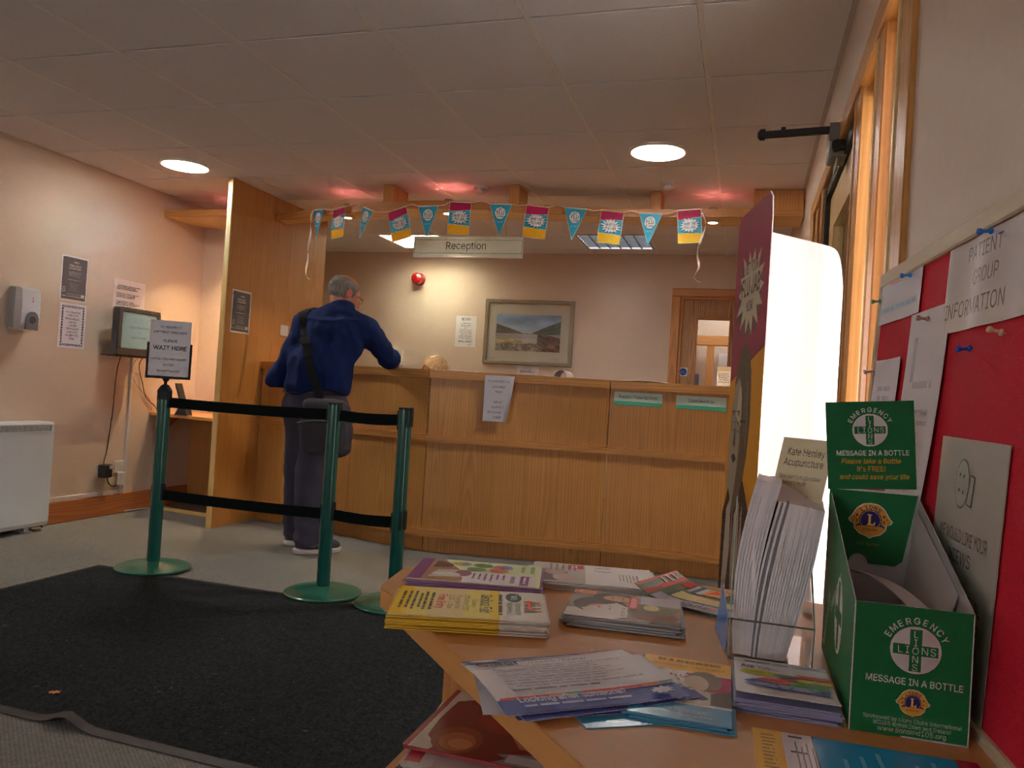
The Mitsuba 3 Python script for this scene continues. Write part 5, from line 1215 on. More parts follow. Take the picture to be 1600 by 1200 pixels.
for a in np.arange(5) * 2 * math.pi / 5: put('castor', cply(cyl((cx_ + 0.26 * math.cos(a) - 0.012, cy_ + 0.26 * math.sin(a), 0.024), (cx_ + 0.26 * math.cos(a) + 0.012, cy_ + 0.26 * math.sin(a), 0.024), 0.024), (15, 15, 15)), cr)
# ---------------------------------------------------------------- leaflet table
TZ = 0.700
def rounded(pts, r):
    P = Polygon(pts); return P.buffer(-r).buffer(r, 12)
tp = rounded([(-0.553, 1.165), (-0.572, 1.30), (-0.50, 1.405), (-0.145, 1.478), (0.25, 1.425), (0.25, 0.30), (0.22, 0.26), (0.06, 0.46), (-0.124, 0.694), (-0.345, 0.935)], 0.045)
tb = thing('leaflet_table', 'low beech table with rounded corners covered in leaflets in the foreground', 'table')
put('top', wply(prism(tp.buffer(-0.001), TZ - 0.030, TZ), (0.75, -0.65, 0), 3), tb)
put('edging', wply(prism(tp.difference(tp.buffer(-0.003)), TZ - 0.032, TZ - 0.0012), (0.65, -0.75, 0.0), 3), tb)
leg = rounded([(-0.40, 1.09), (-0.40, 1.30), (0.20, 1.30), (0.20, 0.58), (-0.02, 0.78)], 0.02)
put('leg_panel', wply(box((0.195, 0.45, 0), (0.220, 1.438, TZ - 0.032), 0.002), (0, 0, 1), 1), tb)
put('back_panel', wply(box((-0.535, 1.44, 0), (0.220, 1.462, TZ - 0.032), 0.002), (0, 0, 1), 1), tb)
put('shelf', wply(prism(rounded([(-0.53, 1.06), (-0.53, 1.439), (0.193, 1.439), (0.193, 0.62), (-0.10, 0.72), (-0.32, 0.90)], 0.03), 0.378, 0.40), (1, 0, 0), 3), tb)

def page(w, h, c=(236, 234, 236)): return Print(w, h, c)
def stack(name, P, c, ex, n, t, label, cat='leaflet', group=None, edge=(225, 222, 218), z=TZ, jit=0.006, seed=1, bsdf='paper', fn=None, tilt=None, inner=None, **mk):
    """a pile: the printed top sheet and the sheets under it, each a little askew. c = centre, ex = direction of the page's right side."""
    g = np.random.default_rng(seed)
    t0 = thing(name, label, cat, group)
    a = math.atan2(ex[1], ex[0])
    for i in range(n):
        zi = z + 0.0004 + i * t
        da, dx_, dy_ = (0, 0, 0) if i == n - 1 else (g.normal() * 0.02 * (jit > 0), g.normal() * jit, g.normal() * jit)
        x_ = np.array([math.cos(a + da), math.sin(a + da), 0]); y_ = np.array([-math.sin(a + da), math.cos(a + da), 0])
        o = np.array([c[0] + dx_, c[1] + dy_, zi]) - x_ * P.w / 2 - y_ * P.h / 2
        if tilt is not None: x_ = x_ + np.array([0, 0, tilt])
        M = frame(o, x_, y_)
        if i == n - 1:
            M[:3, 3] += M[:3, 2] * (t - 0.0003)
            put('cover', P.ply(M, bsdf, fn=fn, t=min(t, 0.0012), **mk), t0)
        else:
            b = box((0, 0, 0), (P.w, P.h, t - 0.00012))
            if inner:
                put('sheet', inner(M, t), t0)
            else:
                put('sheet', cply(xf(b, M), edge, 'paper'), t0)
    return t0

# yellow seniors flyers (the page's top points right in view)
P = page(0.150, 0.215, (238, 234, 226))
P.rect(0, 0, 0.150, 0.150, (238, 208, 60)).rect(0, 0.022, 0.150, 0.135, (240, 222, 120)).rect(0, 0.052, 0.150, 0.100, (238, 218, 160)).rect(0, 0, 0.150, 0.018, (240, 200, 20))
P.bars(0.02, 0.13, 0.148, 1, 0.01, 0.005, (90, 80, 40), ragged=0.02)
P.text('Seniors Fair', 0.075, 0.122, 0.0165, (60, 70, 40), bold=True, fit=0.095).text('Thursday', 0.075, 0.110, 0.007, (90, 85, 60)).text('12th October 2017', 0.075, 0.098, 0.0085, (90, 85, 60), fit=0.085).text('Foregate Hall', 0.075, 0.086, 0.008, (90, 85, 60), fit=0.08).text('10.00 - 2.00pm', 0.075, 0.076, 0.007, (90, 85, 60), fit=0.07)
P.text('Free Entry', 0.075, 0.060, 0.0125, (205, 60, 70), bold=True, fit=0.075)
P.bars(0.02, 0.13, 0.050, 2, 0.009, 0.004, (90, 70, 50), 'c').bars(0.02, 0.13, 0.034, 3, 0.0085, 0.0035, (100, 85, 40), 'c', seed=4).bars(0.02, 0.13, 0.008, 1, 0.01, 0.004, (100, 70, 20), 'c')
P.ell(0.035, 0.170, 0.024, 0.012, (40, 78, 58)).text('WRS', 0.035, 0.166, 0.009, (235, 240, 235), bold=True)
P.text('Worcester', 0.095, 0.172, 0.009, (110, 135, 125), fit=0.06).text('Reconnected', 0.095, 0.160, 0.008, (110, 135, 125), fit=0.06)
for i, c in enumerate(((222, 96, 52), (70, 140, 90), (222, 96, 52), (90, 120, 80))):
    x = 0.052 + i * 0.016; P.rect(x, 0.184, x + 0.008, 0.194, c).ell(x + 0.004, 0.198, 0.0045, 0.0045, c, 8)
    P.rect(x + 0.001, 0.203, x + 0.006, 0.208, (222, 110, 60))
P.bars(0.05, 0.10, 0.190, 1, 0.01, 0.005, (230, 90, 50), ragged=0.02, words=False)
def yellow_side(M, t):
    v1, f1 = xf(box((0, 0, 0), (0.150, 0.150, t - 0.00012)), M); v2, f2 = xf(box((0, 0.150, 0), (0.150, 0.215, t - 0.00012)), M)
    m = join((v1, f1), (v2, f2)); c = np.vstack([np.tile((214, 176, 60), (len(v1), 1)), np.tile((226, 220, 212), (len(v2), 1))])
    return cply(m, c, 'paper')
sen = stack('leaflet_stack', P, (-0.360, 1.062), (0.30, -0.955), 15, 0.0015, 'stack of yellow and white Seniors Fair flyers at the left corner of the table', inner=yellow_side, jit=0.0035, seed=4)

# green and purple food flyers behind it
P = page(0.155, 0.215, (226, 232, 190))
P.rect(0.083, 0.022, 0.155, 0.205, (236, 232, 236)).rect(0, 0, 0.155, 0.022, (128, 52, 118))
P.poly(Polygon([(0.155, 0.022), (0.0, 0.022), (0.0, 0.040), (0.070, 0.075), (0.135, 0.088), (0.155, 0.088)]), (168, 118, 88)).poly(Polygon([(0.135, 0.03), (0.08, 0.04), (0.075, 0.075), (0.125, 0.085)]), (196, 190, 180)).ell(0.095, 0.085, 0.022, 0.014, (150, 96, 110)).poly(Polygon([(0.065, 0.028), (0.015, 0.03), (0.035, 0.06), (0.06, 0.06)]), (100, 72, 58)).ell(0.11, 0.058, 0.014, 0.024, (225, 222, 214))
for i in range(6): P.bars(0.09, 0.14, 0.102 + i * 0.010, 1, 0.01, 0.0035, (150, 88, 150), seed=i)
P.rect(0.088, 0.182, 0.150, 0.196, (120, 44, 108)).bars(0.094, 0.144, 0.187, 1, 0.01, 0.004, (235, 225, 235), ragged=0.05).bars(0.095, 0.143, 0.166, 1, 0.01, 0.007, (160, 140, 165), ragged=0.05)
for i, (x, y, c1, c2) in enumerate(((0.028, 0.075, (196, 178, 60), (150, 150, 165)), (0.030, 0.112, (96, 128, 60), (96, 128, 60)), (0.034, 0.148, (180, 90, 70), (135, 130, 175)), (0.062, 0.104, (100, 150, 90), (120, 160, 100)), (0.063, 0.142, (205, 90, 80), (200, 110, 90)))):
    P.ell(x, y, 0.013, 0.017, c1, 14).poly(affinity.scale(Point(x, y).buffer(1, 14), 0.013, 0.017).intersection(sbox(x - 1, y, x + 1, y + 1)), c2)
P.bars(0.015, 0.07, 0.196, 1, 0.01, 0.007, (130, 165, 80), ragged=0.05).bars(0.02, 0.07, 0.180, 1, 0.01, 0.006, (140, 170, 90), ragged=0.05)
stack('leaflet_stack', P, (-0.418, 1.262), (0.22, -0.975), 13, 0.0015, 'stack of pale green and purple food flyers at the far left of the table', edge=(150, 110, 150), jit=0.003, seed=6)

# white folded forms
P = page(0.150, 0.215, (240, 238, 238)); P.rect(0, 0, 0.150, 0.095, (196, 190, 184)).ell(0.095, 0.035, 0.045, 0.032, (110, 82, 84)).ell(0.11, 0.06, 0.03, 0.022, (200, 180, 170)).ell(0.07, 0.04, 0.025, 0.02, (190, 170, 165)).bars(0.01, 0.065, 0.075, 5, 0.011, 0.0035, (110, 106, 106))
P.rect(0.012, 0.066, 0.040, 0.092, (214, 58, 70)).bars(0.016, 0.036, 0.077, 2, 0.007, 0.004, (240, 230, 230), ragged=0.05)
P.rect(0.020, 0.112, 0.0235, 0.140, (120, 116, 120)).rect(0.046, 0.112, 0.0495, 0.140, (120, 116, 120)).bars(0.06, 0.13, 0.185, 1, 0.01, 0.0035, (150, 146, 150))
for i in range(6): P.bars(0.06, 0.12, 0.155 + i * 0.006, 1, 0.01, 0.0022, (180, 178, 182), seed=i)
P.ell(0.13, 0.198, 0.006, 0.006, (70, 66, 70))
stack('leaflet_stack', P, (-0.242, 1.378), (0.20, -0.98), 6, 0.0022, 'stack of white forms with a grey panel at the far edge of the table', seed=8, jit=0.005)

# students leaflet
P = page(0.150, 0.165, (210, 206, 206)); _m = lambda pts: Polygon([(0.150 - x, y) for x, y in pts])
P.rect(0, 0, 0.150, 0.165, (150, 142, 132)).rect(0.0, 0.105, 0.05, 0.165, (186, 184, 196)).poly(_m([(0, 0.0), (0.04, 0.0), (0.06, 0.07), (0.02, 0.09), (0, 0.07)]), (226, 222, 224)).ell(0.080, 0.046, 0.045, 0.040, (44, 36, 34)).ell(0.092, 0.058, 0.019, 0.030, (212, 160, 132)).ell(0.030, 0.064, 0.028, 0.032, (52, 44, 36)).ell(0.034, 0.074, 0.016, 0.027, (222, 172, 140)).poly(Polygon([(0.075, 0.085), (0.06, 0.07), (0.105, 0.02), (0.13, 0.03), (0.12, 0.09)]), (226, 220, 220)).ell(0.112, 0.128, 0.028, 0.034, (128, 62, 58)).poly(_m([(0.05, 0.09), (0.10, 0.10), (0.09, 0.165), (0.045, 0.15)]), (96, 100, 66)).ell(0.068, 0.122, 0.016, 0.012, (210, 205, 150)).poly(_m([(0, 0.12), (0.03, 0.13), (0.02, 0.165), (0, 0.165)]), (72, 70, 52))
for x, y in ((0.087, 0.062), (0.099, 0.062), (0.030, 0.078), (0.039, 0.078)): P.ell(x, y, 0.0022, 0.0016, (40, 30, 28), 6)
P.ell(0.093, 0.046, 0.005, 0.002, (190, 90, 90), 8).ell(0.035, 0.062, 0.005, 0.002, (190, 90, 90), 8)
P.rect(0.0, 0.0, 0.025, 0.035, (220, 150, 110)).bars(0.003, 0.02, 0.008, 2, 0.012, 0.005, (240, 200, 160))
P.rect(0.018, 0.088, 0.085, 0.102, (214, 48, 60)).text('MEASLES?', 0.051, 0.091, 0.0085, (245, 235, 235), bold=True, fit=0.056)
P.rect(0.080, 0.076, 0.138, 0.088, (228, 224, 224)).text('ARE YOU AT RISK?', 0.109, 0.079, 0.006, (70, 66, 70), fit=0.050)
stack('leaflet_stack', P, (-0.155, 1.178), (0.09, -0.995), 7, 0.0024, 'stack of leaflets with student faces and a red MEASLES label on the table', edge=(150, 150, 152), seed=12, jit=0.004, bsdf='glossy_paper')

# green map leaflet
P = page(0.205, 0.150, (90, 120, 92)); P.rect(0, 0, 0.205, 0.150, (64, 104, 76)).poly(Polygon([(0, 0.150), (0, 0), (0.028, 0.0), (0.045, 0.150)]), (206, 76, 72)).rect(0.03, 0, 0.205, 0.036, (168, 176, 200)).poly(Polygon([(0.045, 0.042), (0.15, 0.045), (0.16, 0.075), (0.045, 0.085)]), (206, 200, 140)).ell(0.10, 0.062, 0.03, 0.012, (220, 190, 150)).rect(0.048, 0.095, 0.075, 0.142, (190, 200, 212)).rect(0.056, 0.095, 0.064, 0.142, (70, 90, 150)).rect(0.075, 0.095, 0.110, 0.142, (222, 150, 62)).poly(Polygon([(0.08, 0.10), (0.1, 0.12), (0.085, 0.14)]), (224, 80, 60)).rect(0.03, 0.11, 0.047, 0.142, (200, 60, 60))
P.ell(0.155, 0.11, 0.03, 0.02, (40, 130, 84)).text('Summer', 0.150, 0.096, 0.013, (225, 235, 225), rot=-0.9, fit=0.05).text('Quiz', 0.10, 0.010, 0.018, (60, 70, 120), bold=True).text('!', 0.130, 0.010, 0.018, (225, 110, 60), bold=True)
P.bars(0.004, 0.02, 0.12, 3, 0.02, 0.006, (235, 190, 185))
def bend(v): v = v.copy(); v[:, 2] += 0.020 * np.clip(1 - v[:, 0] / 0.07, 0, 1) ** 2 + 0.004; return v
stack('leaflet', P, (-0.034, 1.330), (0.92, -0.38), 2, 0.0012, 'green and red folded map leaflet at the far edge of the table', seed=15, jit=0.002, fn=bend, nx=10, ny=3, bsdf='glossy_paper')

# carer leaflets: a loose fan, the top sheet reaching past the table's edge
CA, NAV = (236, 234, 240), (78, 88, 158)
def carer(full=True):
    P = page(0.212, 0.150, CA); P.rect(0, 0, 0.212, 0.030, NAV)
    for i in range(11): P.rect(0.004 + i * 0.0188, 0.030, 0.0225 + i * 0.0188, 0.0345, ((206, 50, 62), (206, 50, 62), (190, 44, 60), (212, 120, 60), (120, 150, 130), (200, 60, 70))[i % 6])
    P.poly(Polygon([(0, 0.150), (0, 0.143), (0.03, 0.140), (0.06, 0.144), (0.14, 0.146), (0.212, 0.150)]), NAV).ell(0.027, 0.1455, 0.018, 0.004, CA)
    if full:
        P.text('Carer', 0.012, 0.122, 0.0165, (70, 66, 80), al='l', bold=True, fit=0.052).text('[noun], /ˈkɛərə/', 0.074, 0.123, 0.0085, (100, 98, 110), al='l', skew=0.2, fit=0.075)
        for i, y in enumerate((0.111, 0.104, 0.095, 0.087, 0.080, 0.072, 0.065, 0.057, 0.050)): P.bars(0.022 if i else 0.016, 0.19, y, 1, 0.01, 0.0032, (172, 170, 182), seed=i + 3, ragged=0.3)
        P.bars(0.022, 0.16, 0.041, 1, 0.01, 0.0036, (120, 118, 130), seed=40)
        P.text('Looking after someone?', 0.020, 0.0165, 0.0105, (225, 228, 245), al='l', bold=True, fit=0.125).bars(0.022, 0.16, 0.007, 1, 0.01, 0.0038, (180, 186, 222), seed=9, ragged=0.1)
    P.poly(star(0.185, 0.013, 0.016, 0.008, 9, 0.6, 3), (228, 228, 240))
    return P
ct = thing('leaflet_fan', 'fan of white and blue Carer leaflets hanging over the front edge of the table', 'leaflet')
for i, (cx, cy, a, z_, up) in enumerate(((-0.168, 0.864, 0.42, 0.0012, 0), (-0.152, 0.872, 0.60, 0.0024, 0), (-0.158, 0.876, 0.70, 0.0036, 0), (-0.148, 0.876, 0.655, 0.0050, 0), (-0.156, 0.868, 0.72, 0.0064, 0), (-0.168, 0.864, 0.665, 0.0080, 1))):
    x_, y_ = np.array([math.cos(a), math.sin(a), 0]), np.array([-math.sin(a), math.cos(a), 0])
    o = np.array([cx, cy, TZ + z_]) - x_ * 0.106 - y_ * 0.075
    def lift(v, k=i, up=up):
        v = v.copy(); v[:, 2] += 0.0007 * k * np.clip((v[:, 0] - 0.12) / 0.09, 0, 1) ** 2 + (0.0012 + 0.005 * np.sin(np.pi * v[:, 1] / 0.150) if up else 0.0); return v
    put('leaflet', (carer(i == 5) if i else page(0.212, 0.150, CA)).ply(frame(o, x_, y_), 'paper', fn=lift, nx=8, ny=6, t=0.0003), ct)

# flu hero booklets
P = page(0.105, 0.195, (96, 150, 178))
P.rect(0, 0.150, 0.105, 0.195, (236, 178, 40)).rect(0, 0.048, 0.105, 0.150, (176, 170, 166)).rect(0.05, 0.09, 0.105, 0.146, (178, 30, 84)).rect(0, 0.145, 0.105, 0.150, (236, 226, 220)).rect(0, 0, 0.105, 0.048, (72, 150, 188)).rect(0, 0.044, 0.105, 0.048, (220, 225, 228))
P.poly(star(0.030, 0.122, 0.052, 0.036, 12, 0.6, 5), (235, 232, 230)).text('YOUR FLU', 0.028, 0.126, 0.009, (70, 40, 50), bold=True, fit=0.05).text('JAB', 0.030, 0.107, 0.014, (110, 50, 60), bold=True)
P.ell(0.074, 0.122, 0.021, 0.032, (110, 96, 84)).ell(0.066, 0.112, 0.014, 0.026, (196, 182, 168)).poly(Polygon([(0.030, 0.048), (0.040, 0.086), (0.080, 0.090), (0.105, 0.066), (0.105, 0.048)]), (202, 196, 190)).poly(Polygon([(0.083, 0.05), (0.083, 0.085), (0.105, 0.10), (0.105, 0.05)]), (58, 50, 44)).ell(0.058, 0.070, 0.016, 0.012, (120, 112, 106)).ell(0.045, 0.060, 0.012, 0.010, (90, 84, 80))
P.text('BE A SUPERHERO', 0.055, 0.178, 0.0085, (95, 60, 20), bold=True, fit=0.075).text('HELP PROTECT YOUR FAMILY', 0.055, 0.162, 0.006, (140, 100, 40), fit=0.085)
P.text('THE FLU IS COMING', 0.060, 0.020, 0.008, (160, 196, 216), bold=True, fit=0.05).text('get it first', 0.07, 0.010, 0.005, (190, 212, 224))
stack('booklet', P, (-0.048, 0.912), (0.998, 0.02), 4, 0.0016, 'yellow, pink and blue flu jab booklets on the middle of the table', bsdf='glossy_paper', edge=(70, 130, 160), seed=21, jit=0.003)
put('blue_leaflet', cply(join(xf(box((-0.06, -0.035, 0), (0.06, 0.035, 0.0012)), rotz(0.55, (-0.098, 0.826, TZ + 0.0002))), xf(box((-0.05, 0.0, 0.0013), (0.02, 0.008, 0.0016)), rotz(0.55, (-0.098, 0.826, TZ + 0.0002)))), np.vstack([np.tile((60, 140, 176), (8, 1)), np.tile((225, 232, 238), (8, 1))]), 'glossy_paper'), label='blue leaflet corner showing between the Carer leaflets and the flu jab booklets', cat='leaflet')

# are you booklet
P = page(0.106, 0.128, (236, 234, 238)); P.rect(0, 0.112, 0.106, 0.128, (206, 210, 218)).bars(0.045, 0.10, 0.115, 1, 0.01, 0.005, (150, 156, 168), seed=3).bars(0.012, 0.05, 0.116, 1, 0.01, 0.004, (120, 100, 110))
P.text('Are You...', 0.008, 0.094, 0.011, (70, 72, 84), al='l', fit=0.042)
for x, y, w_, h_, c, rr in ((0.027, 0.080, 0.021, 0.0095, (196, 186, 40), 0), (0.060, 0.079, 0.017, 0.004, (96, 140, 100), 0), (0.087, 0.083, 0.018, 0.005, (206, 86, 66), 1), (0.060, 0.067, 0.014, 0.0035, (186, 60, 86), 0), (0.042, 0.053, 0.018, 0.008, (222, 112, 76), 0), (0.087, 0.066, 0.019, 0.005, (196, 184, 50), 1), (0.080, 0.047, 0.021, 0.009, (86, 150, 76), 0)):
    (P.rect(x - w_, y - h_, x + w_, y + h_, c) if rr else P.ell(x, y, w_, h_, c, 12)); P.bars(x - w_ * 0.7, x + w_ * 0.7, y - 0.0015, 1, 0.01, 0.003, tuple(int(q * 0.8) for q in c), ragged=0.1)
P.poly(Polygon([(0.008, 0.040), (0.045, 0.026), (0.098, 0.026), (0.101, 0.038), (0.060, 0.038), (0.02, 0.050)]), (72, 88, 156)).bars(0.02, 0.09, 0.030, 2, -0.006, 0.0032, (190, 198, 225), 'c', ragged=0.1).bars(0.03, 0.09, 0.012, 1, 0.01, 0.003, (170, 170, 176), ragged=0.1)
def lift2(v): v = v.copy(); v[:, 2] += 0.003 + 0.010 * np.sin(np.pi * np.clip(v[:, 0] / 0.106, 0, 1)) * np.clip(1 - v[:, 1] / 0.09, 0, 1) * 0 + 0.004 * np.clip(0.03 - v[:, 1], 0, 1) / 0.03; return v
stack('booklet', P, (0.060, 0.945), (0.998, 0.03), 9, 0.0018, 'small white booklet with coloured speech bubbles in front of the acrylic holder', seed=25, edge=(130, 130, 160), jit=0.0015, fn=lift2, nx=6, ny=6)

# yellow, white and blue leaflet at the bottom
P = page(0.205, 0.115, (232, 226, 228)); P.rect(0, 0, 0.028, 0.115, (226, 172, 36)).rect(0.0575, 0, 0.205, 0.115, (42, 148, 196)).rect(0.0565, 0, 0.058, 0.115, (40, 50, 70))
P.bars(0.008, 0.022, 0.10, 12, 0.008, 0.0028, (150, 110, 30)).bars(0.034, 0.05, 0.104, 2, 0.035, 0.004, (70, 66, 70))
for i in range(4): P.rect(0.039 + i * 0.005, 0.01, 0.0405 + i * 0.005, 0.095 - 0.01 * (i % 2), (130, 126, 130))
for i in range(6): P.rect(0.080 + i * 0.016, 0.02, 0.084 + i * 0.016, 0.085 + 0.012 * ((i * 7) % 3 - 1), (120, 195, 226))
P.rect(0.185, 0.0, 0.205, 0.115, (170, 30, 60)).ell(0.198, 0.06, 0.02, 0.014, (235, 230, 230))
stack('leaflet', P, (0.130, 0.784), (0.998, 0.03), 2, 0.0012, 'yellow, white and blue leaflet lying in front of the green box', seed=31, jit=0.001, bsdf='glossy_paper')

# acrylic leaflet holder
ho = thing('leaflet_holder', 'clear acrylic holder packed with white leaflets and a tall cream card on the table', 'leaflet holder')
hx0, hx1, hy0, hy1 = -0.002, 0.100, 1.060, 1.205
HM = rotz(-0.10, (0, 0, 0))
def hp(x, y, z): return np.array([x, y, z])
def pane(pts, t=0.0022):
    p = np.asarray(pts, float); n = np.cross(p[1] - p[0], p[2] - p[0]); n /= np.linalg.norm(n)
    k = len(p); v = np.vstack([p, p - n * t]); f = [[0, i, i + 1] for i in range(1, k - 1)] + [[k, k + i + 1, k + i] for i in range(1, k - 1)]
    for i in range(k): j = (i + 1) % k; f += [[i, i + k, j + k], [i, j + k, j]]
    return v, np.array(f)
back = [hp(hx0, hy1, TZ + 0.001), hp(hx1, hy1, TZ + 0.001), hp(hx1, hy1 + 0.05, TZ + 0.19), hp(hx0, hy1 + 0.05, TZ + 0.19)]
front = [hp(hx1, hy0, TZ + 0.001), hp(hx0, hy0, TZ + 0.001), hp(hx0, hy0 - 0.012, TZ + 0.055), hp(hx1, hy0 - 0.012, TZ + 0.055)]
for x in (hx0, hx1):
    put('side', mply(pane([hp(x, hy0, TZ + 0.001), hp(x, hy1, TZ + 0.001), hp(x, hy1 + 0.05, TZ + 0.19), hp(x, hy1 + 0.012, TZ + 0.17), hp(x, hy0 - 0.012, TZ + 0.055)]), 'acrylic'), ho)
    put('edge', cply(tube([hp(x, hy1 + 0.05, TZ + 0.19), hp(x, hy1 + 0.012, TZ + 0.17), hp(x, hy0 - 0.012, TZ + 0.055), hp(x, hy0, TZ + 0.002)], 0.0011, 5), (170, 190, 182), 'gloss'), ho)
put('back', mply(pane(back), 'acrylic'), ho)
put('front', mply(pane(front), 'acrylic'), ho)
put('front_edge', cply(join(tube([front[2], front[3]], 0.0012, 5), tube([front[0], front[1]], 0.0022, 5)), (90, 92, 90), 'gloss'), ho)
put('base', mply(box((hx0, hy0, TZ + 0.0005), (hx1, hy1, TZ + 0.0025)), 'acrylic'), ho)
P = page(0.080, 0.150, (212, 200, 166))
P.text('Kate Henley', 0.012, 0.124, 0.0112, (84, 76, 58), al='l', fit=0.058).text('Acupuncture', 0.009, 0.108, 0.0112, (84, 76, 58), al='l', fit=0.062)
P.text('Specialist in acupuncture', 0.007, 0.089, 0.0062, (110, 102, 84), al='l', fit=0.064).text("for women's health", 0.006, 0.080, 0.0062, (110, 102, 84), al='l', fit=0.045).text('www.katehenley.co.uk', 0.009, 0.062, 0.0056, (130, 122, 104), al='l', fit=0.05)
cd = thing('tall_card', 'tall cream acupuncture card standing behind the white leaflets in the acrylic holder', 'card')
CY = np.array([0.172, 0.246, 0.954]); CX = np.array([0.82, -0.57, 0.0])
put('card', P.ply(frame(np.array([0.060, 1.232, 0.987]) - CY * 0.150, CX, CY), t=0.0008), cd)
g = np.random.default_rng(5)
ls = thing('leaflet_bundle', 'thick bundle of white leaflets fanned in the acrylic holder', 'leaflet')
# sheets stand on edge and lean to the right, seen edge-on: each a thin bent leaflet
NS = 26
for i in range(NS):
    k = i / (NS - 1)
    s = np.linspace(0, 1, 10)
    xb = hx0 + 0.006 + 0.062 * k
    hgt = (0.226 - 0.010 * k if k < 0.30 else 0.203 - 0.010 * k) + 0.002 * g.random()
    xt = (0.022 + 0.030 * k / 0.30 if k < 0.30 else 0.050 + 0.056 * (k - 0.30) / 0.70)
    bow = -0.010 * (1 - k) * np.sin(np.pi * s) + 0.006 * np.sin(np.pi * s) * k
    y0 = hy0 + 0.008 + 0.0004 * g.normal() + (0.004 if k < 0.3 else 0.0)
    prof = np.stack([xb + (xt - xb) * s ** 1.15 + bow, y0 + 0.030 * s, TZ + 0.004 + hgt * s], 1)
    wdt = 0.098
    v1, v2 = prof, prof + np.array([0.004, wdt, 0.0])
    t_ = np.stack([0.00255 + 0.0009 * s, 0 * s, 0 * s], 1) if k >= 0.30 else np.stack([0.00255 + 0.0016 * s, 0 * s, 0 * s], 1)
    k9 = np.arange(9); m_ = 10
    v = np.vstack([v1, v2, v1 + t_, v2 + t_])
    f = np.vstack([np.stack([k9, k9 + 1, k9 + m_ + 1, k9 + m_], 1), np.stack([k9 + 2 * m_, k9 + 3 * m_, k9 + 3 * m_ + 1, k9 + 2 * m_ + 1], 1), np.stack([k9, k9 + 2 * m_, k9 + 2 * m_ + 1, k9 + 1], 1), np.stack([k9 + m_, k9 + m_ + 1, k9 + 3 * m_ + 1, k9 + 3 * m_], 1), [[9, 29, 39, 19]], [[0, 10, 30, 20]]])
    c = (118, 116, 124) if i in (9, 11) else [(222, 216, 218), (212, 208, 212), (228, 224, 226)][int(g.integers(0, 3))]
    put('sheet', cply((v, f), c, 'paper'), ls)
put('folded_sheet', cply(pane([hp(0.050, hy0 + 0.040, TZ + 0.205), hp(0.109, hy0 + 0.040, TZ + 0.197), hp(0.116, hy0 + 0.14, TZ + 0.200), hp(0.045, hy0 + 0.13, TZ + 0.226)], 0.0008), (230, 226, 230), 'paper'), ls)
mp = thing('map_leaflet', 'small blue leaflet tucked beside the left wall of the acrylic holder', 'leaflet')
put('sheet', cply(pane([hp(hx0 - 0.004, hy0 + 0.02, TZ + 0.001), hp(hx0 - 0.020, hy1 - 0.01, TZ + 0.001), hp(hx0 - 0.012, hy1 - 0.008, TZ + 0.065), hp(hx0 - 0.003, hy0 + 0.03, TZ + 0.05)], 0.001), (70, 120, 176), 'glossy_paper'), mp)

# green dispenser box
GRN, GRD = (22, 96, 52), (190, 186, 186)
bx0, bx1, by0, by1 = 0.122, 0.234, 0.883, 1.172
bo = thing('bottle_box', 'green cardboard dispenser box with an upright header card beside the pin board', 'box')
ZF, ZB = TZ + 0.133, TZ + 0.222
bw, bd = bx1 - bx0, by1 - by0
WHT, GOLD, BLUE = (208, 206, 206), (196, 138, 50), (38, 36, 96)
def cross_logo(P, cx, cy, r, col):
    P.arc('EMERGENCY', cx, cy, r * 1.11, r * 0.27, 160, 20, WHT, bold=True)
    P.ell(cx, cy, r, r, WHT, 24).rect(cx - r * 0.88, cy - r * 0.22, cx + r * 0.88, cy + r * 0.22, col).rect(cx - r * 0.235, cy - r * 0.90, cx + r * 0.235, cy + r * 0.88, col)
    for i, ch in enumerate('LI'): P.text(ch, cx - r * (0.60 - 0.28 * i), cy - r * 0.15, r * 0.31, WHT)
    for i, ch in enumerate('NS'): P.text(ch, cx + r * (0.36 + 0.32 * i), cy - r * 0.15, r * 0.31, WHT)
    for i, ch in enumerate('LIONS'): P.text(ch, cx, cy + r * (0.53 - 0.35 * i), r * 0.29, WHT)
    return P
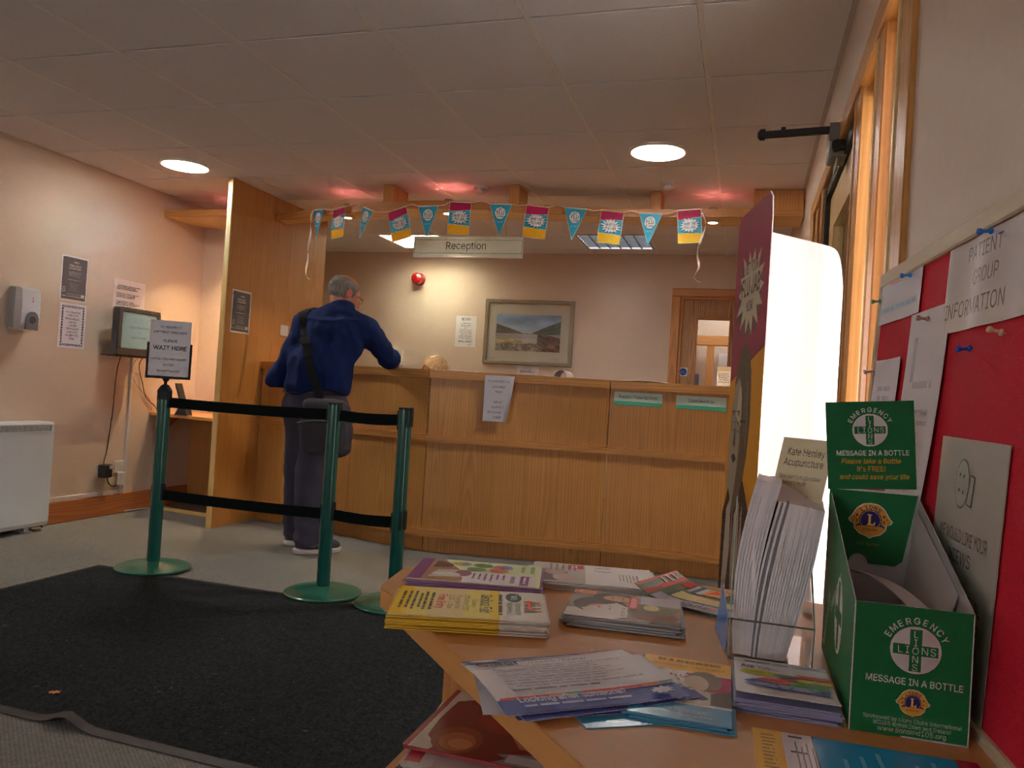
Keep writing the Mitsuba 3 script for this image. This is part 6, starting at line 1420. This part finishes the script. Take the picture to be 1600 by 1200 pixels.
def club_badge(P, cx, cy, r):
    half = [(0, 1.06), (0.45, 0.98), (0.80, 0.72), (0.98, 0.42), (1.12, 0.18), (1.30, -0.02), (1.18, -0.22), (0.98, -0.26), (0.92, -0.60), (0.62, -0.92), (0.16, -1.06), (0, -1.18)]
    o = [(x, y) for x, y in half] + [(-x, y) for x, y in half[::-1]]
    P.poly(Polygon([(cx + x * r * 1.07, cy + y * r * 1.07) for x, y in o]).buffer(0), (196, 190, 170)).poly(Polygon([(cx + x * r, cy + y * r) for x, y in o]).buffer(0), GOLD)
    P.poly(Polygon([(cx + r * a, cy + r * b) for a, b in ((-0.72, -0.30), (-0.85, -0.55), (0.85, -0.55), (0.72, -0.30), (0.9, -0.45), (-0.9, -0.45))]).convex_hull, BLUE)
    P.ell(cx, cy - 0.02 * r, 0.70 * r, 0.70 * r, BLUE, 20).ring(cx, cy - 0.02 * r, 0.60 * r, 0.645 * r, GOLD)
    P.poly(Polygon([(cx + r * a, cy + r * b) for a, b in ((-0.86, -0.50), (-0.70, -0.42), (0.70, -0.42), (0.86, -0.50), (0.66, -0.86), (0, -1.0), (-0.66, -0.86))]), GOLD)
    P.poly(Polygon([(cx - 0.20 * r, cy + 0.36 * r), (cx + 0.10 * r, cy + 0.36 * r), (cx + 0.10 * r, cy + 0.29 * r), (cx + 0.03 * r, cy + 0.29 * r), (cx + 0.03 * r, cy - 0.28 * r), (cx + 0.20 * r, cy - 0.28 * r), (cx + 0.24 * r, cy - 0.14 * r), (cx + 0.30 * r, cy - 0.14 * r), (cx + 0.28 * r, cy - 0.37 * r), (cx - 0.20 * r, cy - 0.37 * r), (cx - 0.20 * r, cy - 0.30 * r), (cx - 0.12 * r, cy - 0.30 * r), (cx - 0.12 * r, cy + 0.29 * r), (cx - 0.20 * r, cy + 0.29 * r)]), (222, 170, 70))
    P.arc('LIONS', cx, cy - 0.05 * r, 0.76 * r, 0.24 * r, 136, 44, (60, 40, 80), bold=True).text('INTERNATIONAL', cx, cy - 0.74 * r, 0.16 * r, (110, 66, 50), bold=True, fit=0.95 * r)
    for s in (-1, 1):   # the two heads in profile
        P.poly(Polygon([(cx + s * r * a, cy + r * b) for a, b in ((0.74, 0.30), (0.86, 0.36), (0.92, 0.22), (0.82, 0.16))]), (90, 54, 40)).ell(cx + s * 1.02 * r, cy + 0.10 * r, 0.045 * r, 0.035 * r, (50, 30, 30), 6).poly(Polygon([(cx + s * r * a, cy + r * b) for a, b in ((1.02, -0.10), (1.22, -0.12), (1.04, -0.16))]), (90, 54, 40)).poly(Polygon([(cx + s * r * a, cy + r * b) for a, b in ((0.80, 0.02), (0.90, 0.0), (0.86, -0.22), (0.78, -0.20))]), (120, 76, 44))
    return P
P = page(bw, ZF - TZ, GRN); cross_logo(P, bw * 0.53, 0.0895, 0.0240, GRN)
P.text('MESSAGE IN A BOTTLE', bw * 0.53, 0.0535, 0.0068, WHT, bold=True, fit=0.091); club_badge(P, bw * 0.53, 0.0365, 0.0118)
P.text('We Serve', bw * 0.53, 0.0205, 0.0030, (110, 100, 40)).text('Sponsored by Lions Clubs International', bw * 0.53, 0.0158, 0.0042, (165, 172, 165), fit=0.092).text('MD105 British Isles and Ireland', bw * 0.53, 0.0102, 0.0042, (165, 172, 165), fit=0.072).text('www.lionsmd105.org', bw * 0.53, 0.0042, 0.0050, (190, 192, 190), fit=0.064)
put('front', P.ply(frame((bx0, by0, TZ + 0.0006), (1, 0.04, 0), (0, 0, 1)), t=0.0012, back=GRD), bo)
# sides with a slanting top edge
side = [(0, 0), (bd, 0), (bd, 0.212), (bd - 0.012, 0.216), (0, ZF - TZ)]
P = Print(bd, 0.30, GRN); P.text('MESSAGE', 0.05, 0.05, 0.014, (150, 168, 152), rot=1.1, bold=True).text('EMERGENCY', 0.13, 0.10, 0.012, (150, 168, 152), rot=0.6, bold=True).ell(0.16, 0.085, 0.035, 0.045, WHT, 20).rect(0.152, 0.045, 0.168, 0.125, GRN).rect(0.13, 0.077, 0.19, 0.093, GRN)
put('side', P.ply(frame((bx0, by1, TZ + 0.0006), (0, -1, 0), (0, 0, 1)), outline=[(bd - x, z) for x, z in side][::-1], t=0.0012, back=GRD), bo)
P = Print(bd, 0.30, GRN)
put('side', P.ply(frame((bx1, by0 + 0.004, TZ + 0.0006), (0, 1, 0), (0, 0, 1)), outline=side, t=0.0012, back=GRD), bo)
bz = 0.121
LEAN = np.array([-0.085, -0.02, 1.0])
P = Print(bw, bz, GRN); YO = (176, 130, 40)
cross_logo(P, bw * 0.50, 0.0815, 0.0225, GRN); P.text('MESSAGE IN A BOTTLE', bw * 0.52, 0.0465, 0.0068, WHT, bold=True, fit=0.092)
P.text('Please take a Bottle', bw * 0.50, 0.0355, 0.0068, YO, bold=True, skew=0.15, fit=0.075).text("it's FREE!", bw * 0.50, 0.0245, 0.0070, YO, bold=True, fit=0.036).text('and could save your life', bw * 0.53, 0.0140, 0.0064, YO, bold=True, skew=0.15, fit=0.088)
hb_ = frame((bx0 - 0.003, by1, ZB - 0.001), (1, 0.0, 0.085), LEAN)
put('header', P.ply(hb_, t=0.0014, back=GRD), bo)
P = Print(bw, 0.224, GRD)
put('back', P.ply(frame((bx0, by1, TZ + 0.0006), (1, 0, 0), (0, 0, 1)), t=0.0012, back=GRD), bo)
flap = Polygon([(-0.001, 0.004), (bw - 0.026, 0.002), (bw - 0.017, 0.010), (bw - 0.002, 0.100), (-0.001, 0.100)]).difference(Point(0.040, 0.003).buffer(0.012, 10))
P2 = Print(bw, 0.102, GRN); club_badge(P2, bw * 0.47, 0.062, 0.0205); P2.text('We Serve', bw * 0.45, 0.0265, 0.0052, (120, 118, 40), fit=0.03)
put('flap', P2.ply(frame((bx0, by1 - 0.004, TZ + 0.122), (1, 0, 0), (0, 0.02, 1)), t=0.0012, outline=flap), bo)
put('inner_fold', cply(pane([hp(bx1 - 0.003, by0 + 0.06, TZ + 0.140), hp(bx1 - 0.005, by1 - 0.006, TZ + 0.205), hp(bx1 - 0.016, by1 - 0.008, TZ + 0.07), hp(bx1 - 0.012, by0 + 0.09, TZ + 0.07)], 0.0008), (206, 200, 196), 'paper'), bo)
put('base', cply(box((bx0 + 0.001, by0 + 0.002, TZ + 0.0006), (bx1 - 0.001, by1 - 0.001, TZ + 0.002)), GRD, 'paper'), bo)
t_ = np.linspace(0, 1, 16)
put('inner_tray', cply(ribbon(np.stack([bx0 + 0.024 + 0.070 * t_, by1 - 0.03 - 0.17 * t_, TZ + 0.118 - 0.018 * t_ + 0.014 * np.sin(np.pi * t_)], 1), (0.85, 0.45, -0.25), 0.036, 0.0012), (216, 212, 208), 'paper'), bo)
bt_ = thing('plastic_bottle', 'white plastic bottle lying inside the green box', 'bottle')
put('body', cply(xf(lathe([(0, 0), (0.019, 0), (0.021, 0.004), (0.021, 0.075), (0.017, 0.084), (0, 0.084)], 24), frame((bx0 + 0.035, by0 + 0.20, TZ + 0.070), (0.3, 0.95, 0.0), (-0.1, 0.0, 0.95))), (206, 204, 204), 'gloss', 35), bt_)
put('cap', cply(xf(lathe([(0, 0.084), (0.016, 0.084), (0.016, 0.102), (0, 0.103)], 24), frame((bx0 + 0.035, by0 + 0.20, TZ + 0.070), (0.3, 0.95, 0.0), (-0.1, 0.0, 0.95))), (220, 218, 218), 'gloss', 35), bt_)

# magazines on the lower shelf
def mag(name, c, a, w_, h_, z, t, P, label, edge=(190, 186, 180), tilt=None):
    th = thing(name, label, 'magazine', 'magazines on the lower shelf')
    x_, y_ = np.array([math.cos(a), math.sin(a), 0.0]), np.array([-math.sin(a), math.cos(a), 0])
    if tilt is not None: x_ = x_ + [0, 0, tilt]
    o = np.array([c[0], c[1], z]) - x_ * w_ / 2 - y_ * h_ / 2
    M = frame(o, x_, y_); M2 = M.copy(); M2[:3, 3] += M[:3, 2] * (t + 0.0006)
    put('cover', P.ply(M2, 'glossy_paper', t=0.0006), th)
    put('pages', cply(xf(box((0.001, 0.001, 0), (w_ - 0.002, h_ - 0.002, t - 0.0001), 0.0006), M), edge, 'paper'), th)
w_, h_ = 0.25, 0.30
def mags():
    heads = ('grey magazine at the bottom of the pile under the table', 'olive covered magazine low in the pile under the table', 'black covered magazine in the middle of the pile under the table', 'pale green magazine just below the red one under the table', 'white covered magazine beneath the red one under the table')
    specs = (((-0.335, 1.262), 1.62, (150, 150, 156), 0.009), ((-0.338, 1.240), 1.66, (96, 104, 88), 0.009), ((-0.335, 1.250), 1.52, (52, 50, 56), 0.007), ((-0.332, 1.255), 1.60, (128, 148, 116), 0.007), ((-0.345, 1.262), 1.68, (190, 176, 176), 0.005))
    z = 0.4005
    for i, (c, a, col, t) in enumerate(specs):
        P = page(w_, h_, col); P.rect(0.0, h_ - 0.05, w_, h_ - 0.012, (205, 200, 200)).bars(0.02, 0.23, 0.05, 4, 0.012, 0.004, (200, 200, 200), seed=i).rect(0.01, h_ - 0.03, 0.06, h_ - 0.005, (190, 60, 80))
        mag('magazine', c, a, w_, h_, z, t, P, heads[i]); z += t + 0.0016
    P = page(w_, h_, (118, 10, 16))
    P.rect(0, h_ - 0.010, w_, h_, (150, 26, 34)).poly(Polygon([(0.0, h_ - 0.010), (w_, h_ - 0.010), (w_, h_ - 0.045), (w_ - 0.03, h_ - 0.05), (w_ - 0.05, h_ - 0.022), (0.12, h_ - 0.019), (0.05, h_ - 0.024), (0.02, h_ - 0.05), (0.0, h_ - 0.045)]), (206, 196, 190))
    P.ell(0.052, 0.225, 0.050, 0.042, (140, 58, 30)).ell(0.046, 0.222, 0.034, 0.030, (176, 96, 52)).ell(0.040, 0.215, 0.018, 0.020, (196, 130, 84)).ell(0.15, 0.17, 0.05, 0.05, (140, 16, 20))
    P.poly(Polygon([(0.185, 0.225), (0.195, 0.16), (0.20, 0.06), (0.183, 0.05), (0.180, 0.15), (0.172, 0.22)]), (176, 112, 84)).poly(Polygon([(0.18, 0.155), (0.165, 0.150), (0.10, 0.145), (0.06, 0.12), (0.055, 0.02), (0.080, 0.02), (0.085, 0.105), (0.115, 0.125), (0.18, 0.128)]), (172, 108, 78)).ell(0.135, 0.06, 0.035, 0.05, (90, 6, 10)).ell(0.225, 0.10, 0.02, 0.07, (60, 8, 10))
    P.poly(Polygon([(0, 0), (0.05, 0), (0.045, 0.10), (0.03, 0.15), (0.02, 0.13), (0, 0.15)]), (130, 130, 138)).rect(0.008, 0.06, 0.035, 0.13, (198, 196, 196))
    mag('magazine', (-0.346, 1.290), 1.57, w_, h_, z + 0.0005, 0.006, P, 'red covered magazine on top of the pile under the table', (150, 60, 60))
mags()
# ---------------------------------------------------------------- pin board
FT, NT_ = np.array([0.2295, 1.560, 1.287]), np.array([0.2735, 0.935, 1.281])
FB, NB = np.array([0.203, 1.560, TZ + 0.001]), np.array([0.247, 0.935, TZ + 0.001])
ext = (NT_ - FT) / 0.625
NT2, NB2 = FT + ext * 1.25, FB + ext * 1.25          # goes on past the frame's edge
bx = NT2 - FT; by_ = FT - FB
BWD, BHT = np.linalg.norm(bx), np.linalg.norm(by_)
BM = frame(FB, bx, by_)                               # x towards the camera, z out of the board to the left
pb = thing('pin_board', 'red felt pin board in a beige frame leaning against the right wall', 'pin board')
fw = 0.017
put('felt', mply(xf(box((fw * 0.5, fw * 0.5, -0.010), (BWD - fw * 0.5, BHT - fw * 0.5, -0.004)), BM), 'red_felt'), pb)
put('frame', cply(join(*[xf(box(a, b, 0.0025), BM) for a, b in (((0, BHT - 0.026, -0.012), (BWD, BHT, 0.003)), ((0, 0, -0.012), (BWD, fw, 0.003)), ((0, 0.0, -0.012), (0.010, BHT, 0.003)), ((BWD - fw, 0, -0.012), (BWD, BHT, 0.003)))]), (196, 176, 146), 'paint'), pb)
def on_board(x, y, z=0.0, rot=0.0):
    X_ = BM[:3, 0] * math.cos(rot) + BM[:3, 1] * math.sin(rot); Y_ = BM[:3, 1] * math.cos(rot) - BM[:3, 0] * math.sin(rot)
    return frame(BM[:3, 3] + BM[:3, 0] * x + BM[:3, 1] * y + BM[:3, 2] * (z - 0.003), X_, Y_)
def waved(amp, w_, ph=0.0, hem=0.0, h_=1.0):
    def f(v): v = v.copy(); v[:, 2] += 0.0012 + amp * (1 + np.sin(v[:, 0] / w_ * 6 + ph)) + hem * np.clip(1 - v[:, 1] / h_, 0, 1) ** 2; return v
    return f
PAP = (226, 224, 234)
P = Print(0.252, 0.090, (224, 224, 238)); P.text('WEBSITE', 0.095, 0.066, 0.0105, (226, 150, 165), bold=True, fit=0.07).rect(0.02, 0.018, 0.235, 0.030, (186, 204, 222)).bars(0.025, 0.23, 0.0205, 1, 0.01, 0.007, (150, 178, 205), ragged=0.03)
put('website_notice', P.ply(on_board(0.008, 0.490), fn=waved(0.0012, 0.25, 0.5), nx=16, ny=4), label='white sheet with pale pink heading at the top left corner of the pin board', cat='notice')
P = Print(0.285, 0.114, (214, 212, 216))
P.text('PATIENT', 0.126, 0.086, 0.0185, (96, 94, 104), fit=0.115).text('GROUP', 0.136, 0.054, 0.0185, (96, 94, 104), fit=0.080).text("'INFORMATION", 0.100, 0.018, 0.0205, (84, 84, 92), fit=0.20)
put('group_notice', P.ply(on_board(0.386, 0.445), 'glossy_paper', fn=waved(0.0010, 0.12, 1.0), nx=40, ny=6), label='laminated PATIENT GROUP INFORMATION sheet at the top of the pin board', cat='notice')
P = Print(0.183, 0.300, PAP); P.rect(0.034, 0.195, 0.050, 0.262, (178, 178, 190)).bars(0.05, 0.15, 0.185, 1, 0.01, 0.010, (196, 196, 208), ragged=0.1)
for i in range(8): P.bars(0.03, 0.15, 0.148 - i * 0.016, 1, 0.01, 0.006, (190, 192, 208), seed=i + 2, ragged=0.3)
def lettercurl(v): v = v.copy(); k = np.clip(1 - v[:, 1] / 0.30, 0, 1); v[:, 2] += 0.001 + 0.010 * k ** 2; v[:, 0] -= 0.016 * k ** 2; return v
put('letter', P.ply(on_board(0.227, 0.188, 0.002), fn=lettercurl, nx=4, ny=16), label='long white letter curling off the middle of the pin board', cat='letter')
P = Print(0.163, 0.19, (222, 222, 236)); P.bars(0.03, 0.12, 0.135, 2, 0.016, 0.008, (184, 186, 200), 'c', seed=3, ragged=0.15).poly(Polygon([(0.075, 0.085), (0.088, 0.085), (0.0815, 0.108)]), (176, 178, 196)).bars(0.05, 0.11, 0.06, 3, 0.014, 0.006, (190, 192, 204), 'c')
put('small_sheet', P.ply(on_board(0.028, 0.236), fn=waved(0.0015, 0.163, 2.0, 0.012, 0.19), nx=12, ny=12), label='small white sheet low at the left edge of the pin board', cat='notice')
P = Print(0.216, 0.309, (206, 200, 192)); P.rect(0, 0, 0.003, 0.309, (186, 182, 176)).rect(0.213, 0, 0.216, 0.309, (186, 182, 176))
P.ell(0.090, 0.256, 0.0215, 0.0290, (70, 70, 70), 18).ell(0.090, 0.256, 0.0203, 0.0277, (176, 172, 162), 18).poly(affinity.rotate(sbox(0.112, 0.232, 0.126, 0.268), -8), (70, 70, 70)).poly(affinity.rotate(sbox(0.1133, 0.2335, 0.1247, 0.2665), -8), (200, 196, 188))
for a, b in ((0.083, 0.266), (0.096, 0.265), (0.085, 0.248), (0.097, 0.246)): P.ell(a, b, 0.0022, 0.0022, (80, 80, 80), 6)
for sx_, y_ in (('WE WOULD LIKE YOUR', 0.188), ('VIEWS', 0.164), ('JOIN OUR VIRTUAL', 0.120), ('PATIENT GROUP', 0.096)): P.text(sx_, 0.108, y_, 0.0150, (96, 90, 88), fit=0.150)
put('views_notice', P.ply(on_board(0.434, 0.0015), 'glossy_paper', fn=waved(0.0008, 0.216, 0.0), nx=16, ny=6), label='laminated WE WOULD LIKE YOUR VIEWS notice low on the pin board', cat='notice')
def pin(x, y, c, label, tip=(0.25, -0.35), bs='gloss', z=0.001):
    n = BM[:3, 2] + BM[:3, 0] * tip[0] * 0.5 + BM[:3, 1] * tip[1] * 0.5; n /= np.linalg.norm(n)
    o = on_board(x, y, z)[:3, 3]
    a = np.cross(n, [0.1, 0.2, 0.9]); M = frame(o, a, np.cross(n, a))
    put('push_pin', cply(xf(lathe([(0, 0), (0.0008, 0.0), (0.0008, 0.003), (0.0040, 0.0034), (0.0042, 0.0050), (0.0022, 0.0070), (0.0019, 0.0130), (0.0036, 0.0150), (0.0040, 0.0178), (0.0034, 0.0190), (0, 0.0192)], 18), M), c, bs, 40), label=label, cat='push pin', group='push pins in the board')
pin(0.200, 0.556, (40, 130, 200), 'blue push pin holding the website sheet on the pin board')
pin(0.535, 0.556, (30, 110, 190), 'blue push pin through the top of the PATIENT GROUP sheet')
pin(0.505, 0.420, (20, 70, 170), 'dark blue push pin in bare red felt under the group sheet')
pin(0.600, 0.430, (190, 160, 128), 'beige push pin in bare red felt under the group sheet', (0.25, 0.3))
pin(0.012, 0.537, (70, 130, 90), 'green push pin at the left edge of the pin board')
pin(0.012, 0.408, (205, 196, 190), 'pale push pin at the left edge of the pin board by the small sheet')
pin(0.322, 0.473, (150, 110, 95), 'brown push pin at the top of the long curling letter', (0.0, 0.0))

# ---------------------------------------------------------------- cardboard standee behind the table
sd = thing('standee', 'tall pink and yellow flu jab cardboard standee with a white side wing', 'standee')
J0 = np.array([0.0405, 2.0, 0.0]); J1 = np.array([-0.0425, 2.36, 0.0])
sxv = (J0 - J1); SW = np.linalg.norm(sxv)
SM = frame(J1, sxv, (0, 0, 1))          # printed face looks to the left (-x)
SH = 1.575
outl = Polygon([(0.05, 0.02), (0.0, 0.30), (0.0, 1.552), (0.02, SH), (SW - 0.10, SH), (SW - 0.035, SH), (SW - 0.008, SH - 0.02), (SW, SH - 0.07), (SW, 1.17), (SW - 0.075, 0.80), (SW - 0.085, 0.72), (SW - 0.075, 0.60), (SW - 0.02, 0.02)])
P = Print(SW, SH, (150, 52, 80))
P.poly(Polygon([(0, 0), (SW, 0), (SW, 1.185), (0, 1.10)]), (206, 142, 42))
P.poly(Polygon([(0, 1.10), (SW, 1.185), (SW, 1.189), (0, 1.104)]), (110, 36, 60))
sc_ = (SW * 0.50, 1.345)
for c, dx_, dy_ in (((96, 86, 74), -0.012, -0.022), ((206, 198, 178), 0.0, 0.0)): P.poly(star(sc_[0] + dx_, sc_[1] + dy_, 0.155, 0.125, 14, 0.62, 11), c)
P.text('GET YOUR', sc_[0], 1.395, 0.030, (82, 70, 70), bold=True, fit=0.135).text('FLU JAB', sc_[0], 1.335, 0.048, (74, 60, 64), bold=True, fit=0.20).text('NOW', sc_[0], 1.290, 0.028, (82, 70, 70), bold=True, fit=0.07)
# a monochrome portrait: hair, face, glasses, nose, mouth, scarf, jacket
G1, G2, G3, G4 = (92, 82, 66), (150, 140, 124), (52, 42, 34), (190, 178, 158)
P.poly(Polygon([(0.05, 0.70), (0.055, 0.95), (0.07, 1.10), (0.11, 1.18), (0.17, 1.205), (0.22, 1.18), (0.25, 1.12), (0.262, 1.0), (0.245, 0.90), (0.21, 0.82), (0.195, 0.70)]), G1)
P.poly(Polygon([(0.035, 0.72), (0.03, 0.90), (0.05, 1.03), (0.075, 1.09), (0.12, 1.11), (0.155, 1.08), (0.165, 1.0), (0.15, 0.90), (0.13, 0.82), (0.10, 0.74)]), G2)
P.poly(Polygon([(0.10, 1.0), (0.13, 1.09), (0.16, 1.06), (0.165, 0.98)]), G4)
P.ring(0.072, 0.985, 0.0225, 0.0255, (84, 74, 62)).ring(0.132, 0.985, 0.0235, 0.0265, (84, 74, 62)).rect(0.098, 0.984, 0.105, 0.989, G3).rect(0.158, 0.988, 0.225, 0.994, G3).ell(0.072, 0.985, 0.007, 0.005, (88, 78, 66)).ell(0.132, 0.985, 0.007, 0.005, (88, 78, 66))
P.rect(0.055, 1.012, 0.092, 1.019, G1).rect(0.114, 1.013, 0.150, 1.020, G1).poly(Polygon([(0.092, 0.97), (0.108, 0.97), (0.115, 0.925), (0.098, 0.915), (0.082, 0.925)]), G1).poly(Polygon([(0.07, 0.89), (0.10, 0.90), (0.132, 0.888), (0.10, 0.872)]), (66, 50, 42)).poly(Polygon([(0.16, 0.98), (0.175, 0.93), (0.15, 0.83), (0.14, 0.85), (0.155, 0.93)]), (112, 100, 82)).poly(Polygon([(0.215, 1.10), (0.225, 1.10), (0.235, 0.93), (0.225, 0.92)]), (130, 118, 98)).poly(Polygon([(0.19, 1.15), (0.198, 1.15), (0.21, 0.95), (0.20, 0.95)]), (112, 100, 84))
P.poly(Polygon([(0.0, 0.02), (0.0, 0.72), (0.06, 0.80), (0.11, 0.73), (0.17, 0.76), (0.215, 0.84), (SW, 0.70), (SW, 0.02)]), (58, 40, 34))
for k, (x0, x1) in enumerate(((0.02, 0.10), (0.09, 0.13), (0.12, 0.20), (0.19, 0.235))):
    P.poly(Polygon([(x0, 0.30), (x0 + 0.03, 0.74), (x1, 0.78), (x1 + 0.02, 0.55), (x1 - 0.01, 0.34)]), ((172, 160, 146), (120, 104, 92), (160, 146, 132), (140, 126, 112))[k])
P.poly(Polygon([(0.06, 0.40), (0.12, 0.66), (0.16, 0.45), (0.19, 0.60), (0.22, 0.40), (0.14, 0.30)]), (64, 44, 36)).poly(Polygon([(0.02, 0.10), (0.06, 0.44), (0.16, 0.50), (0.20, 0.20), (0.16, 0.05)]), (108, 122, 138)).ring(0.10, 0.30, 0.04, 0.055, (160, 166, 172)).ell(0.10, 0.30, 0.03, 0.04, (96, 110, 130)).rect(0.09, 0.20, 0.11, 0.36, (78, 92, 112))
put('printed_panel', P.ply(SM, outline=outl, t=0.003, back=(226, 222, 222), dz=0.00006), sd)
# the blank wing: from the panel's middle to the right, curling back at its far edge
n1, n2 = 26, 20
s = np.linspace(0, 1, n1)
wx = 0.018 + 0.228 * s - 0.004 * s ** 6; wyy = 2.11 + 0.115 * s + 0.075 * np.clip((s - 0.70) / 0.30, 0, 1) ** 2.2
def ztop(s_): return 1.494 - 0.032 * s_ - 0.085 * np.clip((s_ - 0.80) / 0.20, 0, 1) ** 3.2
zz = np.linspace(0, 1, n2)
Wv = np.stack([np.repeat(wx, n2), np.repeat(wyy, n2), (0.02 + (ztop(s)[:, None] - 0.02) * zz).ravel()], 1)
Wv[:, 0] -= 0.010 * np.clip(1.06 - Wv[:, 2], 0, 1) * np.repeat(s, n2)
i_ = (np.arange(n1 - 1)[:, None] * n2 + np.arange(n2 - 1)).ravel()
q_ = np.stack([i_, i_ + n2, i_ + n2 + 1, i_ + 1], 1)
put('side_wing', cply((Wv, q_), (238, 234, 238), 'paper', True), sd)
put('strut', cply(join(box((-0.02, 2.16, 0.0), (0.06, 2.30, 0.012), 0.002), pane([np.array([0.0, 2.18, 0.01]), np.array([0.0, 2.40, 0.01]), np.array([-0.005, 2.22, 1.1])], 0.003)), (222, 218, 216), 'paper'), sd)
